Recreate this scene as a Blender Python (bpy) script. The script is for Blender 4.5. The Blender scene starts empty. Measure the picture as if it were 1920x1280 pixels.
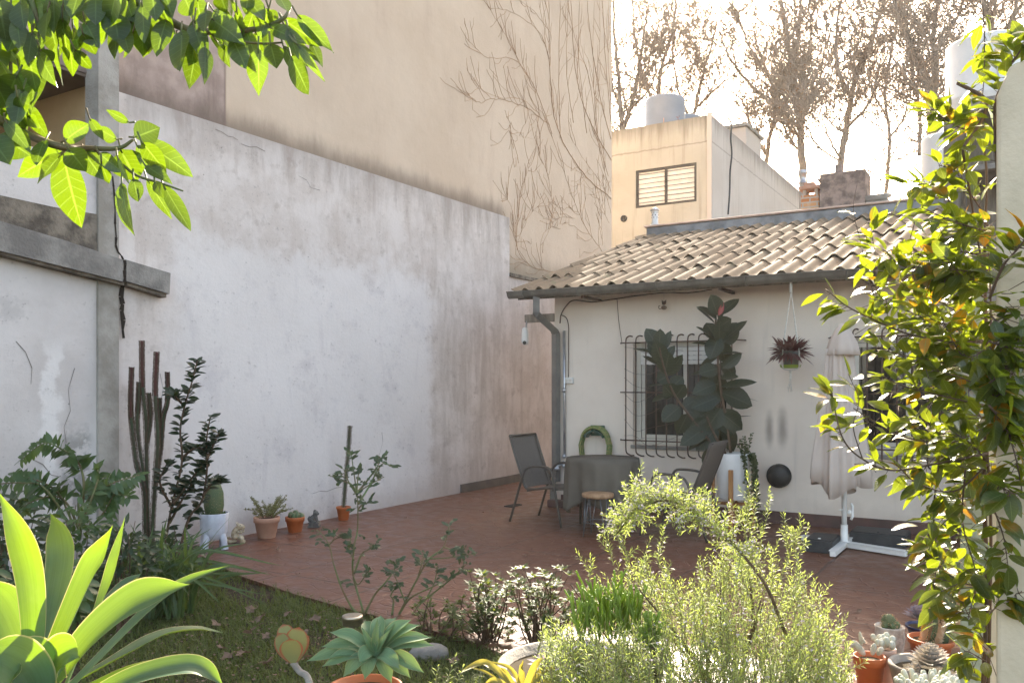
import bpy, math, random
from mathutils import Vector, Matrix
R = math.radians
random.seed(7)
rnd = random.random
def U(a, b): return a + (b - a) * random.random()
V = Vector
sc = bpy.context.scene
COL = sc.collection

# ------------------------------------------------------------------ camera, sky, sun, exposure
GLARE_HAZE = 0.0007
CAM_H, FPX, HOR = 1.54, 1577.0, 718.0
cd = bpy.data.cameras.new('camera')
cd.sensor_width = 36.0
cd.lens = 36.0 * FPX / 1920.0
cd.shift_y = (HOR - 640.0) / 1920.0
cd.clip_start, cd.clip_end = 0.05, 3000.0
cam = bpy.data.objects.new('camera', cd)
cam.location = (0, 0, CAM_H)
cam.rotation_euler = (R(90), 0, 0)
COL.objects.link(cam)
sc.camera = cam
SUN_AZ, SUN_EL = 10.8, 31.5
world = bpy.data.worlds.new('World')
sc.world = world
world.use_nodes = True
wt = world.node_tree
wt.nodes.clear()
wo = wt.nodes.new('ShaderNodeOutputWorld')
bg = wt.nodes.new('ShaderNodeBackground')
sky = wt.nodes.new('ShaderNodeTexSky')
sky.sky_type = 'NISHITA'
sky.sun_disc = False
sky.sun_elevation = R(SUN_EL)
sky.sun_rotation = R(SUN_AZ)
sky.air_density, sky.dust_density, sky.ozone_density = 0.7, 2.6, 0.3
bg.inputs['Strength'].default_value = 0.15
wm = wt.nodes.new('ShaderNodeMix'); wm.data_type = 'RGBA'; wm.blend_type = 'MULTIPLY'; wm.inputs[0].default_value = 1.0
wm.inputs[7].default_value = (1.14, 1.0, 0.80, 1)          # warm tint over the sky light, in place of a white balance
wt.links.new(sky.outputs[0], wm.inputs[6])
wt.links.new(wm.outputs[2], bg.inputs[0])
wt.links.new(bg.outputs[0], wo.inputs[0])
sl = bpy.data.lights.new('sun', 'SUN')
sl.energy = 3.2
sl.angle = R(0.55)
sl.color = (1.0, 0.90, 0.74)
so = bpy.data.objects.new('sun', sl)
sd = V((math.sin(R(SUN_AZ)) * math.cos(R(SUN_EL)), math.cos(R(SUN_AZ)) * math.cos(R(SUN_EL)), math.sin(R(SUN_EL))))
so.rotation_euler = sd.to_track_quat('Z', 'Y').to_euler()
so.location = sd * 60
COL.objects.link(so)
sc.view_settings.view_transform = 'Standard'
sc.view_settings.look = 'None'
sc.view_settings.exposure = 2.6
sc.view_settings.gamma = 1.0
sc.cycles.max_bounces = 8
sc.cycles.transmission_bounces = 6

# ------------------------------------------------------------------ places in the yard
def P(px, py, Y):                       # point seen at photo position px,py standing Y metres away
    return V(((px - 960) / FPX * Y, Y, CAM_H + (HOR - py) / FPX * Y))
def G(px, py, z=0.0):                   # point on a level surface
    Y = FPX * (CAM_H - z) / (py - HOR)
    return V(((px - 960) / FPX * Y, Y, z))
WD = V((0.518, 0.8554, 0)); WN = V((0.8554, -0.518, 0)); WB = V((-1.873, 9.91, 0))    # long garden wall
HC = V((0.544, 10.72, 0)); HU = WN.copy(); HV = WD.copy()                            # white house corner
UP = V((0, 0, 1))
def wall_pt(t, z, off=0.0): return WB + WD * t + WN * off + UP * z
def W(px, py, off=0.0):                 # on the garden wall's face
    k = (px - 960) / FPX
    b = WB + WN * off
    t = (k * b.y - b.x) / (WD.x - k * WD.y)
    p = b + WD * t
    p.z = CAM_H + (HOR - py) / FPX * p.y
    return p
def H(a, b, z): return HC + HU * a + HV * b + UP * z
def F(px, py, b=0.0):                   # on the house front, b metres behind it
    k = (px - 960) / FPX
    c = HC + HV * b
    a = (k * c.y - c.x) / (HU.x - k * HU.y)
    p = c + HU * a
    p.z = CAM_H + (HOR - py) / FPX * p.y
    return p
def t_of(p): return (p - WB).dot(WD)
def a_of(p): return (p - HC).dot(HU)

# ------------------------------------------------------------------ mesh building
def crom(pts, n=6):
    pts = [V(p) for p in pts]
    if len(pts) < 3: 
        return [pts[0].lerp(pts[-1], i / n) for i in range(n + 1)]
    out = []
    q = [pts[0] * 2 - pts[1]] + pts + [pts[-1] * 2 - pts[-2]]
    for i in range(1, len(q) - 2):
        p0, p1, p2, p3 = q[i - 1], q[i], q[i + 1], q[i + 2]
        for k in range(n):
            s = k / n
            out.append(0.5 * ((2 * p1) + (p2 - p0) * s + (2 * p0 - 5 * p1 + 4 * p2 - p3) * s * s + (3 * p1 - p0 - 3 * p2 + p3) * s ** 3))
    out.append(pts[-1].copy())
    return out
PROF = {
    'oval': lambda s: max(0.0, math.sin(math.pi * s ** 0.9)) ** 0.75,
    'lance': lambda s: max(0.0, math.sin(math.pi * s ** 0.75)) ** 1.0,
    'agave': lambda s: (0.62 + 0.38 * math.sin(math.pi / 2 * min(1, s / 0.55))) if s < 0.55 else max(0.0, math.cos(math.pi / 2 * (s - 0.55) / 0.45)) ** (0.8 + 0.9 * (s - .55) / .45),
    'strap': lambda s: min(1.0, (1 - s) * 2.6) ** 0.8 * (0.8 + 0.2 * s),
    'paddle': lambda s: 0.25 + 0.75 * math.sin(math.pi / 2 * min(1, s / 0.6)) if s < 0.6 else max(0.0, math.cos(math.pi / 2 * (s - 0.6) / 0.4)) ** 0.5,
}
class MB:
    def __init__(s): s.v = []; s.f = []; s.uv = []; s.has_uv = False
    def add(s, vs, fs, uvs=None):
        o = len(s.v)
        s.v.extend([V(p) for p in vs])
        for f in fs:
            s.f.append([i + o for i in f])
            if uvs: s.uv.append([uvs[i] for i in f]); s.has_uv = True
            else: s.uv.append(None)
        return s
    def quad(s, a, b, c, d, uv=None): return s.add([a, b, c, d], [(0, 1, 2, 3)], uv)
    def obox(s, p, du, dv, dw):
        p, du, dv, dw = V(p), V(du), V(dv), V(dw)
        if du.cross(dv).dot(dw) < 0: du, dv = dv, du
        c = [p, p + du, p + du + dv, p + dv]
        return s.add(c + [q + dw for q in c], [(3, 2, 1, 0), (4, 5, 6, 7), (0, 1, 5, 4), (1, 2, 6, 5), (2, 3, 7, 6), (3, 0, 4, 7)])
    def box(s, c, sx, sy, sz, ax=V((1, 0, 0)), ay=V((0, 1, 0)), az=UP):
        return s.obox(V(c) - ax * sx / 2 - ay * sy / 2 - az * sz / 2, ax * sx, ay * sy, az * sz)
    def tube(s, path, rad, n=6, cap=True, phase=0.0):
        path = [V(p) for p in path]
        m = len(path)
        if m < 2: return s
        rr = rad if isinstance(rad, (list, tuple)) else [rad] * m
        if len(rr) == 2 and m != 2: rr = [rr[0] + (rr[1] - rr[0]) * i / (m - 1) for i in range(m)]
        t0 = (path[1] - path[0]).normalized()
        ref = UP if abs(t0.z) < 0.9 else V((1, 0, 0))
        nx = t0.cross(ref).normalized()
        vs = []; fs = []
        for i in range(m):
            t = (path[min(i + 1, m - 1)] - path[max(i - 1, 0)])
            t = t.normalized() if t.length > 1e-9 else t0
            nx = nx - t * nx.dot(t)
            nx = nx.normalized() if nx.length > 1e-6 else t.orthogonal().normalized()
            ny = t.cross(nx)
            for k in range(n):
                an = phase + 2 * math.pi * k / n
                vs.append(path[i] + (nx * math.cos(an) + ny * math.sin(an)) * rr[i])
        for i in range(m - 1):
            for k in range(n):
                a, b = i * n + k, i * n + (k + 1) % n
                fs.append((a, b, b + n, a + n))
        if cap and n > 2:
            fs.append(tuple(range(n - 1, -1, -1))); fs.append(tuple((m - 1) * n + k for k in range(n)))
        return s.add(vs, fs)
    def lathe(s, c, prof, n=24, mod=None, axis=UP, capb=True, capt=False):
        c = V(c); az = V(axis).normalized()
        ax = az.orthogonal().normalized() if abs(az.z) < 0.99 else V((1, 0, 0))
        ay = az.cross(ax)
        vs = []; fs = []
        for (r, z) in prof:
            for k in range(n):
                an = 2 * math.pi * k / n
                q = r * (mod(an, z) if mod else 1)
                vs.append(c + ax * (q * math.cos(an)) + ay * (q * math.sin(an)) + az * z)
        for i in range(len(prof) - 1):
            for k in range(n):
                a, b = i * n + k, i * n + (k + 1) % n
                fs.append((a, b, b + n, a + n))
        if capb: fs.append(tuple(range(n - 1, -1, -1)))
        if capt: fs.append(tuple((len(prof) - 1) * n + k for k in range(n)))
        return s.add(vs, fs)
    def ball(s, c, r, n=10, m=6, axes=None):
        rx, ry, rz = (r, r, r) if not isinstance(r, (tuple, list)) else r
        ax, ay, az = axes or (V((1, 0, 0)), V((0, 1, 0)), UP)
        c = V(c); vs = [c - az * rz]; fs = []
        for i in range(1, m):
            ph = -math.pi / 2 + math.pi * i / m
            for k in range(n):
                an = 2 * math.pi * k / n
                vs.append(c + ax * (rx * math.cos(ph) * math.cos(an)) + ay * (ry * math.cos(ph) * math.sin(an)) + az * (rz * math.sin(ph)))
        vs.append(c + az * rz)
        for k in range(n): fs.append((0, 1 + (k + 1) % n, 1 + k))
        for i in range(m - 2):
            for k in range(n):
                a, b = 1 + i * n + k, 1 + i * n + (k + 1) % n
                fs.append((a, b, b + n, a + n))
        l = len(vs) - 1
        for k in range(n): fs.append((l, l - n + k, l - n + (k + 1) % n))
        return s.add(vs, fs)
    def leaf(s, base, d, w, nrm=UP, droop=0.0, fold=0.25, n=4, prof='oval', twist=0.0, wave=0.0):
        base = V(base); d = V(d); L = d.length
        if L < 1e-6: return s
        t = d / L; nrm = V(nrm); nrm = nrm - t * nrm.dot(t)
        nrm = nrm.normalized() if nrm.length > 1e-5 else t.orthogonal().normalized()
        side = t.cross(nrm)
        pf = PROF[prof]; vs = []; fs = []; uv = []
        for i in range(n + 1):
            q = i / n
            c = base + d * q - nrm * (droop * L * q * q)
            hw = w / 2 * pf(q)
            sd_ = side
            nn = nrm
            if twist:
                an = twist * q
                sd_ = side * math.cos(an) + nrm * math.sin(an); nn = nrm * math.cos(an) - side * math.sin(an)
            wv = wave * w * math.sin(q * 9 + base.x * 40)
            vs += [c + sd_ * hw + nn * (fold * hw + wv), c, c - sd_ * hw + nn * (fold * hw - wv)]; uv += [(1, q), (0, q), (-1, q)]
        for i in range(n):
            a = i * 3
            fs += [(a + 3, a + 4, a + 1, a), (a + 4, a + 5, a + 2, a + 1)]
        return s.add(vs, fs, uv)
    def blade(s, path, w, nrm, fold=0.3, prof='agave', sub=5):       # a leaf along a curve
        pts = crom(path, sub); m = len(pts); nrm = V(nrm); vs = []; fs = []; uv = []
        pf = PROF[prof]
        for i, p in enumerate(pts):
            t = (pts[min(i + 1, m - 1)] - pts[max(0, i - 1)]).normalized()
            nn = nrm - t * nrm.dot(t); nn.normalize()
            sd_ = t.cross(nn); q = i / (m - 1); hw = w / 2 * pf(q)
            vs += [p + sd_ * hw + nn * fold * hw, p + sd_ * hw * .5 + nn * fold * hw * .3, p, p - sd_ * hw * .5 + nn * fold * hw * .3, p - sd_ * hw + nn * fold * hw]
            uv += [(1, q), (.5, q), (0, q), (-.5, q), (-1, q)]
        for i in range(m - 1):
            for k in range(4):
                a = i * 5 + k
                fs.append((a + 5, a + 6, a + 1, a))
        return s.add(vs, fs, uv)
    def needle(s, b, d, w, nrm):
        sd_ = V(d).cross(V(nrm))
        if sd_.length < 1e-9: sd_ = V(d).orthogonal()
        sd_ = sd_.normalized() * w / 2
        return s.add([b, b + d * .45 + sd_, b + d, b + d * .45 - sd_], [(0, 1, 2, 3)])
    def build(s, name, mat, parent=None, loc=None, smooth=True, bevel=0.0, world=True):
        off = V((0, 0, 0))
        if loc is not None: off = V(loc)
        if parent is not None:
            q = parent
            off = V((0, 0, 0))
            while q is not None: off = off + q.location; q = q.parent
        if not world: off = V((0, 0, 0))
        me = bpy.data.meshes.new(name)
        me.from_pydata([p - off for p in s.v], [], s.f)
        if s.has_uv:
            ul = me.uv_layers.new(name='UVMap')
            i = 0; buf = []
            for f, u in zip(s.f, s.uv):
                for k in range(len(f)):
                    buf += list(u[k]) if u else [0.0, 0.0]
            ul.data.foreach_set('uv', buf)
        if smooth:
            me.polygons.foreach_set('use_smooth', [True] * len(me.polygons))
        me.materials.append(mat)
        me.update()
        o = bpy.data.objects.new(name, me)
        COL.objects.link(o)
        if parent is not None: o.parent = parent
        elif world: o.location = off
        if bevel:
            b = o.modifiers.new('bevel', 'BEVEL'); b.width = bevel; b.segments = 2; b.limit_method = 'ANGLE'; b.angle_limit = R(40)
        return o
def tag(o, label=None, cat=None, group=None, kind=None):
    if label: o['label'] = label
    if cat: o['category'] = cat
    if group: o['group'] = group
    if kind: o['kind'] = kind
    return o
def thing(name, label, cat, loc=(0, 0, 0), group=None):
    o = bpy.data.objects.new(name, None)
    o.empty_display_size = 0.1
    o.location = V(loc)
    COL.objects.link(o)
    return tag(o, label, cat, group)
def dup(root, loc, rotz, label=None):
    r = root.copy(); COL.objects.link(r); r.location = V(loc); r.rotation_euler = (0, 0, rotz)
    if label: r['label'] = label
    for ch in list(root.children):
        c = ch.copy(); COL.objects.link(c); c.parent = r
        for g in ch.children:
            d = g.copy(); COL.objects.link(d); d.parent = c
    return r

# ------------------------------------------------------------------ materials
class NT:
    def __init__(s, name):
        s.m = bpy.data.materials.new(name); s.m.use_nodes = True
        s.t = s.m.node_tree; s.t.nodes.clear()
        s.out = s.n('ShaderNodeOutputMaterial')
    def n(s, t, **kw):
        x = s.t.nodes.new(t)
        for k, v in kw.items(): setattr(x, k, v)
        return x
    def set(s, sock, v):
        if hasattr(v, 'links') or isinstance(v, bpy.types.NodeSocket): s.t.links.new(v, sock)
        elif isinstance(v, (tuple, list)) and len(v) == 3 and sock.type == 'RGBA': sock.default_value = (*v, 1)
        else: sock.default_value = v
    def coord(s, k='Object'): return s.n('ShaderNodeTexCoord').outputs[k]
    def scale(s, vec, sc_):
        x = s.n('ShaderNodeMapping'); s.set(x.inputs['Vector'], vec); x.inputs['Scale'].default_value = sc_; return x.outputs[0]
    def noise(s, vec, scale=5, detail=4, rough=0.55, dist=0.0):
        x = s.n('ShaderNodeTexNoise'); s.set(x.inputs['Vector'], vec); x.inputs['Scale'].default_value = scale
        x.inputs['Detail'].default_value = detail; x.inputs['Roughness'].default_value = rough; x.inputs['Distortion'].default_value = dist
        return x.outputs['Fac']
    def voro(s, vec, scale=5, feature='F1', rand=1.0):
        x = s.n('ShaderNodeTexVoronoi'); x.feature = feature; s.set(x.inputs['Vector'], vec); x.inputs['Scale'].default_value = scale
        x.inputs['Randomness'].default_value = rand
        return x.outputs['Distance']
    def math(s, op, a, b=0.0, c=None, clamp=False):
        x = s.n('ShaderNodeMath', operation=op, use_clamp=clamp); s.set(x.inputs[0], a); s.set(x.inputs[1], b)
        if c is not None: s.set(x.inputs[2], c)
        return x.outputs[0]
    def step(s, v, lo, hi, a=0.0, b=1.0):
        x = s.n('ShaderNodeMapRange', interpolation_type='SMOOTHSTEP'); s.set(x.inputs[0], v)
        for i, q in enumerate((lo, hi, a, b)): s.set(x.inputs[i + 1], q)
        return x.outputs[0]
    def mix(s, f, a, b, mode='MIX'):
        x = s.n('ShaderNodeMix', data_type='RGBA', blend_type=mode); s.set(x.inputs[0], f); s.set(x.inputs[6], a); s.set(x.inputs[7], b); return x.outputs[2]
    def sep(s, v):
        x = s.n('ShaderNodeSeparateXYZ'); s.set(x.inputs[0], v); return x.outputs
    def comb(s, x_, y_, z_=0.0):
        x = s.n('ShaderNodeCombineXYZ'); s.set(x.inputs[0], x_); s.set(x.inputs[1], y_); s.set(x.inputs[2], z_); return x.outputs[0]
    def bump(s, h, strength=0.4, dist=0.01, nrm=None):
        x = s.n('ShaderNodeBump'); s.set(x.inputs['Height'], h); x.inputs['Strength'].default_value = strength; x.inputs['Distance'].default_value = dist
        if nrm is not None: s.set(x.inputs['Normal'], nrm)
        return x.outputs[0]
    def bsdf(s, color, rough=0.7, metal=0.0, nrm=None, spec=0.5, **kw):
        x = s.n('ShaderNodeBsdfPrincipled'); s.set(x.inputs['Base Color'], color); s.set(x.inputs['Roughness'], rough); s.set(x.inputs['Metallic'], metal)
        s.set(x.inputs['Specular IOR Level'], spec)
        if nrm is not None: s.set(x.inputs['Normal'], nrm)
        for k, v in kw.items(): s.set(x.inputs[k], v)
        return x.outputs[0]
    def done(s, sh): s.t.links.new(sh, s.out.inputs[0]); return s.m
def mat(name, c1, c2=None, rough=0.7, scale=6, bump=0.3, bscale=60, metal=0.0, bdist=0.004, spec=0.4, detail=5, lo=.35, hi=.65):
    q = NT(name); co = q.coord()
    c2 = c2 or tuple(x * 0.75 for x in c1)
    f = q.step(q.noise(co, scale, detail, .6), lo, hi)
    col = q.mix(f, c1, c2)
    nr = q.bump(q.noise(co, bscale, 4), bump, bdist) if bump else None
    return q.done(q.bsdf(col, rough, metal, nr, spec))
def leafmat(name, c1, c2, trans, tf=0.45, rough=0.4, spec=0.5, under=None, vein=False, spot=None):
    q = NT(name)
    ge = q.n('ShaderNodeNewGeometry')
    rp = ge.outputs['Random Per Island']
    co = q.coord()
    col = q.mix(rp, c1, c2)
    col = q.mix(q.step(q.noise(co, 14, 3), .4, .7, 0, .35), col, tuple(x * 1.5 for x in c1))
    if under: col = q.mix(ge.outputs['Backfacing'], col, under)
    tr = q.mix(rp, trans, tuple(x * 0.72 for x in trans))
    if spot:
        ms = q.math('MULTIPLY', q.step(q.noise(co, 9, 2), .5, .68), q.step(rp, .72, .78))
        tr = q.mix(ms, tr, spot); col = q.mix(ms, col, tuple(x * .5 for x in spot))
    h = q.noise(co, 60, 2)
    if vein:
        uv = q.sep(q.coord('UV')); au = q.math('ABSOLUTE', uv[0])
        if vein == 'net':
            sv = q.math('ABSOLUTE', q.math('SUBTRACT', q.math('FRACT', q.math('SUBTRACT', q.math('MULTIPLY', uv[1], 8.0), q.math('MULTIPLY', au, 1.1))), .5))
            vm = q.math('MAXIMUM', q.step(au, .10, .03), q.math('MULTIPLY', q.step(sv, .08, .02), .55))
            tr = q.mix(q.math('MULTIPLY', vm, .6), tr, tuple(min(1, x * 1.6 + .06) for x in trans)); col = q.mix(q.math('MULTIPLY', vm, .6), col, tuple(x * 2 + .02 for x in c1))
            h = q.math('SUBTRACT', h, q.math('MULTIPLY', vm, 2.0))
        elif vein == 'fibre':
            fb = q.noise(q.comb(q.math('MULTIPLY', uv[0], 9.0), q.math('MULTIPLY', uv[1], 1.2), rp), 1.0, 5, .6)
            col = q.mix(q.step(fb, .35, .7, 0, .55), col, tuple(x * .6 for x in c1)); tr = q.mix(q.step(fb, .35, .7, 0, .35), tr, tuple(x * .6 for x in trans))
            dst = q.step(q.noise(co, 6, 5, .7), .52, .7, 0, .45); col = q.mix(dst, col, (.22, .23, .17))
            eg = q.step(au, .93, .985); col = q.mix(eg, col, (.35, .32, .16)); tr = q.mix(eg, tr, (.6, .55, .2))
            scar = q.math('MULTIPLY', q.step(q.noise(co, 22, 3), .68, .74), q.step(q.noise(co, 4, 2), .5, .6)); col = q.mix(scar, col, (.12, .09, .05)); tr = q.mix(scar, tr, (.05, .04, .01))
            tip = q.step(uv[1], .965, .985); col = q.mix(tip, col, (.10, .06, .03)); tr = q.mix(tip, tr, (.05, .03, .01)); h = fb
        elif vein == 'rededge':
            e_ = q.math('MAXIMUM', q.step(au, .72, .95), q.step(uv[1], .86, .97)); col = q.mix(q.math('MULTIPLY', e_, .8), col, (.36, .09, .05)); tr = q.mix(e_, tr, (.4, .08, .03))
    p = q.bsdf(col, rough, 0, q.bump(h, .2, .002), spec)
    tl = q.n('ShaderNodeBsdfTranslucent'); q.set(tl.inputs[0], tr)
    ms_ = q.n('ShaderNodeMixShader'); ms_.inputs[0].default_value = tf
    q.t.links.new(p, ms_.inputs[1]); q.t.links.new(tl.outputs[0], ms_.inputs[2])
    return q.done(ms_.outputs[0])

def garden_wall_mat():
    q = NT('white_plaster'); uv = q.coord('UV'); s = q.sep(uv); t, z = s[0], s[1]
    n1 = q.noise(uv, .9, 5, .6); n2 = q.noise(uv, 4.5, 5, .65); n3 = q.noise(q.scale(uv, (4.5, .8, 1)), 1.0, 5, .65, .4)
    n5 = q.noise(uv, 26, 3, .6); n6 = q.noise(uv, 2.1, 5, .7)
    wob = q.math('MULTIPLY', q.math('SUBTRACT', n6, .5), .9)
    zt = q.math('ADD', z, wob); tt = q.math('ADD', t, q.math('MULTIPLY', q.math('SUBTRACT', n2, .5), .5))
    patch = q.math('MULTIPLY', q.math('MULTIPLY', q.step(tt, -2.62, -2.3), q.step(tt, 1.66, 1.40)), q.step(zt, 3.12, 2.72))
    clean = q.mix(q.step(n1, .3, .7), (.71, .665, .635), (.65, .605, .575))
    clean = q.mix(q.step(n6, .5, .68, 0, .4), clean, (.47, .43, .44))
    clean = q.mix(q.step(n3, .54, .74, 0, .4), clean, (.50, .455, .46))
    old = q.mix(q.step(n6, .35, .65), (.66, .60, .56), (.56, .495, .45))
    old = q.mix(q.step(n3, .48, .72, 0, .5), old, (.43, .35, .30))
    old = q.mix(q.step(n2, .55, .72, 0, .55), old, (.38, .32, .28))
    col = q.mix(patch, old, clean)
    left = q.step(t, -2.95, -3.05)
    lc = q.mix(q.step(n1, .38, .64), (.64, .59, .56), (.53, .48, .45))
    d_ = q.math('ABSOLUTE', q.math('SUBTRACT', q.math('ADD', t, q.math('MULTIPLY', q.math('SUBTRACT', n6, .5), .5)), -3.62))
    lc = q.mix(q.math('MULTIPLY', q.step(d_, .10, .03, 0, .75), q.step(z, 2.0, 1.7)), lc, (.74, .70, .67))
    rub = q.math('MULTIPLY', q.step(q.math('ABSOLUTE', q.math('ADD', t, 3.40)), .17, .08), q.step(q.math('ADD', z, wob), 1.25, 1.0))
    lc = q.mix(q.math('MULTIPLY', rub, q.step(n2, .42, .52, 0, .9)), lc, (.30, .28, .26))
    lc = q.mix(q.step(n6, .56, .68, 0, .5), lc, (.43, .40, .38))
    col = q.mix(left, col, lc)
    right = q.math('MULTIPLY', q.step(tt, 1.4, 1.75), q.step(n3, .38, .62))
    col = q.mix(q.math('MULTIPLY', right, .30), col, (.37, .33, .29))
    col = q.mix(q.step(q.math('ADD', z, q.math('MULTIPLY', n2, .5)), .66, .2, 0, .6), col, (.43, .36, .32))
    top = q.math('MULTIPLY', q.step(q.math('ADD', z, q.math('MULTIPLY', n3, .9)), 4.05, 4.7), q.step(t, -3.0, -2.9))
    col = q.mix(q.math('MULTIPLY', top, .5), col, (.22, .18, .16))
    col = q.mix(q.math('MULTIPLY', q.step(n5, .58, .72, 0, .55), q.step(n6, .42, .6)), col, (.27, .235, .215))
    pits = q.step(q.voro(uv, 7, 'F1'), .07, .03, 0, .7)
    col = q.mix(q.math('MULTIPLY', pits, q.step(n1, .48, .56)), col, (.2, .18, .16))
    h = q.math('ADD', q.math('MULTIPLY', n2, .5), q.math('MULTIPLY', n5, .25))
    nr = q.bump(h, .5, .018)
    return q.done(q.bsdf(col, .9, 0, nr, .2))
def tall_mat():
    q = NT('beige_render'); uv = q.coord('UV'); s = q.sep(uv); t, z = s[0], s[1]
    n1 = q.noise(uv, .7, 6, .6); n2 = q.noise(uv, 5, 6, .6); n3 = q.noise(q.scale(uv, (2.2, .5, 1)), 1, 5, .7)
    col = q.mix(q.step(n1, .35, .65), (.60, .485, .375), (.545, .43, .325))
    col = q.mix(q.step(n3, .5, .75, 0, .3), col, (.42, .30, .23))
    old = q.mix(q.step(n2, .35, .65), (.44, .34, .29), (.33, .25, .215))
    old = q.mix(q.step(n3, .5, .7, 0, .6), old, (.23, .17, .145))
    om = q.math('MULTIPLY', q.step(t, -1.735, -1.755), q.step(q.math('ADD', z, q.math('MULTIPLY', q.math('SUBTRACT', n2, .5), 1.2)), 6.2, 4.6))
    col = q.mix(om, col, old)
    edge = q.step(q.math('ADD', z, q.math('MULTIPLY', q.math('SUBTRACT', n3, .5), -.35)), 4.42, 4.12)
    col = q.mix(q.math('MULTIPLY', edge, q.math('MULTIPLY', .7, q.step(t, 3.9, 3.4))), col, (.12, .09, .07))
    edge2 = q.step(q.math('ADD', z, q.math('MULTIPLY', q.math('SUBTRACT', n3, .5), -.4)), 3.7, 3.25)
    col = q.mix(q.math('MULTIPLY', edge2, .6), col, (.2, .17, .12))
    # seam between two pours of render
    seam = q.step(q.math('ABSOLUTE', q.math('ADD', t, 1.745)), .022, .006, 0, .6)
    col = q.mix(q.math('MULTIPLY', seam, q.step(z, 7, 5)), col, (.2, .14, .12))
    nr = q.bump(n2, .35, .02); nr = q.bump(q.noise(uv, 90, 3), .3, .004, nr)
    return q.done(q.bsdf(col, .92, 0, nr, .15))
def house_wall_mat():
    q = NT('cream_paint'); uv = q.coord('UV'); s = q.sep(uv); a, z = s[0], s[1]
    n1 = q.noise(uv, 1.2, 5); n2 = q.noise(uv, 6, 6); n3 = q.noise(q.scale(uv, (9, .8, 1)), 1, 5)
    col = q.mix(q.step(n1, .35, .65), (.74, .642, .545), (.68, .578, .485))
    col = q.mix(q.step(n3, .55, .8, 0, .35), col, (.45, .39, .34))
    def blob(a0, z0, ra, rz):
        x = q.math('DIVIDE', q.math('SUBTRACT', a, a0), ra); y = q.math('DIVIDE', q.math('SUBTRACT', z, z0), rz)
        d = q.math('SQRT', q.math('ADD', q.math('MULTIPLY', x, x), q.math('MULTIPLY', y, y)))
        return q.step(q.math('ADD', d, q.math('MULTIPLY', q.math('SUBTRACT', n2, .5), .5)), 1.0, .1)
    soot = q.math('ADD', blob(2.70, 1.03, .07, .27), blob(2.84, 1.05, .085, .30), clamp=True)
    col = q.mix(q.math('MULTIPLY', soot, .6), col, (.12, .09, .075))
    col = q.mix(q.step(q.math('ADD', z, q.math('MULTIPLY', n2, .4)), .55, .25, 0, .4), col, (.42, .34, .28))
    nr = q.bump(n2, .3, .01); nr = q.bump(q.noise(uv, 120, 3), .25, .003, nr)
    return q.done(q.bsdf(col, .85, 0, nr, .25))
def rear_mat(name, c1, c2, dark):
    q = NT(name); uv = q.coord('UV'); s = q.sep(uv); z = s[1]
    n1 = q.noise(uv, .9, 5); n2 = q.noise(uv, 5, 6); n3 = q.noise(q.scale(uv, (6, .4, 1)), 1, 6, .65)
    col = q.mix(q.step(n1, .35, .65), c1, c2)
    col = q.mix(q.step(n3, .5, .72, 0, .55), col, dark)
    top = q.step(q.math('ADD', z, q.math('MULTIPLY', n3, .9)), 8.6, 9.3)
    col = q.mix(q.math('MULTIPLY', top, .7), col, tuple(x * .5 for x in dark))
    crack = q.step(q.math('ABSOLUTE', q.math('SUBTRACT', q.math('ADD', z, q.math('MULTIPLY', n2, .1)), 8.05)), .03, .008, 0, .5)
    col = q.mix(crack, col, tuple(x * .6 for x in dark))
    return q.done(q.bsdf(col, .9, 0, q.bump(n2, .4, .02), .2))
def paving_mat():
    q = NT('stamped_red_paving'); co = q.coord('UV')
    n1 = q.noise(co, .8, 5); n2 = q.noise(co, 7, 6)
    warp = q.n('ShaderNodeVectorMath', operation='ADD'); q.set(warp.inputs[0], co)
    nv = q.n('ShaderNodeTexNoise'); q.set(nv.inputs['Vector'], co); nv.inputs['Scale'].default_value = 3.5
    sc2 = q.n('ShaderNodeVectorMath', operation='SCALE'); q.set(sc2.inputs[0], nv.outputs['Color']); sc2.inputs['Scale'].default_value = .12
    q.set(warp.inputs[1], sc2.outputs[0])
    vo = q.voro(q.scale(warp.outputs[0], (1, 1.5, 1)), 5.0, 'DISTANCE_TO_EDGE')
    cell = q.step(vo, 0.0, .06)
    s = q.sep(co)
    def joint(x):
        f = q.math('ABSOLUTE', q.math('SUBTRACT', q.math('FRACT', q.math('DIVIDE', x, .92)), .5))
        return q.step(f, .480, .4945)
    jo = q.math('MAXIMUM', joint(s[0]), joint(s[1]))
    col = q.mix(q.step(n1, .35, .68), (.145, .056, .030), (.11, .043, .025))
    col = q.mix(q.step(n2, .45, .7, 0, .45), col, (.20, .095, .06))
    col = q.mix(q.math('MULTIPLY', q.math('SUBTRACT', 1.0, cell), .28), col, (.10, .042, .028))
    col = q.mix(q.math('MULTIPLY', jo, .75), col, (.06, .035, .025))
    col = q.mix(q.step(q.noise(co, 2.3, 6, .7), .58, .72, 0, .45), col, (.26, .16, .115))
    h = q.math('SUBTRACT', q.math('ADD', cell, q.math('MULTIPLY', n2, .35)), q.math('MULTIPLY', jo, 1.2))
    rough = q.step(n2, .3, .7, .30, .55)
    return q.done(q.bsdf(col, rough, 0, q.bump(h, .6, .006), .5))
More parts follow.
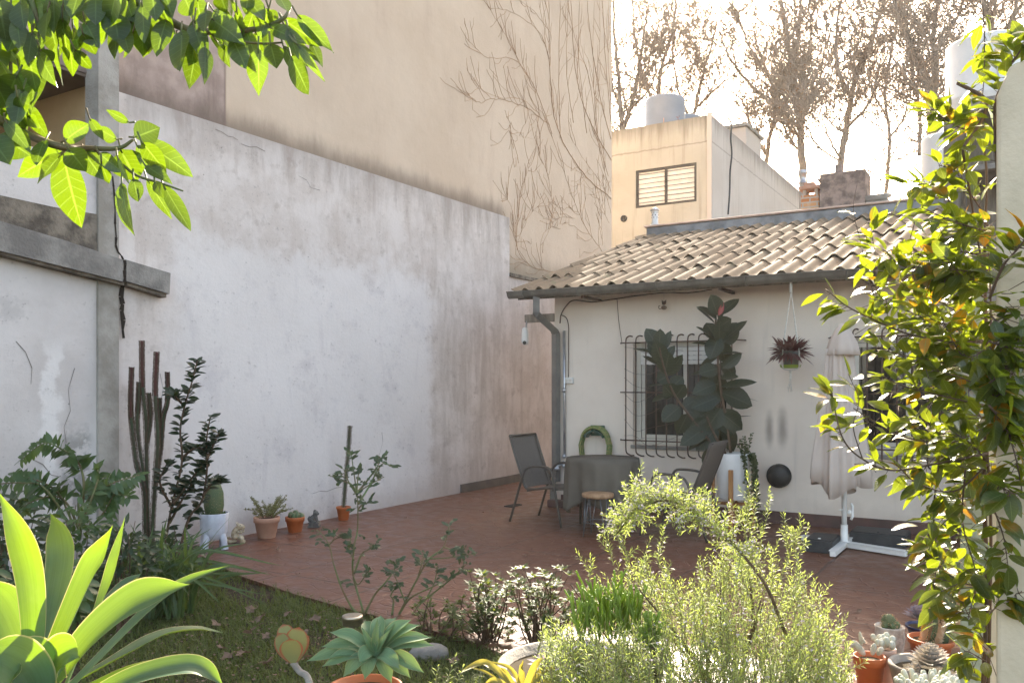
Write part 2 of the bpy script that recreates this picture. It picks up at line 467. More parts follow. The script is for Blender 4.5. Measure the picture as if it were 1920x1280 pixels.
def roof_mat():
    q = NT('fibre_cement'); co = q.coord()
    n1 = q.noise(co, 1.2, 6); n2 = q.noise(co, 9, 6, .65); n3 = q.noise(co, 45, 4)
    col = q.mix(q.step(n1, .35, .65), (.25, .18, .115), (.19, .138, .09))
    col = q.mix(q.step(n2, .5, .72, 0, .6), col, (.115, .085, .06))
    col = q.mix(q.step(n3, .56, .70, 0, .55), col, (.12, .115, .08))
    col = q.mix(q.step(q.noise(co, 3.2, 5), .6, .72, 0, .6), col, (.15, .15, .085))
    return q.done(q.bsdf(col, .85, 0, q.bump(q.math('ADD', n2, n3), .4, .008), .25))
def wood_mat(name, c1, c2, sc_=(30, 30, 3), rough=.55):
    q = NT(name); co = q.coord(); n = q.noise(q.scale(co, sc_), 1, 6, .6, .6)
    col = q.mix(q.step(n, .38, .62), c1, c2)
    return q.done(q.bsdf(col, rough, 0, q.bump(n, .3, .003), .35))
def soil_mat():
    q = NT('soil'); co = q.coord('UV'); n1 = q.noise(co, 1.5, 6); n2 = q.noise(co, 18, 6, .7); n3 = q.noise(co, 70, 4)
    col = q.mix(q.step(n2, .35, .65), (.085, .065, .045), (.045, .035, .025))
    col = q.mix(q.step(n1, .45, .65, 0, .6), col, (.06, .075, .03))
    col = q.mix(q.step(n3, .6, .7, 0, .6), col, (.16, .12, .08))
    return q.done(q.bsdf(col, .95, 0, q.bump(q.math('ADD', n2, n3), .8, .03), .1))
def sling_mat():
    q = NT('sling_mesh_fabric'); co = q.coord()
    w = q.noise(q.scale(co, (220, 220, 220)), 1, 2)
    col = q.mix(q.step(w, .4, .6), (.19, .16, .135), (.125, .105, .09))
    p = q.bsdf(col, .7, 0, q.bump(w, .4, .002), .3)
    tl = q.n('ShaderNodeBsdfTranslucent'); q.set(tl.inputs[0], (.25, .2, .16))
    m = q.n('ShaderNodeMixShader'); m.inputs[0].default_value = .18
    q.t.links.new(p, m.inputs[1]); q.t.links.new(tl.outputs[0], m.inputs[2])
    return q.done(m.outputs[0])
def cloth_mat(name, c1, c2, trans, tf=.2):
    q = NT(name); co = q.coord(); n = q.noise(co, 3, 5); w = q.noise(co, 250, 2)
    p = q.bsdf(q.mix(q.step(n, .35, .65), c1, c2), .9, 0, q.bump(w, .2, .002), .15)
    tl = q.n('ShaderNodeBsdfTranslucent'); q.set(tl.inputs[0], trans)
    m = q.n('ShaderNodeMixShader'); m.inputs[0].default_value = tf
    q.t.links.new(p, m.inputs[1]); q.t.links.new(tl.outputs[0], m.inputs[2])
    return q.done(m.outputs[0])
def glass_mat():
    q = NT('window_glass'); co = q.coord()
    return q.done(q.bsdf((.02, .018, .016), .06, 0, q.bump(q.noise(co, 2, 2), .05, .01), .7))  # opaque pane, darkness of the room behind put into its colour
def brick_mat():
    q = NT('orange_brick'); co = q.coord('UV'); b = q.n('ShaderNodeTexBrick'); q.set(b.inputs['Vector'], co)
    b.inputs['Scale'].default_value = 1; b.inputs['Brick Width'].default_value = .22; b.inputs['Row Height'].default_value = .075; b.inputs['Mortar Size'].default_value = .012
    b.inputs['Color1'].default_value = (.45, .17, .06, 1); b.inputs['Color2'].default_value = (.55, .30, .14, 1); b.inputs['Mortar'].default_value = (.42, .36, .30, 1)
    n = q.noise(co, 8, 5)
    return q.done(q.bsdf(q.mix(q.step(n, .5, .7, 0, .5), b.outputs[0], (.5, .42, .34)), .9, 0, q.bump(q.math('ADD', b.outputs[1], n), .4, .01), .2))
M = dict(
    wall=garden_wall_mat(), tall=tall_mat(), house=house_wall_mat(), paving=paving_mat(), roof=roof_mat(), soil=soil_mat(), sling=sling_mat(), glass=glass_mat(), brick=brick_mat(),
    rear_front=rear_mat('cream_render', (.44, .415, .355), (.39, .365, .305), (.25, .22, .17)), rear_side=rear_mat('pink_render', (.52, .465, .42), (.48, .42, .37), (.36, .30, .26)),
    concrete=mat('old_concrete', (.30, .28, .25), (.17, .155, .14), .92, 3.5, .7, 40, bdist=.012),
    moss=mat('mossy_concrete', (.24, .20, .155), (.085, .07, .055), .95, 5, .9, 35, bdist=.015),
    pier=mat('pier_concrete', (.40, .37, .33), (.26, .235, .20), .92, 3, .6, 50, bdist=.01),
    hair2=mat('hairline_grey', (.24, .21, .19), None, 1, 8, 0), rtwig=mat('rosemary_twig', (.27, .27, .11), (.2, .17, .08), .7, 10, 0),
    crack=mat('crack_shadow', (.03, .022, .016), None, 1, 8, 0),
    soffit=mat('brown_soffit', (.20, .15, .115), (.16, .12, .09), .9, 2, .3, 30), yellow=mat('yellow_render', (.55, .41, .24), (.48, .35, .20), .9, 2, .3, 30),
    flash=mat('bitumen_flashing', (.30, .31, .33), (.15, .155, .165), .6, 3, .5, 22, bdist=.015, metal=0.15),
    zinc=mat('zinc_gutter', (.20, .185, .16), (.13, .12, .10), .5, 6, .25, 50, metal=.35), zinc2=mat('galvanised_pipe', (.55, .55, .56), (.40, .40, .42), .35, 6, .1, 40, metal=.8),
    pvc=mat('grey_pipe', (.17, .16, .14), (.12, .11, .10), .6, 4, .15, 40),
    iron=mat('rusty_iron', (.05, .032, .025), (.11, .055, .035), .7, 18, .4, 90), black=mat('black_plastic', (.018, .018, .018), (.03, .03, .03), .5, 8, .3, 120),
    white=mat('white_paint', (.74, .72, .68), (.66, .64, .60), .5, 5, .1, 60), cream=mat('cream_aluminium', (.60, .56, .48), (.54, .50, .43), .45, 5, .1, 60),
    shutter=mat('white_shutter', (.70, .67, .62), (.63, .60, .55), .5, 4, .1, 60),
    base=mat('skirting', (.11, .055, .045), (.075, .045, .038), .7, 6, .3, 60), basegrey=mat('grey_skirting', (.13, .105, .09), (.09, .075, .065), .8, 6, .3, 60),
    tank=mat('grey_tank', (.23, .25, .28), (.20, .22, .25), .5, 2, .05, 30), tank2=mat('white_tank', (.70, .69, .67), (.64, .63, .61), .5, 2, .05, 30), red=mat('red_print', (.30, .06, .05), None, .6, 5, 0),
    stone=mat('rough_masonry', (.34, .255, .215), (.14, .105, .09), .95, 7, 1, 30, bdist=.02), tile=mat('grey_tile', (.33, .31, .28), (.24, .22, .20), .9, 5, .4, 40),
    bark=mat('plane_bark', (.28, .22, .165), (.19, .15, .115), .9, 4, .3, 20), twig=mat('bare_twig', (.31, .24, .18), (.22, .17, .13), .9, 8, 0), dry=leafmat('dry_leaf', (.20, .10, .045), (.26, .14, .07), (.42, .20, .07), .4, .7, .2),
    vinetwig=mat('bare_vine', (.42, .25, .135), (.30, .175, .095), .9, 6, 0),
    stem=mat('brown_stem', (.12, .075, .045), (.08, .05, .03), .8, 20, .3, 90), gstem=mat('green_stem', (.10, .13, .04), (.13, .09, .04), .6, 12, .2, 90), thornstem=mat('rose_cane', (.12, .17, .06), (.17, .12, .06), .6, 8, .1, 80),
    frame=mat('bronze_tube', (.095, .08, .066), (.075, .063, .052), .45, 8, .1, 90, metal=.3), hair=mat('grey_steel', (.20, .20, .21), (.15, .15, .16), .4, 8, .1, 90, metal=.6),
    cloth=cloth_mat('grey_tablecloth', (.15, .13, .105), (.12, .105, .085), (.16, .13, .1), .12), canvas=cloth_mat('pale_canvas', (.66, .57, .50), (.60, .51, .44), (.6, .45, .36), .22),
    slice=wood_mat('stool_top', (.40, .25, .14), (.27, .155, .08), (20, 20, 8)), pine=wood_mat('varnished_pine', (.42, .20, .07), (.26, .11, .035), (40, 40, 4), .35), greywood=wood_mat('weathered_wood', (.27, .235, .195), (.17, .145, .12), (25, 25, 3), .85), rawwood=wood_mat('raw_wood', (.50, .33, .19), (.38, .24, .13), (10, 40, 40), .7),
    pot=mat('pale_terracotta', (.52, .30, .21), (.44, .24, .16), .85, 6, .3, 50), opot=mat('orange_plastic_pot', (.46, .13, .04), (.38, .10, .03), .5, 5, .1, 60), wpot=mat('white_ceramic', (.66, .64, .61), (.60, .58, .55), .45, 5, .15, 30),
    eleph=mat('glazed_lavender_white', (.58, .60, .66), (.44, .46, .52), .35, 7, .3, 25), creamfig=mat('cream_ceramic', (.58, .50, .36), (.34, .26, .15), .5, 22, .4, 60), bronze=mat('grey_carved_stone', (.15, .14, .125), (.07, .065, .06), .7, 25, .6, 60),
    bluepot=mat('blue_glaze', (.03, .05, .14), (.02, .03, .1), .3, 5, 0), crochet=mat('white_crochet', (.62, .58, .52), (.45, .40, .34), .9, 40, .8, 60, bdist=.01), bowl=mat('pale_stone_bowl', (.36, .325, .28), (.22, .195, .17), .9, 6, .7, 40, bdist=.01), pinkpot=mat('pink_pot', (.60, .42, .34), (.52, .36, .28), .6, 5, .2, 50),
    reel=mat('green_plastic', (.035, .09, .06), (.03, .07, .05), .5, 5, .1, 60), hose=mat('striped_hose', (.10, .17, .05), (.26, .24, .08), .5, 30, 0),
    brass=mat('brushed_steel', (.62, .55, .45), (.5, .44, .36), .28, 20, .1, 90, metal=.95), rope=mat('cotton_cord', (.66, .62, .55), (.5, .46, .4), .9, 60, .3, 200), lime=mat('lime_pot', (.28, .36, .05), (.22, .30, .04), .5, 5, 0),
    post=mat('pale_post_concrete', (.66, .56, .41), (.55, .465, .33), .9, 3, .5, 60, bdist=.006), lichen=mat('lichen_post', (.40, .42, .31), (.31, .345, .25), .9, 6, .6, 90, bdist=.006),
    cactus=mat('cactus_green', (.09, .135, .06), (.13, .15, .07), .6, 8, .3, 60), eup=mat('euphorbia', (.055, .072, .032), (.06, .045, .026), .6, 3.5, .3, 60), eup_tip=mat('euphorbia_tip', (.095, .024, .018), (.065, .026, .018), .6, 8, .3, 60), spine=mat('cactus_spines', (.50, .30, .16), (.62, .46, .30), .7, 20, 0), fuzzy=mat('pale_cactus', (.36, .38, .30), (.50, .50, .44), .9, 20, .5, 120),
)
LM = dict(
    tree=leafmat('broad_leaf', (.035, .055, .018), (.050, .075, .020), (.20, .32, .004), .45, .32, .6, vein='net'),
    vine=leafmat('vine_leaf', (.030, .050, .018), (.045, .078, .020), (.36, .44, .010), .45, .26, .6, spot=(.75, .34, .01), vein='net'),
    agave=leafmat('agave_leaf', (.075, .14, .095), (.085, .155, .09), (.31, .49, .006), .45, .5, .35, vein='fibre'), agave2=leafmat('small_agave_leaf', (.13, .23, .125), (.17, .28, .13), (.25, .35, .06), .25, .5, .35, vein='fibre'),
    litter=leafmat('fallen_leaf', (.26, .19, .145), (.17, .115, .08), (.2, .13, .08), .3, .8, .15),
    rose=leafmat('rosemary_leaf', (.24, .29, .13), (.35, .40, .21), (.58, .70, .13), .52, .5, .35), bush=leafmat('dark_bush_leaf', (.030, .050, .022), (.045, .07, .03), (.10, .15, .02), .3, .4, .5),
    philo=leafmat('lobed_leaf', (.045, .085, .030), (.07, .12, .04), (.16, .24, .03), .35, .35, .5), laurel=leafmat('laurel_leaf', (.022, .035, .020), (.035, .052, .026), (.06, .1, .02), .25, .35, .5),
    strap=leafmat('strap_leaf', (.06, .10, .045), (.09, .14, .05), (.2, .3, .04), .35, .4, .45), grass=leafmat('grass_blade', (.07, .11, .028), (.14, .15, .055), (.22, .28, .04), .35, .6, .3),
    rubber=leafmat('rubber_leaf', (.016, .026, .014), (.030, .036, .018), (.16, .11, .02), .18, .42, .35, under=(.09, .06, .03), vein='net'), rosel=leafmat('rose_leaf', (.05, .075, .045), (.075, .11, .06), (.15, .2, .05), .3, .5, .4),
    azalea=leafmat('azalea_leaf', (.055, .085, .03), (.085, .12, .045), (.26, .32, .04), .35, .5, .35), purple=leafmat('purple_leaf', (.075, .025, .03), (.12, .055, .05), (.3, .07, .06), .3, .45, .4),
    ivy=leafmat('ivy_leaf', (.04, .06, .022), (.07, .085, .03), (.2, .2, .03), .3, .4, .5), echev=leafmat('echeveria_leaf', (.40, .37, .33), (.48, .43, .38), (.5, .42, .3), .2, .55, .3), echev2=leafmat('purple_echeveria', (.30, .26, .30), (.40, .35, .38), (.4, .3, .3), .2, .55, .3),
    kal=leafmat('paddle_leaf', (.20, .24, .10), (.27, .27, .12), (.35, .3, .06), .25, .5, .3, vein='rededge'), pencil=leafmat('pencil_stem', (.17, .25, .04), (.24, .33, .06), (.45, .6, .04), .4, .5, .4), flower=leafmat('pale_flower', (.55, .50, .62), (.65, .6, .68), (.6, .5, .6), .4, .6, .2),
    brom=leafmat('yellow_strap', (.22, .20, .05), (.30, .26, .08), (.6, .5, .06), .4, .5, .4), scrag=leafmat('scraggly_leaf', (.17, .17, .07), (.24, .23, .1), (.25, .25, .06), .3, .6, .3),
)

# ------------------------------------------------------------------ helpers for walls
def wall_holes(mb, o, u, n, a0, a1, z0, z1, holes, reveal=0.14, thick=0.0):
    xs = sorted({a0, a1, *[h[0] for h in holes], *[h[1] for h in holes]})
    zs = sorted({z0, z1, *[h[2] for h in holes], *[h[3] for h in holes]})
    pt = lambda a, z, d=0.0: o + u * a + UP * z - n * d
    for i in range(len(xs) - 1):
        for j in range(len(zs) - 1):
            ca, cz = (xs[i] + xs[i + 1]) / 2, (zs[j] + zs[j + 1]) / 2
            if any(h[0] < ca < h[1] and h[2] < cz < h[3] for h in holes): continue
            q = [(xs[i], zs[j]), (xs[i + 1], zs[j]), (xs[i + 1], zs[j + 1]), (xs[i], zs[j + 1])]
            mb.add([pt(*k) for k in q], [(0, 1, 2, 3)], q)
    for (ha, hb, hz, ht) in holes:
        for (p, r) in (((ha, hz), (ha, ht)), ((hb, ht), (hb, hz)), ((ha, ht), (hb, ht)), ((hb, hz), (ha, hz))):
            mb.add([pt(*p), pt(*r), pt(*r, reveal), pt(*p, reveal)], [(0, 1, 2, 3)], [p, r, r, p])
def slab_tz(mb, t0, t1, z0, z1, off1, off0):     # box along the garden wall, face at off1, back at off0
    p = lambda t, z, o: wall_pt(t, z, o)
    c = [(t0, z0), (t1, z0), (t1, z1), (t0, z1)]
    mb.add([p(*k, off1) for k in c], [(0, 1, 2, 3)], c)
    mb.add([p(*k, off0) for k in c], [(3, 2, 1, 0)], c)
    for i in range(4):
        a, b = c[i], c[(i + 1) % 4]
        mb.add([p(*a, off1), p(*a, off0), p(*b, off0), p(*b, off1)], [(0, 1, 2, 3)], [a, a, b, b])

# ------------------------------------------------------------------ ground, terrace
g = MB()
S = 1500.0
xs = [-S, -60, -12, -6, -3, 0, 3, 6, 12, 60, S]
for i in range(len(xs) - 1):
    for j in range(len(xs) - 1):
        x0, x1, y0, y1 = xs[i], xs[i + 1], xs[j], xs[j + 1]
        g.add([(x0, y0, -.03), (x1, y0, -.03), (x1, y1, -.03), (x0, y1, -.03)], [(0, 1, 2, 3)], [(x0, y0), (x1, y0), (x1, y1), (x0, y1)])
tag(g.build('ground', M['soil'], loc=(0, 0, 0), smooth=False), kind='structure')
edge = [G(330, 1030), G(395, 1052), G(456, 1081), G(550, 1112), G(647, 1139), G(760, 1168), G(880, 1200), G(960, 1232), G(1060, 1290), V((1.2, 3.2, 0)), V((2.1, 2.2, 0)), V((6.0, 1.0, 0))]
poly = [V((p.x, p.y, 0.0)) for p in edge] + [V((9, 6, 0)), H(7, -.3, 0), H(5.3, .1, 0), H(.05, .1, 0), H(.05, 5.3, 0), wall_pt(8.5, 0, -.02), wall_pt(-2.2, 0, -.02)]
tb = MB()
uvs = [((p - HC).dot(HU), (p - HC).dot(HV)) for p in poly]
tb.add(poly, [tuple(range(len(poly)))], uvs)
for i in range(len(edge) - 1):
    a, b = V((edge[i].x, edge[i].y, 0)), V((edge[i + 1].x, edge[i + 1].y, 0))
    d = UP * .05
    tb.add([a - d, b - d, b, a], [(0, 1, 2, 3)], [uvs[i], uvs[i + 1], uvs[i + 1], uvs[i]])
tag(tb.build('terrace', M['paving'], loc=(0, 0, 0), smooth=False), kind='structure')

# ------------------------------------------------------------------ garden wall, stepped side wall, tall building
gw = thing('garden_wall', 'tall white plastered garden wall with brown rain stains and a cleaner repainted lower patch', 'wall', wall_pt(0, 0, 0))
m_ = MB(); slab_tz(m_, -3.03, 3.54, 0, 4.08, 0.0, -.13); m_.build('wall', M['wall'], gw, smooth=False)
m_ = MB(); slab_tz(m_, 3.54, 9.5, 0, 3.18, -.012, -.13); m_.build('low_wall', M['wall'], gw, smooth=False)
m_ = MB(); slab_tz(m_, 3.545, 9.5, 3.18, 3.235, .02, -.13); m_.build('coping', M['moss'], gw, smooth=False, bevel=.01)
m_ = MB(); slab_tz(m_, t_of(W(863, 920)), 3.6, 0, .12, .02, .002); slab_tz(m_, 3.6, 9.5, 0, .12, .016, -.01)
m_.build('skirting', M['basegrey'], gw, smooth=False)

sw = thing('side_wall', 'lower white wall at left with sloping grey concrete ledge and cracked pier', 'wall', wall_pt(-5, 0, 0))
m_ = MB(); slab_tz(m_, -9.0, -3.21, 0, 3.42, 0.0, -.13); m_.build('wall', M['wall'], sw, smooth=False)
def polyband(mb, pxs, off, back):
    f = [W(x, y, off) for x, y in pxs]; b = [p - WN * (off - back) for p in f]
    uv = [(t_of(p), p.z) for p in f]
    n = len(f)
    mb.add(f, [tuple(range(n))], uv)
    for i in range(n):
        j = (i + 1) % n
        mb.add([f[i], f[j], b[j], b[i]], [(3, 2, 1, 0)], [uv[i], uv[j], uv[j], uv[i]])
m_ = MB(); polyband(m_, [(-120, 455), (0, 462), (100, 484), (196, 508), (196, 404), (100, 388), (0, 366), (-120, 344)], .016, -.01)
m_.build('plaster_band', M['moss'], sw, smooth=False)
m_ = MB()
polyband(m_, [(-120, 445), (0, 470), (120, 500), (234, 529), (234, 488), (120, 450), (0, 414), (-120, 380)], .13, -.01)
m_.build('ledge', M['concrete'], sw, smooth=False, bevel=.012)
m_ = MB(); polyband(m_, [(237, 527), (318, 551), (320, 512), (237, 487)], .12, -.01)
m_.build('ledge', M['concrete'], sw, smooth=False, bevel=.012)
m_ = MB(); polyband(m_, [(-120, 452), (0, 477), (120, 507), (233, 535), (233, 528), (120, 499), (0, 469), (-120, 444)], .10, -.01)
polyband(m_, [(238, 535), (312, 558), (312, 551), (238, 527)], .09, -.01)
m_.build('ledge_drip', M['moss'], sw, smooth=False)
m_ = MB(); slab_tz(m_, -3.215, -3.025, 0, 7.2, .03, -.16); m_.build('pilaster', M['pier'], sw, smooth=False, bevel=.008)
def crackline(pts, off, w):
    mb = MB(); c = [W(x, y, off) for x, y in pts]
    for i in range(len(c) - 1):
        a, b = c[i], c[i + 1]
        d = (b - a).normalized(); s_ = WN.cross(d) * w / 2
        ka, kb = U(.5, 1.4), U(.5, 1.4)
        mb.quad(a - s_ * ka, b - s_ * kb, b + s_ * kb, a + s_ * ka)
    return mb
random.seed(3)
cr = [(211, 330), (213, 350), (215, 372), (216, 395), (216, 420), (218, 445), (217, 460), (221, 472), (228, 480), (231, 487)]
crackline(cr, .033, .018).build('crack', M['crack'], sw, smooth=False)
cr = [(233, 487), (235, 496), (233, 507), (234, 520), (232, 530)]
crackline(cr, .134, .025).build('crack', M['crack'], sw, smooth=False)
cr = [(231, 528), (229, 540), (227, 556), (230, 570), (228, 582), (231, 600), (230, 618), (232, 634)]
crackline(cr, .033, .038).build('crack', M['crack'], sw, smooth=False)

for cr in ([(404, 243), (415, 247), (428, 256), (437, 257), (446, 263)], [(452, 270), (468, 276), (480, 275), (497, 284)], [(586, 925), (600, 920), (612, 921), (630, 914), (652, 911)], [(700, 868), (712, 850), (718, 828), (716, 810)], [(560, 330), (575, 338), (583, 352), (600, 357)], [(300, 700), (306, 730), (302, 752), (309, 790)]):
    crackline(cr, .003, .005).build('hairline_crack', M['hair2'], gw, smooth=False)
for cr in ([(30, 640), (48, 660), (60, 690), (58, 720)], [(140, 690), (128, 730), (132, 770), (120, 800), (124, 830)], [(60, 860), (80, 870), (96, 890), (110, 893)]):
    crackline(cr, .003, .006).build('hairline_crack', M['hair2'], sw, smooth=False)
ab = thing('apartment_building', 'tall windowless beige rendered building rising behind the white garden wall', 'building', wall_pt(0, 0, -.14))
TE = t_of(W(1147, 300, -.14))
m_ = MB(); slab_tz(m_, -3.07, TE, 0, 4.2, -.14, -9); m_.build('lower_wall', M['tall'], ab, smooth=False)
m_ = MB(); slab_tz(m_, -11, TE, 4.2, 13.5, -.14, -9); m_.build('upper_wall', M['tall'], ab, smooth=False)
m_ = MB(); slab_tz(m_, -11, -3.08, 4.17, 4.198, -.15, -9); m_.build('soffit', M['soffit'], ab, smooth=False)
m_ = MB(); slab_tz(m_, -3.09, -3.072, 0, 4.168, -.17, -9); m_.build('porch_wall', M['yellow'], ab, smooth=False)

# ------------------------------------------------------------------ white house
hs = thing('white_house', 'low cream house with wavy tiled roof, zinc gutter and barred windows', 'house', H(2.3, 0, 0))
w1 = (a_of(F(1187, 700)), a_of(F(1373, 700)), .80, 2.03)
w2 = (3.50, 4.66, .80, 2.03)
hw = MB()
wall_holes(hw, HC, HU, -HV, 0.0, 5.4, 0, 2.76, [w1, w2], reveal=.16)
def sidepoly(a, flip):
    q = [(0, 0), (0, 2.76), (3.75, 3.80), (5.4, 3.80), (5.4, 0)]
    hw.add([H(a, b, z) for b, z in q], [tuple(range(5)) if not flip else tuple(range(4, -1, -1))], [(b + 11, z) for b, z in q])
sidepoly(0.0, True); sidepoly(5.4, False)
hw.add([H(0, 5.4, 0), H(5.4, 5.4, 0), H(5.4, 5.4, 3.8), H(0, 5.4, 3.8)], [(0, 1, 2, 3)], [(0, 0), (5, 0), (5, 3.8), (0, 3.8)])
hw.build('wall', M['house'], hs, smooth=False)
m_ = MB(); m_.obox(H(0.03, .2, 0.01), HU * 5.3, HV * .02, UP * 2.7); m_.build('dark_room_sheet', M['black'], hs, smooth=False)  # black sheet close behind the windows, standing in for the unlit room
m_ = MB(); m_.obox(H(-.0, 3.97, 3.802), HU * 5.4, HV * 1.43, UP * .05); m_.build('flat_roof', M['tile'], hs, smooth=False)
# roof: overlapping rows of wavy sheets
SL = math.tan(R(17.3)); CS = math.cos(R(17.3))
def roofz(b): return 2.675 + (b + .47) * SL
rf = MB()
random.seed(17); cj = [[U(-.006, .006) for _ in range(6)] for _ in range(9)]
rows = [(-.50, .36), (.28, 1.14), (1.06, 1.92), (1.84, 2.70), (2.62, 3.46), (3.38, 3.80)]
PIT = .193; A0, A1 = -.33, 4.44
nn = int((A1 - A0) / PIT * 10)
nrm = (UP * CS - HV * math.sin(R(17.3)))
for ri, (b0, b1) in enumerate(rows):
    for (bs, lift) in ((0, 0),):
        top = []; bot = []
        shift = U(-.006, .006)
        for i in range(nn + 1):
            a = A0 + (A1 - A0) * i / nn
            wv = .030 * math.sin(2 * math.pi * (a + shift) / PIT)
            cr = []
            for k in range(4):
                s_ = k / 3; b = b0 + (b1 - b0) * s_
                if k == 0: b += .012 * math.sin(a * 3.1 + ri)
                up = .022 * (1 - s_) + .006 * math.sin(a * 7 + ri * 2) + cj[int(a / (PIT * 3) + 9) % 9][ri] 
                base = H(a, b, roofz(b)) + nrm * (wv + up)
                cr.append(base)
            top.append(cr); bot.append([p - nrm * .009 for p in cr])
        o = len(rf.v); vs = []; fs = []
        for c1, c2 in zip(top, bot): vs += c1 + c2
        for i in range(nn):
            a_, b_ = i * 8, (i + 1) * 8
            for k in range(3):
                fs.append((a_ + k, b_ + k, b_ + k + 1, a_ + k + 1))
                fs.append((a_ + 4 + k + 1, b_ + 4 + k + 1, b_ + 4 + k, a_ + 4 + k))
            fs.append((a_, a_ + 4, b_ + 4, b_))
        for e in (0, nn * 8):
            for k in range(3): fs.append((e + k, e + k + 1, e + 4 + k + 1, e + 4 + k))
        rf.add(vs, fs)
ro = rf.build('roof', M['roof'], hs)
ro.data.polygons.foreach_set('use_smooth', [True] * len(ro.data.polygons))
es = ro.modifiers.new('edges', 'EDGE_SPLIT'); es.split_angle = R(50)
m_ = MB(); p0 = H(-.30, -.36, roofz(-.36) - .07)
m_.add([H(-.27, -.46, 2.60), H(4.44, -.46, 2.60), H(4.44, 3.8, roofz(3.8) - .075), H(-.27, 3.8, roofz(3.8) - .075), H(-.27, -.46, 2.57), H(4.44, -.46, 2.57), H(4.44, 3.8, roofz(3.8) - .12), H(-.27, 3.8, roofz(3.8) - .12)],
       [(0, 1, 2, 3), (7, 6, 5, 4), (0, 4, 5, 1), (1, 5, 6, 2), (2, 6, 7, 3), (3, 7, 4, 0)])
m_.build('roof_underside', M['greywood'], hs, smooth=False)
m_ = MB(); m_.obox(H(-.28, 3.74, 3.55), HU * 4.80, HV * .2, UP * .585); m_.build('parapet', M['flash'], hs, smooth=False, bevel=.02)
m_ = MB(); m_.obox(H(-.31, 3.71, 4.137), HU * 4.86, HV * .27, UP * .03); m_.build('parapet_coping', M['tank2'] if False else M['pinkpot'], hs, smooth=False, bevel=.008)
# gutter
m_ = MB()
gp = []
for k in range(9):
    an = math.pi + math.pi * k / 8
    gp.append((.065 * math.cos(an), .075 * math.sin(an)))
prof = [(-.072, .008)] + gp + [(.065, 0)] + [(x * .9, y * .9) for x, y in reversed(gp)]
L0, L1 = H(-.34, -.555, 2.655), H(4.43, -.555, 2.655)
ring = lambda c: [c + HV * x + UP * y for x, y in prof]
r0, r1 = ring(L0), ring(L1); n_ = len(prof)
m_.add(r0 + r1, [(k, (k + 1) % n_, (k + 1) % n_ + n_, k + n_) for k in range(n_)])
endv = [L0 + HV * x + UP * y for x, y in gp]
m_.add(endv, [tuple(range(len(endv)))])
m_.tube([L0 - HV * .07 + UP * .004, L1 - HV * .07 + UP * .004], .008, 6)
for a in (-.12, .62, 1.6, 2.6, 3.6):
    c = H(a, -.555, 2.655)
    m_.tube([c + HV * .069 * math.cos(math.pi + math.pi * k / 8) + UP * .079 * math.sin(math.pi + math.pi * k / 8) for k in range(9)], .012, 5)
gu = m_.build('gutter', M['zinc'], hs); gu.modifiers.new('e', 'EDGE_SPLIT').split_angle = R(50)
for a in (.62, 2.28, 3.75):
    m_ = MB(); m_.obox(H(a, -.50, 2.545), HU * .035, HV * .5, UP * .035); m_.build('gutter_bracket', M['iron'], hs, smooth=False)
m_ = MB()
m_.tube([H(.04, -.545, 2.60), H(.04, -.545, 2.40), H(.04, -.54, 2.38), H(.055, -.11, 2.20), H(.058, -.075, 2.16), H(.06, -.075, .30)], .056, 4, phase=math.pi / 4)
for z in (1.62, .42): m_.lathe(H(.06, -.075, z), [(.052, -.015), (.056, -.012), (.056, .012), (.052, .015)], 4)
m_.tube([H(.06, -.075, .34), H(.06, -.16, .30), H(.06, -.16, 0.02)], .04, 8)
m_.build('downspout', M['pvc'], hs, smooth=False, bevel=.008)
m_ = MB()
m_.tube([H(.15, -.03, 2.20), H(.155, -.03, 1.4), H(.16, -.03, .62)], .017, 8)
for z in (1.45, .62, .50): m_.ball(H(.16, -.045, z), .03, 8, 5)
m_.tube([H(.16, -.04, .55), H(.10, -.10, .50), H(.10, -.16, .46)], .018, 8); m_.tube([H(.06, -.14, .47), H(.14, -.14, .47)], .02, 6)
m_.build('water_pipe', M['zinc2'], hs)
m_ = MB()
cab = [F(1050, 606, -.02), F(1052, 590, -.02), F(1062, 573, -.02), F(1076, 563, -.02), F(1110, 566, -.02), F(1150, 561, -.02), F(1190, 555, -.02), F(1243, 549, -.02), F(1290, 549, -.02), F(1335, 543, -.02)]
m_.tube(crom(cab, 5), .008, 5)
m_.tube(crom([F(1052, 590, -.02), F(1062, 596, -.02), F(1066, 612, -.02), F(1066, 640, -.02), F(1066, 707, -.02)], 5), .006, 5)
m_.tube(crom([F(1157, 560, -.02), F(1160, 600, -.02), F(1166, 642, -.02)], 4), .0035, 4)
m_.build('cable', M['iron'], hs)
m_ = MB(); c = F(1067, 713, -.02); m_.box(c, .115, .04, .075, HU, HV); 
so_ = m_.build('socket_box', M['white'], hs, smooth=False, bevel=.006)
m_ = MB(); m_.box(c - HU * .025 - HV * .022, .03, .008, .035, HU, HV); m_.box(c + HU * .025 - HV * .022, .04, .008, .035, HU, HV); m_.build('socket_outlet', M['cream'], so_, smooth=False)
m_ = MB(); m_.obox(H(.1, -.022, 0.0), HU * 5.3, HV * .02, UP * .13); m_.build('skirting', M['base'], hs, smooth=False)
# round wall vent
c = F(1462, 891, 0)
m_ = MB(); m_.lathe(c, [(.125, 0), (.125, .03), (.118, .06), (.10, .085), (.06, .1), (0.001, .104)], 28, axis=-HV, capb=False); 
for k in range(5): m_.lathe(c, [(.127, .01 + k * .012), (.131, .013 + k * .012), (.127, .016 + k * .012)], 28, axis=-HV, capb=False)
m_.build('flue_vent', M['black'], hs)
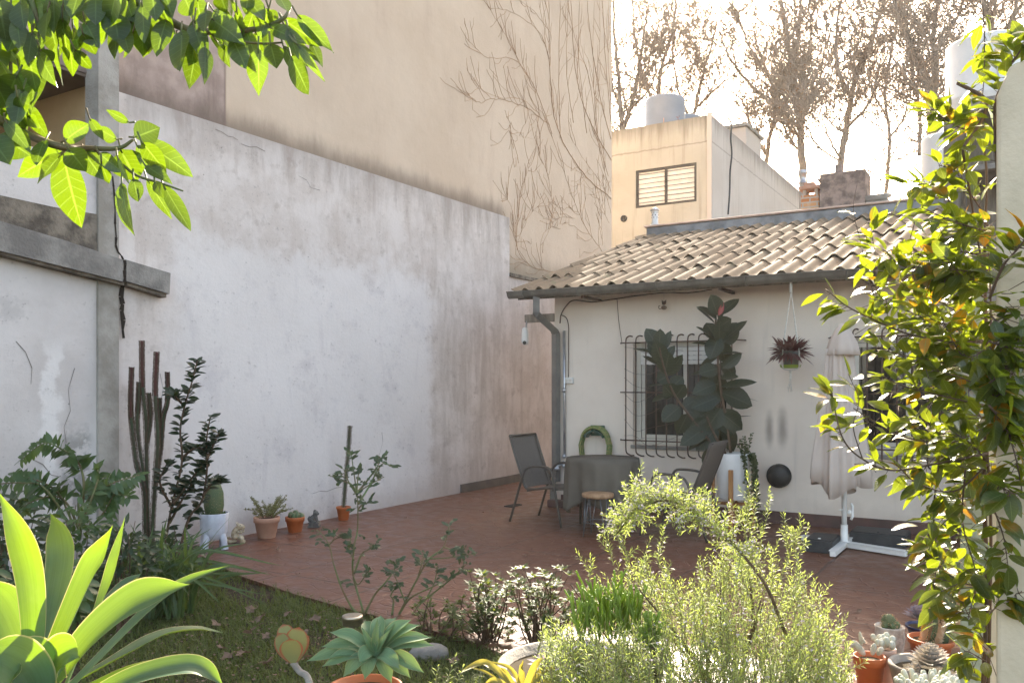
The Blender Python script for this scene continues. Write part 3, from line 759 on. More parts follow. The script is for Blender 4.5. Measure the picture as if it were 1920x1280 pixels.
# windows
def window(h, shut, nm, sash=.045):
    a0, a1, z0, z1 = h
    root = None
    f = MB(); d0 = .10
    def bar(aa, ab_, za, zb, dd=d0, th=.05): f.obox(H(aa, dd, za), HU * (ab_ - aa), HV * th, UP * (zb - za))
    e = .001
    bar(a0 + e, a0 + .06, z0 + e, z1 - e); bar(a1 - .06, a1 - e, z0 + e, z1 - e); bar(a0 + .06, a1 - .06, z0 + e, z0 + .07); bar(a0 + .06, a1 - .06, z1 - .06, z1 - e)
    fo = f.build('window_frame', M['cream'], hs, smooth=False, bevel=.006)
    am = (a0 + a1) / 2
    f = MB()
    for (p, q, dd) in ((a0 + .065, am + .03, .115), (am - .03, a1 - .065, .135)):
        bar(p, p + sash, z0 + .075, z1 - .065, dd, .03); bar(q - sash, q, z0 + .075, z1 - .065, dd, .03); bar(p + sash, q - sash, z0 + .075, z0 + .075 + sash, dd, .03); bar(p + sash, q - sash, z1 - .065 - sash, z1 - .065, dd, .03)
    f.build('sash', M['cream'], fo, smooth=False, bevel=.004)
    f = MB()
    for (p, q, dd) in ((a0 + .065, am + .03, .13), (am - .03, a1 - .065, .15)):
        f.obox(H(p + sash - .005, dd, z0 + .075 + sash), HU * (q - p - 2 * sash + .01), HV * .006, UP * (z1 - z0 - .14 - 2 * sash))
    f.build('pane', M['glass'], fo, smooth=False)
    if shut:
        f = MB(); n = int((z1 - .062 - shut) / .052)
        for k in range(n):
            z = z1 - .062 - (k + 1) * .052
            f.obox(H(a0 + .064, .082, z + .004), HU * (a1 - a0 - .128), HV * .012, UP * .046)
            for i in range(14): f.obox(H(a0 + .09 + i * (a1 - a0 - .18) / 14, .0805, z + .001), HU * .04, HV * .012, UP * .003)
        f.build('shutter', M['shutter'], fo, smooth=False, bevel=.004)
    f = MB(); f.obox(H(a0 - .02, -.035, z0 - .045), HU * (a1 - a0 + .04), HV * .13, UP * .043); f.build('sill', M['stone'] if False else M['concrete'], fo, smooth=False, bevel=.006)
    return fo
window(w1, 1.72, '1'); window(w2, 0, '2')
def grille(a0, a1, z0, z1, n, hz):
    g_ = MB(); off = -.15
    for i in range(n):
        a = a0 + (a1 - a0) * i / (n - 1)
        b = [H(a + .035, off + .12, z1 + .08), H(a + .02, off + .07, z1 + .085), H(a + .004, off + .015, z1 + .06), H(a, off, z1 + .01)]
        c_ = [H(a, off, z0), H(a + .004, off + .015, z0 - .07), H(a + .03, off + .08, z0 - .105), H(a + .05, off + .13, z0 - .11)]
        g_.tube(crom(b, 4)[:-1] + crom([H(a, off, z1 + .01), H(a, off, (z0 + z1) / 2), H(a, off, z0)], 2)[:-1] + crom(c_, 4), .0085, 6)
    for z in hz:
        g_.tube([H(a0 - .12, off + .13, z), H(a0 - .075, off + .012, z), H(a1 + .075, off + .012, z), H(a1 + .12, off + .13, z)], .008, 5)
    return g_.build('window_grille', M['iron'], hs)
grille(w1[0] - .03, w1[1] + .04, .78, 2.02, 11, (.86, 1.43, 2.02))
grille(w2[0] - .05, w2[1] + .05, .78, 2.02, 10, (.86, 1.43, 2.02))
random.seed(5)
m_ = MB(); a0 = w1[0]
for k in range(7):
    z = .9 + .17 * k
    m_.tube(crom([H(a0 - .05, -.155, z + U(-.05, .05)), H(a0 + .1, -.16, z + U(-.1, .05)), H(a0 + .28, -.16, z - U(0, .12)), H(a0 + U(.3, .7), -.158, z + U(-.1, .1))], 4), .0022, 3)
m_.build('string_light_wire', M['iron'], hs)
# roof vent
c = F(1228, 420, 3.84)
rv = thing('vent_pipe', 'short white perforated vent pipe standing on the roof parapet', 'vent', V((c.x, c.y, 4.165)))
m_ = MB(); b = V((c.x, c.y, 4.165)); m_.lathe(b, [(.085, 0), (.085, .03), (.055, .035), (.055, .26)], 18); m_.build('pipe', M['white'], rv)
m_ = MB(); m_.lathe(b, [(.075, .255), (.078, .275), (.02, .31), (.001, .312)], 18); m_.build('cap', M['zinc2'], rv)
for k in range(18):
    an = R(k * 60 + (k // 6) * 30); z = .14 + (k // 6) * .04
    m_ = MB(); m_.ball(b + V((math.cos(an) * .0545, math.sin(an) * .0545, z)), .009, 6, 4); m_.build('hole', M['crack'], rv)

# ------------------------------------------------------------------ rear house with tanks
B5 = 12.5
rh = thing('rear_house', 'two storey cream block behind the roof with one barred window', 'house', H(-3, B5 + 2, 0))
ra1 = a_of(F(1333, 300, B5)); RZ = 8.70
fl, fr = a_of(F(1192, 350, B5)), a_of(F(1306, 350, B5))
fz0, fz1 = F(1250, 384, B5).z, F(1250, 312, B5).z
m_ = MB(); wall_holes(m_, HC + HV * B5, HU, -HV, -7.0, ra1, 0, RZ, [(fl, fr, fz0, fz1)], .14)
m_.add([H(-7.0, B5, RZ), H(ra1, B5, RZ), H(ra1, B5 + .18, RZ), H(-7.0, B5 + .18, RZ)], [(0, 1, 2, 3)], [(0, 8.6)] * 4)
m_.add([H(-7.0, B5 + .18, RZ - .5), H(ra1, B5 + .18, RZ - .5), H(ra1, B5 + .18, RZ), H(-7.0, B5 + .18, RZ)], [(3, 2, 1, 0)], [(0, 6.), (3, 6.), (3, 6.4), (0, 8.6)])
m_.build('front_wall', M['rear_front'], rh, smooth=False)
m_ = MB(); q = [(B5 - .012, 0), (23.3, 0), (23.3, RZ + .005), (B5 - .012, RZ + .005)]
m_.add([H(ra1 + .001, b, z) for b, z in q], [(0, 1, 2, 3)], q)
m_.add([H(ra1 + .001, q[3][0], RZ + .005), H(ra1 + .001, 23.3, RZ + .005), H(ra1 - .16, 23.3, RZ + .005), H(ra1 - .16, q[3][0], RZ + .005)], [(0, 1, 2, 3)], [(0, 8.6)] * 4)
m_.add([H(ra1 - .16, q[3][0], RZ + .005), H(ra1 - .16, 23.3, RZ + .005), H(ra1 - .16, 23.3, 8.0), H(ra1 - .16, q[3][0], 8.0)], [(0, 1, 2, 3)], [(0, 8.6)] * 4)
m_.add([H(-7.0, 23.3, 0), H(ra1, 23.3, 0), H(ra1, 23.3, RZ), H(-7.0, 23.3, RZ)], [(3, 2, 1, 0)], [(0, 0), (3, 0), (3, 6), (0, 6)])
m_.build('side_wall', M['rear_side'], rh, smooth=False)
m_ = MB(); m_.obox(H(ra1 - .1, B5 - .035, 0), HU * .13, HV * .022, UP * (RZ + .06)); m_.build('corner_pilaster', M['rear_side'], rh, smooth=False, bevel=.01)
m_ = MB(); m_.obox(H(-7.0, B5 + .19 , 8.1), HU * (ra1 + 6.8), HV * 10.5, UP * .08); m_.build('flat_roof', M['tile'], rh, smooth=False)
m_ = MB()
def fb(mb, a0, a1, z0, z1, d=.02, th=.06): mb.obox(H(a0, B5 + d, z0), HU * (a1 - a0), HV * th, UP * (z1 - z0))
e = .001
fb(m_, fl + e, fl + .07, fz0 + e, fz1 - e); fb(m_, fr - .07, fr - e, fz0 + e, fz1 - e); fb(m_, fl + .07, fr - .07, fz0 + e, fz0 + .07); fb(m_, fl + .07, fr - .07, fz1 - .07, fz1 - e); fm = (fl + fr) / 2; fb(m_, fm - .035, fm + .035, fz0 + .07, fz1 - .07)
rwf = m_.build('window_frame', M['black'], rh, smooth=False)
m_ = MB(); n = 9
for k in range(n):
    z = fz0 + .07 + (fz1 - fz0 - .1) * k / n; dz = (fz1 - fz0 - .1) / n
    fb(m_, fl + .07, fm - .035, z + .004, z + dz, .055, .012); fb(m_, fm + .035, fr - .07, z + .004, z + dz, .055, .012)
m_.build('shutter', M['shutter'], rwf, smooth=False)
m_ = MB()
for k in range(1, 8):
    z = fz0 + (fz1 - fz0) * k / 8
    m_.tube([H(fl + .04, B5 + .015, z), H(fr - .04, B5 + .015, z)], .008, 5)
m_.build('window_bar', M['black'], rwf)
c = F(1170, 410, B5); m_ = MB(); m_.lathe(c, [(.095, 0), (.095, .035), (.06, .04), (.045, .008), (.001, .006)], 18, axis=-HV, capb=False); m_.build('wall_vent', M['black'], rh)
m_ = MB(); s1 = lambda px, py: (lambda k: (lambda b: H(ra1 + .015, b, CAM_H + (HOR - py) / FPX * H(ra1, b, 0).y))(((HC + HU * ra1).x - k * (HC + HU * ra1).y) / (k * HV.y - HV.x)))((px - 960) / FPX)
m_.tube(crom([s1(1364, 222), s1(1370, 232), s1(1369, 260), s1(1371, 290), s1(1368, 320), s1(1367, 360), s1(1364, 402)], 5), .028, 5); m_.build('downpipe', M['black'], rh)
p0 = s1(1400, 262); p1 = s1(1428, 285)
bb0 = (p0 - HC).dot(HV); bb1 = (p1 - HC).dot(HV)
m_ = MB(); m_.obox(H(ra1 - .82, bb0, 8.3), HU * .8, HV * (bb1 - bb0), UP * .98); ch = m_.build('chimney', M['rear_side'], rh, smooth=False)
m_ = MB(); m_.obox(H(ra1 - .89, bb0 - .08, 9.28), HU * .94, HV * (bb1 - bb0 + .16), UP * .10); m_.build('chimney_cap', M['concrete'], ch, smooth=False, bevel=.01)
def tank(name, label, c, r, h, m, printed=None, group=None):
    o = thing(name, label, 'water tank', c, group)
    b = MB(); b.lathe(c, [(r * .98, 0), (r, .02), (r, h * .3), (r * 1.012, h * .31), (r, h * .32), (r, h * .92), (r * .99, h * .95), (r * .93, h * .97), (r * .35, h * .985), (r * .3, h), (.001, h * 1.005)], 40, capt=False)
    b.build('barrel', m, o)
    if printed:
        b = MB(); d = V((-.18, -1, 0)).normalized(); sd_ = V((-d.y, d.x, 0))
        for (u_, z_, su, sz_) in ((.42, .62, .06, .012), (.45, .60, .012, .05), (.48, .58, .05, .012), (.44, .55, .04, .012), (.50, .64, .012, .035), (.43, .50, .09, .018), (.43, .46, .08, .012)):
            an = u_ * 1.5
            pos = c + (d * math.cos(an) + sd_ * math.sin(an)) * (r * 1.006) + UP * h * z_
            b = MB(); b.box(pos, su * 1.2, .004, sz_ * 1.3, (sd_ * math.cos(an) - d * math.sin(an)), (d * math.cos(an) + sd_ * math.sin(an)))
            b.build('printed_mark', printed, o, smooth=False)
    b = MB(); d = V((-.25, -1, 0)).normalized(); b.tube([c + d * (r + .012) + UP * (-.05), c + d * (r + .012) + UP * h * .6], .014, 6); b.build('pipe', M['pot'] if printed else M['zinc2'], o)
    return o
tank('water_tank', 'grey blue round water tank with pipe on the cream rear block', V(((1247 - 960) / FPX * 25.5, 25.5, 8.182)), .60, 2.0, M['tank'], M['red'])
tank('water_tank', 'small grey water tank half hidden behind the larger grey blue one', V(((1288 - 960) / FPX * 27.2, 27.2, 8.182)), .43, 2.0, M['tank'])

# ------------------------------------------------------------------ chimneys on the flat roof
def boxz(mb, pxl, pxr, pyt, zb, b, dep):
    l, r = F(pxl, pyt, b), F(pxr, pyt, b)
    al, ar = a_of(l), a_of(r)
    zt = (l.z + r.z) / 2
    c = [(al, zb), (ar, zb), (ar, zt), (al, zt)]
    for d, fl_ in ((0, False), (dep, True)):
        mb.add([H(a, b + d, z) for a, z in c], [(0, 1, 2, 3) if not fl_ else (3, 2, 1, 0)], c)
    for i in range(4):
        p, q_ = c[i], c[(i + 1) % 4]
        mb.add([H(p[0], b, p[1]), H(p[0], b + dep, p[1]), H(q_[0], b + dep, q_[1]), H(q_[0], b, q_[1])], [(0, 1, 2, 3)], [p, (p[0] + dep, p[1]), (q_[0] + dep, q_[1]), q_])
    return al, ar, zt
bc = thing('brick_chimney', 'small orange brick chimney beside the rough masonry stack', 'chimney', H(2.0, 4.6, 3.855))
m_ = MB(); al, ar, zt = boxz(m_, 1502, 1535, 365, 3.855, 4.5, .3); m_.build('stack', M['brick'], bc, smooth=False)
for (x, y) in ((al + .02, 4.52), (ar - .07, 4.52), (al + .02, 4.73), (ar - .07, 4.73)):
    m_ = MB(); m_.obox(H(x, y, zt), HU * .05, HV * .05, UP * .09); m_.build('support', M['brick'], bc, smooth=False)
m_ = MB(); m_.obox(H(al - .04, 4.46, zt + .09), HU * (ar - al + .08), HV * .38, UP * .05); m_.obox(H(al + .03, 4.54, zt + .14), HU * .16, HV * .2, UP * .07); m_.build('cap', M['pot'], bc, smooth=False, bevel=.01)
ms = thing('masonry_stack', 'weathered brown plastered masonry stack on the house roof', 'chimney', H(2.6, 4.7, 3.855))
m_ = MB(); al, ar, zt = boxz(m_, 1537, 1622, 322, 3.855, 4.45, .55)
mso = m_.build('stack', M['stone'], ms, smooth=False, bevel=.03)
m_ = MB(); m_.obox(H(al - .03, 4.42, zt - .10), HU * .08, HV * .6, UP * .03); m_.obox(H(al + .2, 4.6, zt), HU * .1, HV * .1, UP * .16); m_.build('cap', M['stone'], ms, smooth=False)
m_ = MB()
al2, ar2, zt2 = boxz(m_, 1624, 1664, 372, 3.855, 4.5, .5)
for k in range(6):
    a = al2 + (ar2 - al2) * (k + .5) / 6
    m_.tube([H(a, 4.46, zt2 + .015), H(a, 4.9, zt2 + .11)], .04, 8)
tag(m_.build('tile_ridge', M['tile'], loc=H(3.2, 4.7, 3.855), smooth=False), 'short row of grey ridge tiles beside the masonry stack', 'roof tiles')
c = F(1505, 340, 4.95)
m_ = MB(); b = V((c.x, c.y, 3.855)); m_.lathe(b, [(.055, 0), (.055, .98), (.075, .985), (.075, 1.0), (.05, 1.0), (.05, 1.12), (.075, 1.13), (.075, 1.2), (.001, 1.22)], 16)
tag(m_.build('flue_pipe', M['zinc2'], loc=b), 'shiny metal flue pipe behind the small brick chimney', 'flue')

# ------------------------------------------------------------------ neighbour at right with tanks
nb = thing('neighbour_shed', 'weathered grey shed wall with a pipe at the right end of the tiled roof', 'shed', H(6, 1, 0))
m_ = MB(); m_.obox(H(4.64, -.30, 0), HU * 3.5, HV * 5.7, UP * 3.95); m_.build('wall', M['greywood'], nb, smooth=False)
m_ = MB(); m_.obox(H(4.45, -.44, 2.35), HU * .185, HV * .16, UP * 1.75); m_.build('corner_post', M['greywood'], nb, smooth=False, bevel=.01)
m_ = MB(); m_.tube([H(4.56, -.50, 2.5), H(4.56, -.50, 3.2), H(4.575, -.495, 3.3), H(4.575, -.495, 3.8)], .045, 10); m_.build('pipe', M['pvc'], nb)
m_ = MB(); m_.obox(H(4.645, -.95, 3.42), HU * 3.4, HV * .645, UP * .05); m_.build('awning', M['concrete'], nb, smooth=False, bevel=.01)
m_ = MB(); m_.obox(H(4.65, -.9, 3.96), HU * 3.5, HV * 6.2, UP * .12); m_.build('roof_slab', M['concrete'], nb, smooth=False, bevel=.01)
m_ = MB(); m_.obox(H(4.08, 5.43, 0), HU * 4, HV * 2.2, UP * 5.72); m_.build('upper_storey', M['greywood'], nb, smooth=False)
tank('water_tank', 'big white water tank above the grey shed at upper right', V((7.78, 13.8, 5.722)), .60, 1.42, M['tank2'])
c = F(1777, 300, 4.72); tank('water_tank', 'narrow white water tank rising behind the roof parapet at right', V((c.x, c.y, 3.855)), .36, 1.42, M['tank2'])

# posts in the right foreground, square to the house
p = V(((1868 - 960) / FPX * 2.2, 2.2, 0))
q = lambda u, v, z: p + HU * u + HV * v + UP * z
m_ = MB(); m_.add([q(0, 0, 0), q(.16, 0, 0), q(.16, .15, 0), q(0, .15, 0), q(0, 0, 2.29), q(.16, 0, 2.40), q(.16, .15, 2.40), q(0, .15, 2.29), q(.03, 0, 2.365), q(.03, .15, 2.365)],
    [(3, 2, 1, 0), (0, 1, 5, 8, 4), (1, 2, 6, 5), (2, 3, 7, 9, 6), (3, 0, 4, 7), (4, 8, 9, 7), (8, 5, 6, 9)])
tag(m_.build('concrete_post', M['post'], loc=p, smooth=False, bevel=.01), 'pale concrete post at the right edge carrying vine leaves', 'post')
p = V(((1800 - 960) / FPX * 2.9, 2.9, 0))
po = thing('lichen_post', 'thin greenish post speckled with black lichen behind the climbing vine', 'post', p)
m_ = MB(); m_.obox(p, HU * .075, HV * .07, UP * 1.84); m_.build('post', M['lichen'], po, smooth=False, bevel=.006)
m_ = MB(); m_.obox(p + HU * .0785 + HV * .012, HU * .062, HV * .05, UP * 1.80); m_.build('side_panel', M['post'], po, smooth=False, bevel=.004)

# ------------------------------------------------------------------ furniture on the terrace
def make_chair(label):
    o = thing('patio_chair', label, 'chair', (0, 0, 0), 'sling patio chairs around the table')
    for s in (-1, 1):
        y = .27 * s
        b = MB()
        b.tube(crom([(.34, y, 0.0), (.29, y, .22), (.245, y, .44), (.215, y, .57), (.17, y, .625), (.08, y, .635), (-.06, y, .625), (-.14, y, .585), (-.185, y, .49), (-.235, y, .36), (-.36, y, 0)], 4), .0135, 8)
        b.build('leg_frame', M['frame'], o, world=False)
        b = MB()
        b.tube(crom([(.25, y * .9, .405), (.15, y * .9, .405), (-.10, y * .9, .375), (-.17, y * .9, .40), (-.21, y * .9, .50), (-.30, y * .9, .72), (-.385, y * .9, .95)], 4), .0125, 8)
        b.build('side_rail', M['frame'], o, world=False)
    b = MB()
    for x, z, w_, r_ in ((.22, .39, .265, .01), (-.12, .36, .265, .01), (-.385, .952, .243, .0125)):
        b = MB(); b.tube([(x, -w_, z), (x, w_, z)], r_, 8); b.build('crossbar', M['frame'], o, world=False)
    def sheet(path, sag):
        b = MB(); p = crom(path, 5); n = 9; vs = []; fs = []
        for i, q in enumerate(p):
            for k in range(n):
                u = k / (n - 1) * 2 - 1
                vs.append((q.x + sag[0] * (1 - u * u), u * .235, q.z + sag[1] * (1 - u * u)))
        for i in range(len(p) - 1):
            for k in range(n - 1): a = i * n + k; fs.append((a, a + 1, a + n + 1, a + n))
        return b.add(vs, fs)
    se = sheet([(.26, 0, .395), (.24, 0, .412), (.12, 0, .41), (-.08, 0, .383), (-.14, 0, .388)], (0, -.02)).build('seat', M['sling'], o, world=False)
    ba = sheet([(-.145, 0, .39), (-.18, 0, .43), (-.22, 0, .52), (-.30, 0, .72), (-.39, 0, .962)], (-.02, 0)).build('backrest', M['sling'], o, world=False)
    for q in (se, ba): q.modifiers.new('thick', 'SOLIDIFY').thickness = .004
    return o
ch1 = make_chair('empty brown sling patio chair standing in the open left of the round table')
c0 = (G(957, 977) + G(1057, 990)) / 2 + V((.16, .22, 0))
ch1.location = c0; ch1.rotation_euler = (0, 0, math.atan2(-.45, .57))
dup(ch1, V((1.73, 8.55, 0)), math.atan2(.55, -.85), 'brown sling patio chair seen from behind, right of the table before the rubber plant')

TC = V((.97, 9.0, 0))
tb_ = thing('garden_table', 'round garden table hidden under the dark grey tablecloth', 'table', TC)
b = MB(); b.lathe(TC, [(.37, .71), (.375, .715), (.375, .732), (.37, .737)], 32, capt=True); b.build('tabletop', M['frame'], tb_)
for k in range(4):
    an = R(45 + 90 * k); b = MB(); b.tube([TC + V((.30 * math.cos(an), .30 * math.sin(an), .71)), TC + V((.31 * math.cos(an), .31 * math.sin(an), 0))], .014, 8); b.build('leg', M['frame'], tb_)
b = MB(); nA = 160; rings = []
random.seed(11)
for i in range(15):
    q = i / 14; ring_ = []
    for k in range(nA):
        an = 2 * math.pi * k / nA
        corner = abs(math.cos(2 * (an - R(12)))) ** 2
        drop = (.40 + .17 * corner) * q
        fold = .030 * math.sin(an * 9 + .8 * math.sin(an * 2)) + .022 * math.sin(an * 14 + 1.3) + .02 * corner
        r = .388 + .012 * min(1, q * 6) + (q ** .8) * (fold + .012) - .03 * q
        ring_.append((r * math.cos(an), r * math.sin(an), .7435 - drop - (.008 if q > 0 else 0)))
    rings.append(ring_)
vs = [TC + V((0, 0, .7445))] + [TC + V(p) for rg in rings for p in rg]; fs = [(0, 1 + k, 1 + (k + 1) % nA) for k in range(nA)]
for i in range(14):
    for k in range(nA): a, c = 1 + i * nA + k, 1 + i * nA + (k + 1) % nA; fs.append((a, a + nA, c + nA, c))
b.add(vs, fs)
o = b.build('tablecloth', M['cloth'], loc=TC + V((0, 0, .74))); o.modifiers.new('thick', 'SOLIDIFY').thickness = .003
tag(o, 'dark grey tablecloth draped in folds over the round garden table', 'tablecloth')

SC = V((.865, 8.45, 0))
st = thing('stool', 'small stool with a wood slice seat and grey hairpin legs before the table', 'stool', SC)
b = MB(); b.lathe(SC, [(.150, .395), (.158, .40), (.160, .415), (.158, .432), (.150, .438)], 32, mod=lambda an, z: 1 + .02 * math.sin(an * 3) + .012 * math.sin(an * 7), capt=True); b.build('seat', M['slice'], st)
for k in range(4):
    an = R(20 + 90 * k); b = MB()
    f = SC + V((.165 * math.cos(an), .165 * math.sin(an), .006))
    for d in (-.30, .30):
        b.tube([SC + V((.125 * math.cos(an + d), .125 * math.sin(an + d), .396)), f], .0055, 6)
    b.build('leg', M['hair'], st)
b = MB(); b.tube([SC + V((.146 * math.cos(R(10 * k)), .146 * math.sin(R(10 * k)), .15)) for k in range(37)], .005, 6, cap=False); b.build('ring', M['hair'], st)

# hose reel on the wall
c = F(1116, 812, -.10)
hr = thing('hose_reel', 'green plastic hose hanger on the house wall holding a coiled striped hose', 'hose reel', c)
b = MB(); b.box(c + UP * .03 + HV * .07, .19, .02, .13, HU, HV); b.box(c + UP * .075 + HV * .03 , .05, .07, .03, HU, HV); b.build('back_plate', M['reel'], hr, smooth=False, bevel=.008)
b = MB()
arc = [(math.cos(R(d)) * .15, math.sin(R(d)) * .13 - .09) for d in range(25, 156, 10)]
vs = []; fs = []
for (x, z) in arc:
    for y in (-.05, .06): vs += [c + HU * x + UP * z + HV * y, c + HU * x * .86 + UP * (z - .02) + HV * y]
for i in range(len(arc) - 1):
    a = i * 4; e_ = a + 4
    fs += [(a, a + 2, e_ + 2, e_), (a + 1, e_ + 1, e_ + 3, a + 3), (a, e_, e_ + 1, a + 1), (a + 2, a + 3, e_ + 3, e_ + 2)]
fs += [(0, 1, 3, 2), (len(vs) - 4, len(vs) - 2, len(vs) - 1, len(vs) - 3)]
b.add(vs, fs); b.build('cradle', M['reel'], hr, smooth=False)
b = MB(); random.seed(2)
for k in range(7):
    y = -.045 + .014 * k; r = .165 + .012 * (k % 3); dz = U(.0, .03)
    pts = [c + HU * (r * math.cos(R(d)) * (1 + (.12 if d < 0 or d > 180 else 0))) + UP * (r * .95 * math.sin(R(d)) * (1.0 if 0 <= d <= 180 else 3.0 + dz * 4) - .09) + HV * y for d in range(-90, 271, 12)]
    b.tube(pts, .0095, 6, cap=False)
b.build('hose', M['hose'], hr)
# small pot by the hose
c = F(1086, 850, -.3); c = V((c.x, c.y, 0)); 

# stand, pot, rubber plant
PC = V((2.37, 9.02, 0))
ps = thing('plant_stand', 'varnished pine stand with four legs holding the white pot', 'plant stand', PC)
for k in range(4):
    an = R(100 + 90 * k - 31); d = V((math.cos(an), math.sin(an), 0)); t_ = V((-d.y, d.x, 0))
    b = MB(); b.box(PC + d * .207 + UP * .315, .032, .05, .63, d, t_); b.build('leg', M['pine'], ps, smooth=False, bevel=.006)
for k in range(2):
    an = R(100 + 90 * k - 31); d = V((math.cos(an), math.sin(an), 0)); t_ = V((-d.y, d.x, 0))
    b = MB(); b.box(PC + UP * (.285 + .0 * k) - (UP * .034 * k), .38, .04, .032, d, t_); b.build('crossbar', M['pine'], ps, smooth=False, bevel=.004)
rp = thing('rubber_plant', 'tall dark leaved rubber plant in a white pot before the barred window', 'rubber plant', PC + UP * .303)
PB = PC + UP * .303
b = MB(); b.lathe(PB, [(.155, 0), (.16, .01), (.183, .485), (.181, .49), (.172, .488), (.168, .45), (.001, .448)], 40)
b.build('pot', M['wpot'], rp)
b = MB(); b.lathe(PB, [(.167, .452), (.001, .462)], 24, capb=False); b.build('soil', M['soil'], rp)
sb = MB(); lb = MB(); random.seed(21)
pY = 9.0
s1_ = [P(1370, 848, pY), P(1362, 790, pY), P(1350, 720, pY), P(1345, 660, pY), P(1342, 600, pY), P(1345, 575, pY)]
s2_ = [P(1352, 850, pY - .03), P(1325, 820, pY - .05), P(1290, 775, pY - .1), P(1262, 735, pY - .1), P(1245, 690, pY - .1), P(1235, 645, pY - .1)]
s3_ = [P(1360, 850, pY - .05), P(1340, 815, pY - .1), P(1325, 780, pY - .12)]
for s_ in (s1_, s2_, s3_): sb.tube(crom(s_, 5), [.016, .009], 7)
sb.build('stem', M['stem'], rp)
def rubleaf(b_, t_, w, nz=None, fold=.28, dy=0.0):
    p0 = P(b_[0], b_[1], pY + dy * .3); p1 = P(t_[0], t_[1], pY + dy)
    nr = V((U(-.3, .3), -1, U(-.1, .5))) if nz is None else V(nz)
    lb.leaf(p0, p1 - p0, w / FPX * pY, nr, droop=U(-.05, .15), fold=fold, n=7, prof='oval')
RL = [((1345, 590), (1333, 552), 34), ((1345, 600), (1309, 572), 28, (.3, -.6, .8)), ((1346, 592), (1386, 558), 24, (-.3, -.7, .5)), ((1342, 608), (1305, 577), 22, (.2, -.3, 1)), ((1346, 615), (1372, 597), 30), ((1348, 600), (1355, 565), 13),
      ((1345, 640), (1325, 603), 40), ((1345, 640), (1305, 612), 26, (.3, -.5, 1)), ((1352, 640), (1402, 602), 26, (-.3, -.6, .8)), ((1352, 650), (1385, 602), 34), ((1348, 640), (1350, 600), 30), ((1345, 650), (1297, 641), 20, (0, -.4, 1)),
      ((1348, 630), (1330, 675), 36), ((1350, 640), (1362, 680), 34), ((1352, 665), (1395, 658), 18, (0, -.3, 1)), ((1354, 690), (1392, 662), 22), ((1348, 668), (1312, 690), 28, (0, -.5, 1)), ((1350, 680), (1380, 705), 30),
      ((1352, 710), (1385, 705), 28, (0, -.6, 1)), ((1350, 720), (1312, 716), 24, (0, -.4, 1)), ((1352, 725), (1420, 718), 28, (0, -.7, 1)), ((1352, 740), (1425, 742), 8, (0, -.1, 1)), ((1352, 735), (1412, 760), 44, (0, -1, .4)), ((1352, 750), (1310, 742), 34),
      ((1355, 765), (1375, 815), 50), ((1352, 765), (1325, 805), 40), ((1355, 775), (1392, 806), 34), ((1355, 785), (1410, 778), 10, (0, -.1, 1)), ((1350, 770), (1300, 778), 30, (0, -.5, 1)), ((1352, 790), (1345, 835), 40), ((1355, 800), (1378, 846), 36), ((1345, 800), (1305, 845), 38),
      ((1345, 690), (1310, 700), 30), ((1344, 695), (1295, 705), 24, (0, -.4, 1)), ((1345, 745), (1295, 765), 36), ((1342, 720), (1300, 735), 32), ((1350, 700), (1340, 745), 36), ((1335, 700), (1312, 728), 26),
      ((1236, 655), (1212, 614), 36, None), ((1236, 655), (1238, 616), 26), ((1240, 660), (1258, 620), 18), ((1236, 668), (1188, 648), 22, (.2, -.4, 1)), ((1240, 680), (1230, 640), 34), ((1242, 680), (1266, 646), 18), ((1245, 690), (1204, 668), 24, (.2, -.5, 1)), ((1246, 700), (1255, 660), 36), ((1250, 705), (1280, 664), 24),
      ((1240, 672), (1214, 640), 26), ((1252, 720), (1215, 725), 14, (.1, -.2, 1)), ((1252, 705), (1232, 715), 30), ((1255, 730), (1282, 705), 30), ((1258, 740), (1222, 752), 20, (0, -.4, 1)), ((1262, 742), (1245, 722), 34), ((1265, 745), (1285, 720), 28), ((1275, 762), (1241, 790), 36), ((1280, 765), (1310, 745), 26), ((1290, 775), (1270, 815), 32), ((1285, 770), (1312, 775), 24),
      ((1325, 800), (1275, 835), 34), ((1330, 815), (1290, 838), 26, (0, -.5, 1)), ((1325, 790), (1295, 800), 26), ((1345, 835), (1322, 880), 36), ((1350, 840), (1338, 870), 22), ((1330, 780), (1320, 760), 30), ((1325, 775), (1295, 790), 30), ((1330, 770), (1322, 745), 28), ((1335, 750), (1305, 755), 26), ((1330, 735), (1318, 765), 30)]
for r_ in RL: rubleaf(r_[0], r_[1], r_[2], r_[3] if len(r_) > 3 else None, dy=U(-.16, .16))
lb.build('leaves', LM['rubber'], rp)
b = MB(); b.leaf(P(1347, 592, pY - .05), P(1357, 566, pY - .05) - P(1347, 592, pY - .05), .06, V((0, -1, 0)), fold=.7, n=5, prof='lance'); b.build('new_leaf', M['red'], rp)
ib = MB(); random.seed(31)
for k in range(16):
    a0 = R(U(-75, 15)); p0 = PB + V((.15 * math.cos(a0), .15 * math.sin(a0), .46)); p1 = PB + V((.21 * math.cos(a0), .21 * math.sin(a0), .47))
    L = U(.25, .62)
    pts = crom([p0, p1, p1 + V((.03 * math.cos(a0), .03 * math.sin(a0), -L * .4)), p1 + V((U(-.02, .07), U(-.06, .02), -L))], 6)
    ib.tube(pts, .0025, 4)
    for q in pts[2:]:
        for _ in range(3): d = V((U(-1, 1), U(-1, .2), U(-1, .3))).normalized(); ib.leaf(q, d * U(.025, .04), U(.018, .028), V((U(-.5, .5), -1, .5)), n=3)
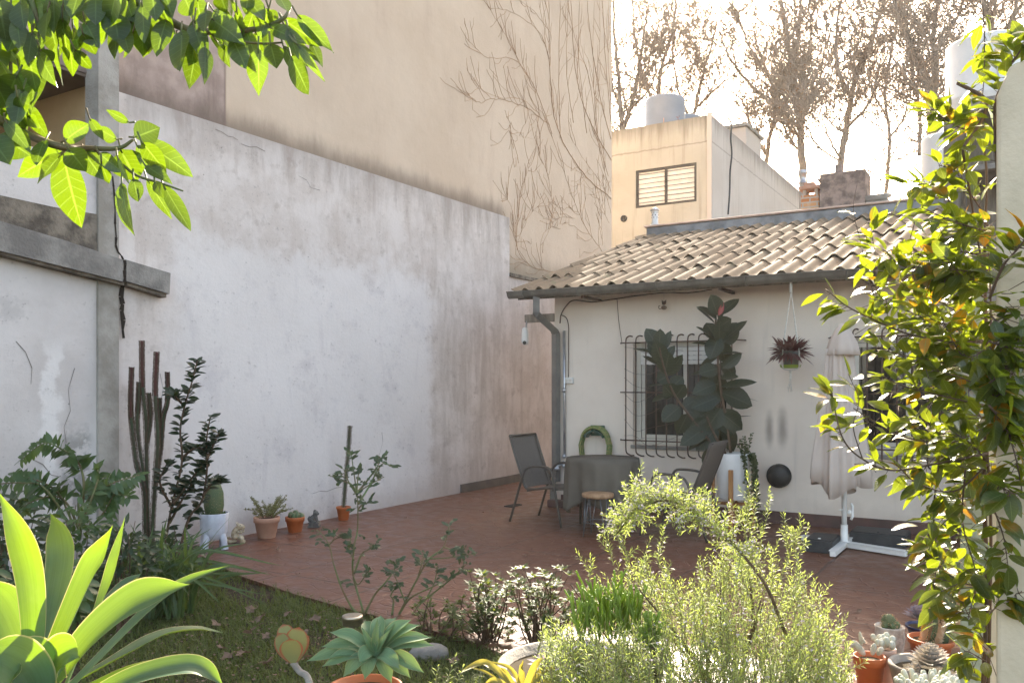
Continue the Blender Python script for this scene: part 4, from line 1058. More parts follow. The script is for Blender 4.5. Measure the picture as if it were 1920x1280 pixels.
for k in range(6):
    p0 = PB + V((.08 + U(-.02, .07), -.06 + U(-.05, .05), .46)); L = U(.1, .26)
    pts = crom([p0, p0 + V((U(-.02, .02), U(-.02, .02), L * .5)), p0 + V((U(-.05, .05), 0, L))], 5); ib.tube(pts, .002, 4)
    for q in pts[1:]:
        for _ in range(3): d = V((U(-1, 1), U(-1, .2), U(-.5, .6))).normalized(); ib.leaf(q, d * U(.02, .032), U(.014, .02), V((U(-.5, .5), -1, .5)), n=3)
ib.build('trailing_ivy', LM['ivy'], rp)

# hanging planter
c = F(1482, 672, -.5); e0 = F(1483, 532, -.5)
hp = thing('hanging_planter', 'burgundy leaved plant in a grey pot hung in white macrame from the gutter', 'hanging planter', c)
b = MB(); b.lathe(c - UP * .10, [(.075, 0), (.10, .01), (.105, .03), (.11, .035)], 24); b.build('saucer', M['lime'], hp)
b = MB(); b.lathe(c - UP * .075, [(.085, 0), (.098, .12), (.10, .15), (.09, .15)], 24); b.build('pot', M['pvc'], hp)
b = MB(); top = e0
for k in range(4):
    an = R(30 + 90 * k); q = c + V((.115 * math.cos(an), .115 * math.sin(an), .06)); lo = c + V((.113 * math.cos(an), .113 * math.sin(an), -.09))
    b.tube(crom([top, top - UP * .12 + V((.008 * math.cos(an), .008 * math.sin(an), 0)), q, lo, c - UP * .125], 5), .005, 5)
    b.tube([q + UP * .25 * 0, lo], .007, 5)
for k in range(6): b.tube(crom([c - UP * .125, c - UP * .2 + V((U(-.01, .01), U(-.01, .01), 0)), c + V((U(-.035, .035), U(-.02, .02), -U(.30, .36)))], 4), .0035, 4)
b.tube([top + UP * .03, top - UP * .1], .014, 6); b.ball(c - UP * .135, .016, 8, 5)
b.build('macrame_cord', M['rope'], hp)
b = MB(); random.seed(41)
for k in range(210):
    an = U(0, 6.283); el = U(-.55, 1.25); d = V((math.cos(an) * math.cos(el), math.sin(an) * math.cos(el), math.sin(el)))
    st_ = c + UP * .06 + V((math.cos(an), math.sin(an), 0)) * U(0, .08) + d * U(0, .07)
    b.leaf(st_, d * U(.09, .18), U(.030, .046), V((U(-.3, .3), U(-.3, .3), 1)), droop=U(.05, .35), fold=.4, n=4, prof='lance')
b.build('leaves', LM['purple'], hp)

# cat charm
c = F(1245, 571, -.1)
ct = thing('cat_charm', 'tiny dark cat shaped charm hanging on a wire below the gutter', 'charm', c)
b = MB(); b.ball(c + UP * .02, (.028, .012, .025), 10, 6, (HU, HV, UP)); b.ball(c - UP * .035, (.036, .012, .026), 10, 6, (HU, HV, UP))
for s in (-1, 1): b.tube([c + HU * .018 * s + UP * .032, c + HU * .026 * s + UP * .06], [.012, .001], 6)
b.tube(crom([c - HU * .025 - UP * .045, c - HU * .06 - UP * .045, c - HU * .065 - UP * .015, c - HU * .05 - UP * .01], 5), .005, 5)
b.build('body', M['iron'], ct)
b = MB(); b.tube([c + UP * .04, F(1245, 549, -.05)], .002, 4); b.build('wire', M['iron'], ct)

# security camera
sc0 = H(-.02, .02, F(1035, 596, 0).z)
cm = thing('security_camera', 'white domed security camera hanging from a short wooden beam at the house corner', 'camera', sc0 - HU * .4)
b = MB(); b.obox(H(-.43, -.03, sc0.z - .045), HU * .43, HV * .09, UP * .10); b.build('beam', M['greywood'], cm, smooth=False, bevel=.005)
k0 = H(-.40, -.06, sc0.z - .06)
b = MB(); b.tube([k0 + HV * .04 + UP * .03, k0 + HV * .02 - UP * .06, k0 - UP * .08], .012, 6); b.build('bracket', M['zinc2'], cm)
b = MB(); b.lathe(k0 - UP * .24, [(.001, -.045), (.03, -.038), (.046, -.015), (.05, .01), (.046, .12), (.04, .17), (.02, .19), (.001, .19)], 20); b.build('housing', M['white'], cm)
b = MB(); b.lathe(k0 - UP * .25 - V((.01, .046, 0)), [(.024, 0), (.024, .006), (.001, .008)], 16, axis=V((-.2, -1, -.25))); b.build('lens', M['black'], cm)

# parasol
pb = G(1583, 1027)
pa = thing('closed_parasol', 'closed pale canvas parasol on a white pole beside the second window', 'parasol', pb)
b = MB(); b.tube([pb + UP * .02, pb + UP * 2.02], .024, 12); b.lathe(pb, [(.06, .03), (.05, .06), (.034, .075), (.032, .22)], 16); b.build('pole', M['white'], pa)
b = MB(); b.tube([pb + V((.05, -.03, .42)), pb + V((.065, -.03, .40)), pb + V((.065, -.03, .30)), pb + V((.05, -.03, .27))], .012, 6); b.tube([pb - V((.06, .02, -.36)), pb + V((.03, 0, .36))], .006, 5); b.ball(pb + V((.04, -.02, .34)), .022, 8, 5); b.build('crank', M['white'], pa)
ctr = pb + V((-.035, 0, 0)); nA = 120
b = MB(); vs = []; fs = []
zs = [(.58, 1.0), (.75, .97), (1.0, .86), (1.3, .70), (1.6, .56), (1.80, .48), (1.86, .46)]
random.seed(13)
for i, (z, q) in enumerate(zs):
    for k in range(nA):
        an = 2 * math.pi * k / nA
        fold = 1 + .20 * math.sin(an * 8 + .6 * math.sin(an * 3) + z * .5) * (1.05 - z / 2.6) + .07 * math.sin(an * 17 + z)
        hem = (.05 * math.sin(an * 4 + 1.0) + .06 * math.sin(an * 2 + 2.2)) * max(0, 1 - (z - .58) / .5)
        rx = .255 * q * fold; ry = .20 * q * fold
        vs.append(ctr + V((rx * math.cos(an) - (.02 * (1 - q)), ry * math.sin(an), z + hem)))
for i in range(len(zs) - 1):
    for k in range(nA): a, c = i * nA + k, i * nA + (k + 1) % nA; fs.append((a, c, c + nA, a + nA))
b.add(vs, fs); o = b.build('canopy', M['canvas'], pa); o.modifiers.new('thick', 'SOLIDIFY').thickness = .004
b = MB(); b.lathe(ctr + V((.02, 0, 0)), [(.15, 1.80), (.14, 1.86), (.125, 1.92), (.07, 2.03), (.03, 2.09), (.001, 2.10)], 40, mod=lambda an, z: 1 + .10 * math.sin(an * 8) * (2.1 - z) * 2.5, capb=False); o = b.build('canopy_cap', M['canvas'], pa); o.modifiers.new('thick', 'SOLIDIFY').thickness = .004
for k, (an, L) in enumerate(((R(-50), .55), (R(-122), .50), (R(130), .4), (R(58), .4))):
    d = V((math.cos(an), math.sin(an), 0)); b = MB(); t_ = V((-d.y, d.x, 0))
    b.box(pb + d * (L / 2 + .03) + UP * .035, L, .05, .045, d, t_); b.box(pb + d * (L / 2 + .03) + UP * .062, L, .07, .008, d, t_); b.build('base_arm', M['white'], pa, smooth=False, bevel=.005)
def weight(px0, px1, py, lab, w, d, h=.09):
    p0 = G(px0, py); c = p0 + HU * w / 2 + HV * d / 2
    o = thing('base_weight', lab, 'parasol weight', c, 'dark slab weights at the parasol base')
    b = MB(); b.obox(p0 + UP * .004, HU * w, HV * d, UP * (h - .012)); b.obox(p0 + HU * .012 + HV * .012 + UP * (h - .0075), HU * (w - .024), HV * (d - .024), UP * .01); b.build('slab', M['base_w'], o, smooth=False, bevel=.008)
    b = MB(); b.ball(p0 + HU * w / 2 + HV * .06 + UP * (h + .004), (.016, .016, .006), 8, 4); b.build('plug', M['white'] if px0 < 1560 else M['base_w'], o)
M['base_w'] = mat('slate_weight', (.045, .045, .045), (.028, .028, .028), .6, 12, .5, 60)
weight(1507, 1570, 1034, 'dark slab weight on the left of the parasol pole', .25, .40, .12)
weight(1592, 1700, 1019, 'dark slab weight on the right of the parasol pole', .50, .38, .12)

# wooden bracket at the house end, wooden tray on the post
c = F(1772, 517, -.18)
b = MB(); b.obox(c - HU * .2 - HV * .05, HU * .42, HV * .09, UP * .085); b.tube([c - HU * .02 - UP * .0, c + HU * .16 - UP * .19], .032, 4); b.obox(c + HU * .13 - HV * .045 - UP * .30, HU * .06, HV * .2, UP * .30)
tag(b.build('wooden_bracket', M['rawwood'], loc=c, smooth=False), 'raw timber bracket under the gutter at the right end of the house', 'bracket')
c = P(1781, 942, 2.86)
wt_ = thing('wooden_tray', 'small wooden tray with a white lining fixed to the thin greenish post', 'tray', c)
b = MB(); b.obox(c + V((-.035, -.03, -.03)), V((.075, 0, 0)), V((0, .065, 0)), UP * .045); b.build('box', M['rawwood'], wt_, smooth=False, bevel=.003)
b = MB(); b.obox(c + V((-.038, -.033, .016)), V((.081, 0, 0)), V((0, .07, 0)), UP * .012); b.build('lining', M['white'], wt_, smooth=False, bevel=.002)

# ------------------------------------------------------------------ pots along the garden wall
def spines(mb, c, r, h, n, L=.012, w=.002, up=True):
    for _ in range(n):
        an = U(0, 6.283); z = U(.02, h)
        p = V(c) + V((r * math.cos(an), r * math.sin(an), z)); d = V((math.cos(an), math.sin(an), U(-.2, .7))) * L * U(.6, 1.3)
        mb.needle(p, d, w, V((0, 0, 1)))
# elephant foot planter
c = G(401, 1028)
o = thing('footed_planter', 'lavender white glazed planter on splayed feet with a woolly column cactus', 'planter', c)
b = MB(); b.lathe(c, [(.06, .09), (.10, .10), (.118, .16), (.118, .25), (.128, .33), (.120, .335), (.105, .30), (.001, .295)], 48, mod=lambda an, z: 1 + .045 * abs(math.sin(an * 5)) * (1 if z > .12 else .4))
b.build('bowl', M['eleph'], o)
for k in range(4):
    an = R(-20 + 90 * k); d = V((math.cos(an), math.sin(an), 0)); b = MB()
    b.tube(crom([c + d * .06 + UP * .17, c + d * .105 + UP * .10, c + d * .12 + UP * .04, c + d * .125 + UP * .0], 4), [.052, .045, .040, .036, .034, .032, .030, .029, .03, .031, .032, .033, .034][:13], 10); b.build('foot', M['eleph'], o)
b = MB(); b.lathe(c, [(.068, .30), (.085, .40), (.08, .52), (.055, .60), (.02, .635), (.001, .64)], 30, mod=lambda an, z: 1 + .07 * math.cos(an * 15)); b.build('cactus', M['cactus'], o)
random.seed(51); b = MB()
for z in range(22):
    zz = .31 + z * .0145; r = .083 if zz < .5 else .083 - (zz - .5) * .35
    for k in range(26): an = R(k * 360 / 26 + z * 7); b.needle(c + V((r * math.cos(an), r * math.sin(an), zz)), V((math.cos(an), math.sin(an), U(-.3, .6))) * .018, .004, UP)
b.build('spine', M['spine'], o)
b = MB()
for _ in range(120):
    an = U(0, 6.283); p = c + V((math.cos(an), math.sin(an), 0)) * U(.08, .115) + UP * .30; b.leaf(p, V((U(-.4, .4), U(-.4, .4), 1)) * U(.02, .05), .018, V((U(-1, 1), -1, .5)), n=2)
b.build('moss', LM['philo'], o)
# dragon figurine
c = G(446, 1017)
o = thing('dragon_figurine', 'small cream ceramic dragon sitting up with a curled tail beside the white planter', 'figurine', c)
X = V((1, 0, 0)); b = MB()
pt = lambda x, y, z: c + V((x, y, z))
b.tube(crom([pt(-.01, 0, .045), pt(-.03, 0, .075), pt(-.028, 0, .11), pt(.0, 0, .14), pt(.02, 0, .155)], 4), [.034, .037, .038, .037, .036, .034, .032, .030, .028, .027, .026, .025, .024, .023, .023, .022, .022], 12)
b.tube(crom([pt(.0, .0, .150), pt(.03, 0, .155), pt(.068, -.004, .148)], 4), [.027, .03, .031, .029, .025, .021, .019, .016, .012], 10)
b.tube([pt(.02, 0, .137), pt(.062, -.004, .128)], [.014, .008], 8)
b.tube(crom([pt(.01, -.03, .05), pt(.035, -.035, .055), pt(.045, -.03, .03), pt(.05, -.035, .008), pt(.075, -.035, .006)], 4), .017, 8)
b.tube(crom([pt(.0, .03, .05), pt(.03, .035, .05), pt(.035, .035, .008), pt(.06, .035, .006)], 4), .017, 8)
b.tube(crom([pt(.005, -.03, .11), pt(.03, -.035, .10), pt(.05, -.03, .105)], 4), .010, 8); b.tube(crom([pt(.005, .03, .11), pt(.03, .035, .10), pt(.05, .03, .105)], 4), .010, 8)
b.tube(crom([pt(-.02, 0, .03), pt(-.06, 0, .012), pt(-.098, -.01, .018), pt(-.10, -.01, .045), pt(-.075, -.01, .055), pt(-.065, -.01, .04)], 5), [.022, .004], 8)
for k in range(9): b.tube([pt(-.055 + .009 * k, 0, .085 + .011 * k), pt(-.068 + .009 * k, 0, .10 + .012 * k)], [.008, .001], 5)
for s in (-1, 1): b.tube([pt(.0, .012 * s, .175), pt(-.02, .02 * s, .20)], [.007, .001], 6); b.ball(pt(.035, .016 * s, .172), .008, 8, 5)
for k in range(4): b.tube([pt(.05 - k * .01, -.004, .163), pt(.052 - k * .01, -.004, .178)], [.005, .001], 5)
b.build('body', M['creamfig'], o)
def pot(o, c, r, h, m, rim=.2, name='pot'):
    b = MB(); t_ = r * .1
    b.lathe(c, [(r * .66, 0), (r * .68, .004), (r * .90, h * (1 - rim)), (r * .985, h * (1 - rim) + .002), (r, h * .985), (r * .99, h), (r * .9, h), (r * .86, h * .88), (.001, h * .87)], 36)
    b.build(name, m, o)
    b = MB(); b.lathe(c, [(r * .855, h * .885), (r * .4, h * .9), (.001, h * .905)], 20, capb=False); b.build('soil', M['soil'], o)
c = G(500, 1007); o = thing('potted_plant', 'scraggly yellowish plant in a pale terracotta pot by the wall', 'potted plant', c)
pot(o, c, .128, .205, M['pot'], .25)
random.seed(61); sb = MB(); lb = MB()
for k in range(34):
    an = U(0, 6.283); r = U(.0, .07); p = c + V((r * math.cos(an), r * math.sin(an), .18)); d = V((math.cos(an) * U(.3, 1.1), math.sin(an) * U(.2, .7), U(.5, 1))).normalized(); L = U(.12, .26)
    pts = crom([p, p + d * L * .5 + V((U(-.02, .02), U(-.02, .02), .02)), p + d * L + V((U(-.03, .03), 0, U(-.04, .01)))], 5); sb.tube(pts, .002, 4)
    for q in pts[2:]:
        for _ in range(5): lb.leaf(q, V((U(-1, 1), U(-1, 1), U(-.2, 1))).normalized() * U(.018, .035), .007, V((U(-1, 1), -1, .4)), n=2, prof='lance')
sb.build('stem', M['stem'], o); lb.build('leaves', LM['scrag'], o)
c = G(553, 996); o = thing('potted_cactus', 'round mounded cactus in an orange pot between the scraggly plant and the stone lion', 'potted cactus', c)
pot(o, c, .10, .155, M['opot'], .3)
random.seed(62); b = MB(); sp = MB()
for k in range(20):
    an = U(0, 6.283); r = U(0, .072); q = c + V((r * math.cos(an), r * math.sin(an), .15 + .04 * (1 - r / .08))); rr = U(.02, .03); b.ball(q, (rr, rr, rr * 1.3), 10, 6)
    for _ in range(22): d = V((U(-1, 1), U(-1, 1), U(-.1, 1))).normalized(); sp.needle(q + V((d.x * rr, d.y * rr, d.z * rr * 1.25)), d * .014, .002, V((d.y, -d.x, .3)))
b.build('cactus', M['cactus'], o); sp.build('spine', M['spine'], o)
c = G(589, 988); o = thing('lion_statue', 'small dark carved stone lion sitting on a stepped base by the wall', 'statue', c)
b = MB(); b.box(c + UP * .012, .125, .09, .024); b.box(c + UP * .033, .105, .075, .018); b.box(c + UP * .05, .12, .085, .014); b.build('base', M['bronze'], o, smooth=False, bevel=.004)
b = MB(); b.tube(crom([pt2 for pt2 in (c + V((-.035, 0, .07)), c + V((-.022, 0, .095)), c + V((.008, 0, .125)), c + V((.015, 0, .145)))], 4), [.030, .032, .034, .034, .032, .030, .029, .028, .027, .026, .025, .024, .024], 10)
b.ball(c + V((.018, 0, .152)), (.030, .030, .028)); b.ball(c + V((.042, -.002, .146)), (.014, .017, .013))
for s in (-1, 1):
    b.tube([c + V((.02, .018 * s, .115)), c + V((.032, .02 * s, .06))], [.012, .010], 8); b.ball(c + V((.04, .02 * s, .062)), (.016, .01, .008)); b.ball(c + V((-.02, .028 * s, .072)), (.026, .014, .02)); b.ball(c + V((.012, .024 * s, .175)), (.008, .006, .01))
for k in range(16): an = R(k * 22.5); b.ball(c + V((.005, .031 * math.cos(an), .150 + .030 * math.sin(an))), .0095, 6, 4)
b.tube(crom([c + V((-.05, 0, .065)), c + V((-.062, 0, .09)), c + V((-.05, 0, .12))], 4), [.012, .006], 6)
b.build('body', M['bronze'], o)
c = G(644, 974); o = thing('potted_cactus', 'single tall thin ridged cactus stick in an orange pot by the wall', 'potted cactus', c)
pot(o, c, .083, .15, M['opot'], .18)
def ridged(mb, sp, path, r0, ribs, nsp=1, L=.012, round_top=True):
    pts = crom(path, 8); m = len(pts); n = ribs * 4
    if round_top:
        a_, b_ = pts[-2], pts[-1]; pts = pts[:-1] + [a_.lerp(b_, x) for x in (.3, .55, .75, .88, .96, 1.0)]; m = len(pts)
    vs = []; fs = []
    for i, p in enumerate(pts):
        q = i / (m - 1); t_ = (pts[min(i + 1, m - 1)] - pts[max(i - 1, 0)]).normalized(); nx = t_.orthogonal().normalized() if i == 0 else (nx - t_ * nx.dot(t_)).normalized(); ny = t_.cross(nx)
        rl = (pts[-1] - p).length
        rr = r0 * (math.sqrt(max(.02, 1 - (1 - min(1, rl / (r0 * 1.6))) ** 2)) if round_top else 1) * (.93 + .07 * math.sin(i * 1.3)) * (1.0 if q > .04 else .8)
        for k in range(n):
            an = 2 * math.pi * k / n; x = rr * (1 + .28 * math.cos(an * ribs))
            vs.append(p + nx * math.cos(an) * x + ny * math.sin(an) * x)
    for i in range(m - 1):
        for k in range(n): a, c_ = i * n + k, i * n + (k + 1) % n; fs.append((a, c_, c_ + n, a + n))
    fs.append(tuple((m - 1) * n + k for k in range(n)))
    mb.add(vs, fs)
    pp = crom(path, 26)
    for i in range(len(pp) - 1):
        t_ = (pp[i + 1] - pp[i]).normalized(); nx = t_.orthogonal().normalized(); ny = t_.cross(nx)
        for k in range(ribs):
            an = 2 * math.pi * k / ribs
            d = nx * math.cos(an) + ny * math.sin(an)
            # ridge spines sit on small bumps
            for _ in range(nsp): sp.needle(pp[i] + d * r0 * 1.22, (d + V((U(-.4, .4), U(-.4, .4), U(-.1, .5)))) * L, L * .35, V((d.y, -d.x, .2)))
random.seed(63); b = MB(); sp = MB()
top = P(656, 797, c.y + .02); ridged(b, sp, [c + UP * .13, c.lerp(top, .35) + UP * .09, c.lerp(top, .7) + V((.005, 0, .04)), top], .016, 4, 3, .016)
b.build('cactus', M['eup'], o); sp.build('spine', M['stem'], o)

# drain grate and stone block near the table
c = G(962, 948); b = MB(); b.box(c + UP * .006, .24, .12, .012, WD, WN)
for k in range(6): b.box(c + UP * .0135 + WD * (-.09 + .036 * k), .016, .09, .006, WD, WN)
tag(b.build('drain_grate', M['black'], loc=c, smooth=False), 'small black drain grate in the terrace behind the left patio chair', 'drain')
c = G(1046, 950); b = MB(); b.box(c + UP * .045, .24, .13, .09, HU, HV)
tag(b.build('paving_block', M['base'], loc=c, smooth=False, bevel=.012), 'loose dark red block on the terrace between chair and table', 'block')

# ------------------------------------------------------------------ solar lamp
c = G(661, 1262); hz = .285
o = thing('solar_lamp', 'brushed steel solar garden lamp on a thin stake in the lawn', 'garden lamp', c)
b = MB(); b.tube([c, c + UP * (hz - .02)], .0075, 10); b.build('stake', M['brass'], o)
b = MB(); b.lathe(c + UP * hz, [(.02, -.028), (.050, -.026), (.0525, -.022), (.0525, .004), (.055, .005), (.055, .02), (.053, .024), (.045, .026), (.001, .027)], 36); b.build('head', M['brass'], o)

# ------------------------------------------------------------------ plants of the left bed
random.seed(101)
# branching cactus
o = thing('columnar_cactus', 'cluster of tall ribbed cactus columns with dark red tips beside the cracked pier', 'cactus', P(277, 1055, 7.2))
Yc = 7.2
cols = [([(274, 1056), (272, 992), (270, 918), (256, 870), (248, 806), (245, 758), (247, 688)], .026, .74), ([(279, 1056), (277, 982), (275, 886), (274, 790), (267, 726), (266, 638)], .030, .80), ([(286, 1056), (286, 988), (291, 902), (296, 822), (291, 742), (294, 659)], .030, .78),
        ([(292, 910), (302, 838), (306, 784), (314, 752), (314, 697)], .022, .76), ([(271, 900), (258, 809), (259, 758), (261, 716)], .024, .6), ([(276, 830), (282, 784), (279, 736)], .020, .5), ([(297, 835), (298, 800), (299, 745)], .022, .4)]
sp = MB()
for k, (pts, r, sf) in enumerate(cols):
    pp = crom([P(x, y, Yc + .05 * math.sin(k * 2.3)) for x, y in pts], 6); m = int(len(pp) * sf)
    b = MB(); ridged(b, sp, pp[:m + 1:2] + ([pp[m]] if m % 2 else []), r * .44, 5, 2, .011, False); b.build('column', M['eup'], o)
    b = MB(); ridged(b, sp, pp[m:], r * .42, 5, 2, .011); b.build('column_tip', M['eup_tip'] if k < 4 else M['eup'], o)
sp.build('spine', M['stem'], o)
def stemleaves(stems, Y, r, L, w, lm, o, step=2, n_=2, name='leaves', prof='oval', up=.2, fold=.3, jit=.05, droop=.1, stemmat=None):
    sb = MB(); lb = MB()
    for pts in stems:
        pp = crom([P(x, y, Y + U(-jit, jit)) for x, y in pts], 7); sb.tube(pp, [r, r * .4], 6)
        for i in range(3, len(pp), step):
            for _ in range(n_):
                an = U(0, 6.283); d = V((math.cos(an), math.sin(an) * .8, U(-.3, .6) + up)).normalized()
                lb.leaf(pp[i], d * L * U(.7, 1.15), w * U(.75, 1.15), V((U(-.4, .4), -U(.1, .9), 1)), droop=U(0, droop * 2), fold=fold, n=4, prof=prof)
    sb.build('stem', stemmat or M['stem'], o); lb.build(name, lm, o)
o = thing('laurel_shrub', 'thin dark leaved laurel with two upright stems between cactus and footed planter', 'shrub', P(307, 1055, 6.9))
stemleaves([[(305, 1060), (307, 1037), (322, 950), (341, 867), (338, 806), (347, 758), (360, 716), (370, 676)], [(330, 1055), (354, 972), (379, 937), (389, 870), (387, 828), (394, 782)], [(325, 945), (350, 910), (372, 880), (385, 868)], [(340, 860), (365, 840), (395, 848)], [(345, 760), (330, 745), (322, 735)], [(318, 980), (345, 930), (360, 905)], [(322, 950), (300, 905), (312, 870)], [(388, 860), (402, 830), (410, 812)], [(380, 930), (402, 900), (415, 905)]], 6.9, .012, .095, .042, LM['laurel'], o, 1, 3)
# lobed leaf plant
o = thing('lobed_leaf_plant', 'large arching fern like plant with toothed green leaflets before the side wall', 'plant', P(150, 1050, 6.2))
sb = MB(); lb = MB(); random.seed(103)
fr = [([(150, 1010), (157, 918), (153, 881), (142, 861), (120, 844), (83, 831), (42, 860)], 1), ([(140, 1000), (87, 918), (44, 905), (-20, 908)], 1), ([(150, 1000), (130, 950), (105, 930), (60, 940), (30, 965)], 1), ([(150, 990), (164, 938), (208, 907), (262, 890)], 1), ([(150, 990), (175, 925), (185, 890), (180, 880)], 1), ([(150, 990), (150, 930), (190, 920), (240, 930)], 1), ([(140, 990), (110, 925), (70, 900), (30, 890)], 1), ([(160, 1000), (195, 960), (215, 925), (235, 905)], 1)]
for pts, _ in fr:
    pp = crom([P(x, y, 6.2 + U(-.25, .1)) for x, y in pts], 6); sb.tube(pp, [.010, .004], 6)
    st0 = int(len(pp) * .35)
    for i in range(st0, len(pp)):
        t_ = (pp[min(i + 1, len(pp) - 1)] - pp[i - 1]).normalized(); sd_ = t_.cross(V((U(-.2, .2), -1, .3))).normalized()
        for s in (-1, 1):
            d = (sd_ * s + t_ * .55 + V((0, U(-.4, .1), -.35))).normalized(); L = U(.09, .145) * (1 - .35 * (i - st0) / max(1, len(pp) - st0))
            lb.leaf(pp[i], d * L, .042, V((U(-.3, .3), -.7, .8)), droop=U(.1, .3), fold=.2, n=5, prof='lance', wave=.08)
    lb.leaf(pp[-1], (pp[-1] - pp[-3]) * 1.2, .05, V((0, -.6, .8)), n=4, prof='lance')
sb.build('stem', M['gstem'], o); lb.build('leaves', LM['philo'], o)
def bush(name, label, cat, px, py, Y, rx, ry, n, L, w, lm, prof='oval', seed=1, droop=.2, stems=10, base=None):
    random.seed(seed); c = P(px, py, Y); b0 = V((c.x, c.y, -.03)) if base is None else base
    o = thing(name, label, cat, b0); sb = MB(); lb = MB(); twigs = []
    sx, sz = rx / FPX * Y, ry / FPX * Y
    for k in range(stems):
        an = U(0, 6.283); q = c + V((math.cos(an) * sx * U(.2, .9), U(-1, 1) * sx * .6, math.sin(an) * sz * U(.2, .9) + sz * .1))
        pp = crom([b0 + V((U(-.03, .03), U(-.03, .03), 0)), b0.lerp(q, .5) + V((U(-.04, .04), 0, U(.02, .06))), q], 5); sb.tube(pp, [.006, .002], 5); twigs += pp[3:]
    for _ in range(n):
        d0 = V((U(-1, 1), U(-1, 1), U(-1, 1)))
        if d0.length > 1: continue
        p = c + V((d0.x * sx, d0.y * sx * .7, d0.z * sz)); tw = min(random.sample(twigs, min(12, len(twigs))), key=lambda q: (q - p).length); p = p.lerp(tw, .3)
        d = V((d0.x + U(-.5, .5), d0.y + U(-.6, .3), U(-.5, .8))).normalized()
        lb.leaf(p, d * L * U(.7, 1.2), w * U(.8, 1.2), V((U(-.5, .5), -.5, 1)), droop=U(0, droop * 2), fold=.25, n=4, prof=prof)
    sb.build('stem', M['stem'], o); lb.build('leaves', lm, o); return o
bush('leafy_shrub', 'dark low shrub at the far left edge behind the agave', 'shrub', 20, 1030, 4.4, 75, 130, 520, .085, .035, LM['bush'], seed=111, stems=14)
bush('leafy_shrub', 'mid green low shrub under the arching fern like plant', 'shrub', 140, 1010, 5.4, 95, 85, 520, .075, .032, LM['philo'], seed=112, stems=14)
bush('leafy_shrub', 'dense dark ground shrub between the agave leaves and the cactus columns', 'shrub', 225, 1050, 5.2, 70, 75, 480, .08, .03, LM['bush'], seed=113, stems=12)
bush('leafy_shrub', 'small leaved dark shrub at the foot of the laurel stems', 'shrub', 320, 1040, 6.2, 60, 55, 260, .075, .035, LM['bush'], seed=114, stems=10)
bush('leafy_shrub', 'broad leaved green shrub low beside the tallest agave leaf', 'shrub', 85, 1110, 4.0, 80, 80, 380, .10, .045, LM['philo'], seed=115, stems=10)
# strap leaves
random.seed(121); b0 = G(315, 1150); o = thing('strap_leaf_clump', 'clump of long arching strap leaves at the lawn edge behind the agave', 'plant', b0); b = MB()
for k in range(95):
    an = U(0, 6.283); out = U(.05, .42); L = U(.35, .72); dx = math.cos(an) * out + .06; dy = math.sin(an) * out * .7
    p0 = b0 + V((U(-.16, .16), U(-.14, .14), 0)); arch = U(.0, .45) if k % 3 else U(.5, 1.0)
    p1 = p0 + V((dx * .45, dy * .45, L * .6)); p2 = p0 + V((dx * (1 + arch), dy * (1 + arch), L * (1 - arch * .75)))
    b.blade([p0, p1, p2], U(.016, .03), V((-math.cos(an), -math.sin(an) - .6, .5)), .25, 'strap', 5)
b.build('leaves', LM['strap'], o)
# agave in the foreground
AY = 1.40
o = thing('agave', 'big foreground agave with pale green pointed leaves glowing in the sun at lower left', 'agave', V(((105 - 960) / FPX * AY, AY, 0)))
ctr = P(100, 1290, AY)
b = MB(); b.tube([V((ctr.x, ctr.y + .02, -.03)), ctr + V((.01, .02, -.4)), ctr - UP * .03], [.05, .048, .055], 14); b.build('stem', M['stem'], o)
def agl(pts, w, nr, fold=.35, prof='agave', mt='agave'):
    b = MB(); b.blade([P(x, y, AY + d) for x, y, d in pts], w / FPX * AY, V(nr), fold, prof, 9); b.build('leaf', LM[mt], o)
agl([(60, 1262, .0), (62, 1150, .0), (52, 1060, .0), (28, 985, -.02), (-8, 912, -.03)], 50, (.55, -1, .1))
agl([(82, 1255, .25), (100, 1150, .45), (118, 1050, .52), (112, 995, .53), (92, 958, .52)], 78, (-.1, -1, .25))
agl([(85, 1262, .0), (125, 1180, .04), (170, 1080, .08), (196, 1030, .09), (213, 980, .08)], 66, (-.65, -1, .1), .5)
agl([(120, 1255, .3), (185, 1165, .55), (235, 1100, .72), (268, 1072, .78)], 84, (-.4, -.9, .6), .3)
agl([(110, 1275, -.02), (170, 1200, .0), (240, 1140, .02), (300, 1112, .03), (362, 1093, .03)], 84, (-.45, -.8, .75), .45)
agl([(130, 1285, .25), (220, 1235, .55), (300, 1192, .78), (370, 1180, .95), (425, 1186, 1.05)], 58, (-.1, -.7, .8), .35)
agl([(140, 1300, .1), (230, 1260, .4), (300, 1240, .6), (350, 1225, .7)], 50, (-.2, -.8, .7), .3)
agl([(150, 1320, -.05), (240, 1275, -.03), (330, 1252, .0), (385, 1256, .02), (424, 1290, .02)], 50, (-.1, -.6, .9), .4)
agl([(40, 1280, -.02), (22, 1200, .0), (-10, 1130, .02), (-50, 1075, .02)], 100, (.5, -1, .2), .35)
agl([(95, 1290, -.06), (70, 1262, -.07), (40, 1235, -.08), (10, 1225, -.1)], 90, (.1, -.8, 1), .5)
agl([(60, 1330, -.08), (40, 1280, -.10), (0, 1245, -.12), (-40, 1240, -.14)], 110, (.3, -.9, .8), .5)
agl([(90, 1300, -.05), (105, 1255, -.06), (130, 1228, -.07), (150, 1232, -.08)], 85, (-.3, -1, .6), .5)
agl([(120, 1300, .1), (190, 1130, .3), (218, 1040, .34), (236, 962, .36)], 34, (-.5, -1, .1), .4)
agl([(130, 1290, .12), (280, 1140, .3), (350, 1090, .36), (438, 1056, .38)], 30, (-.2, -.7, .8), .4)

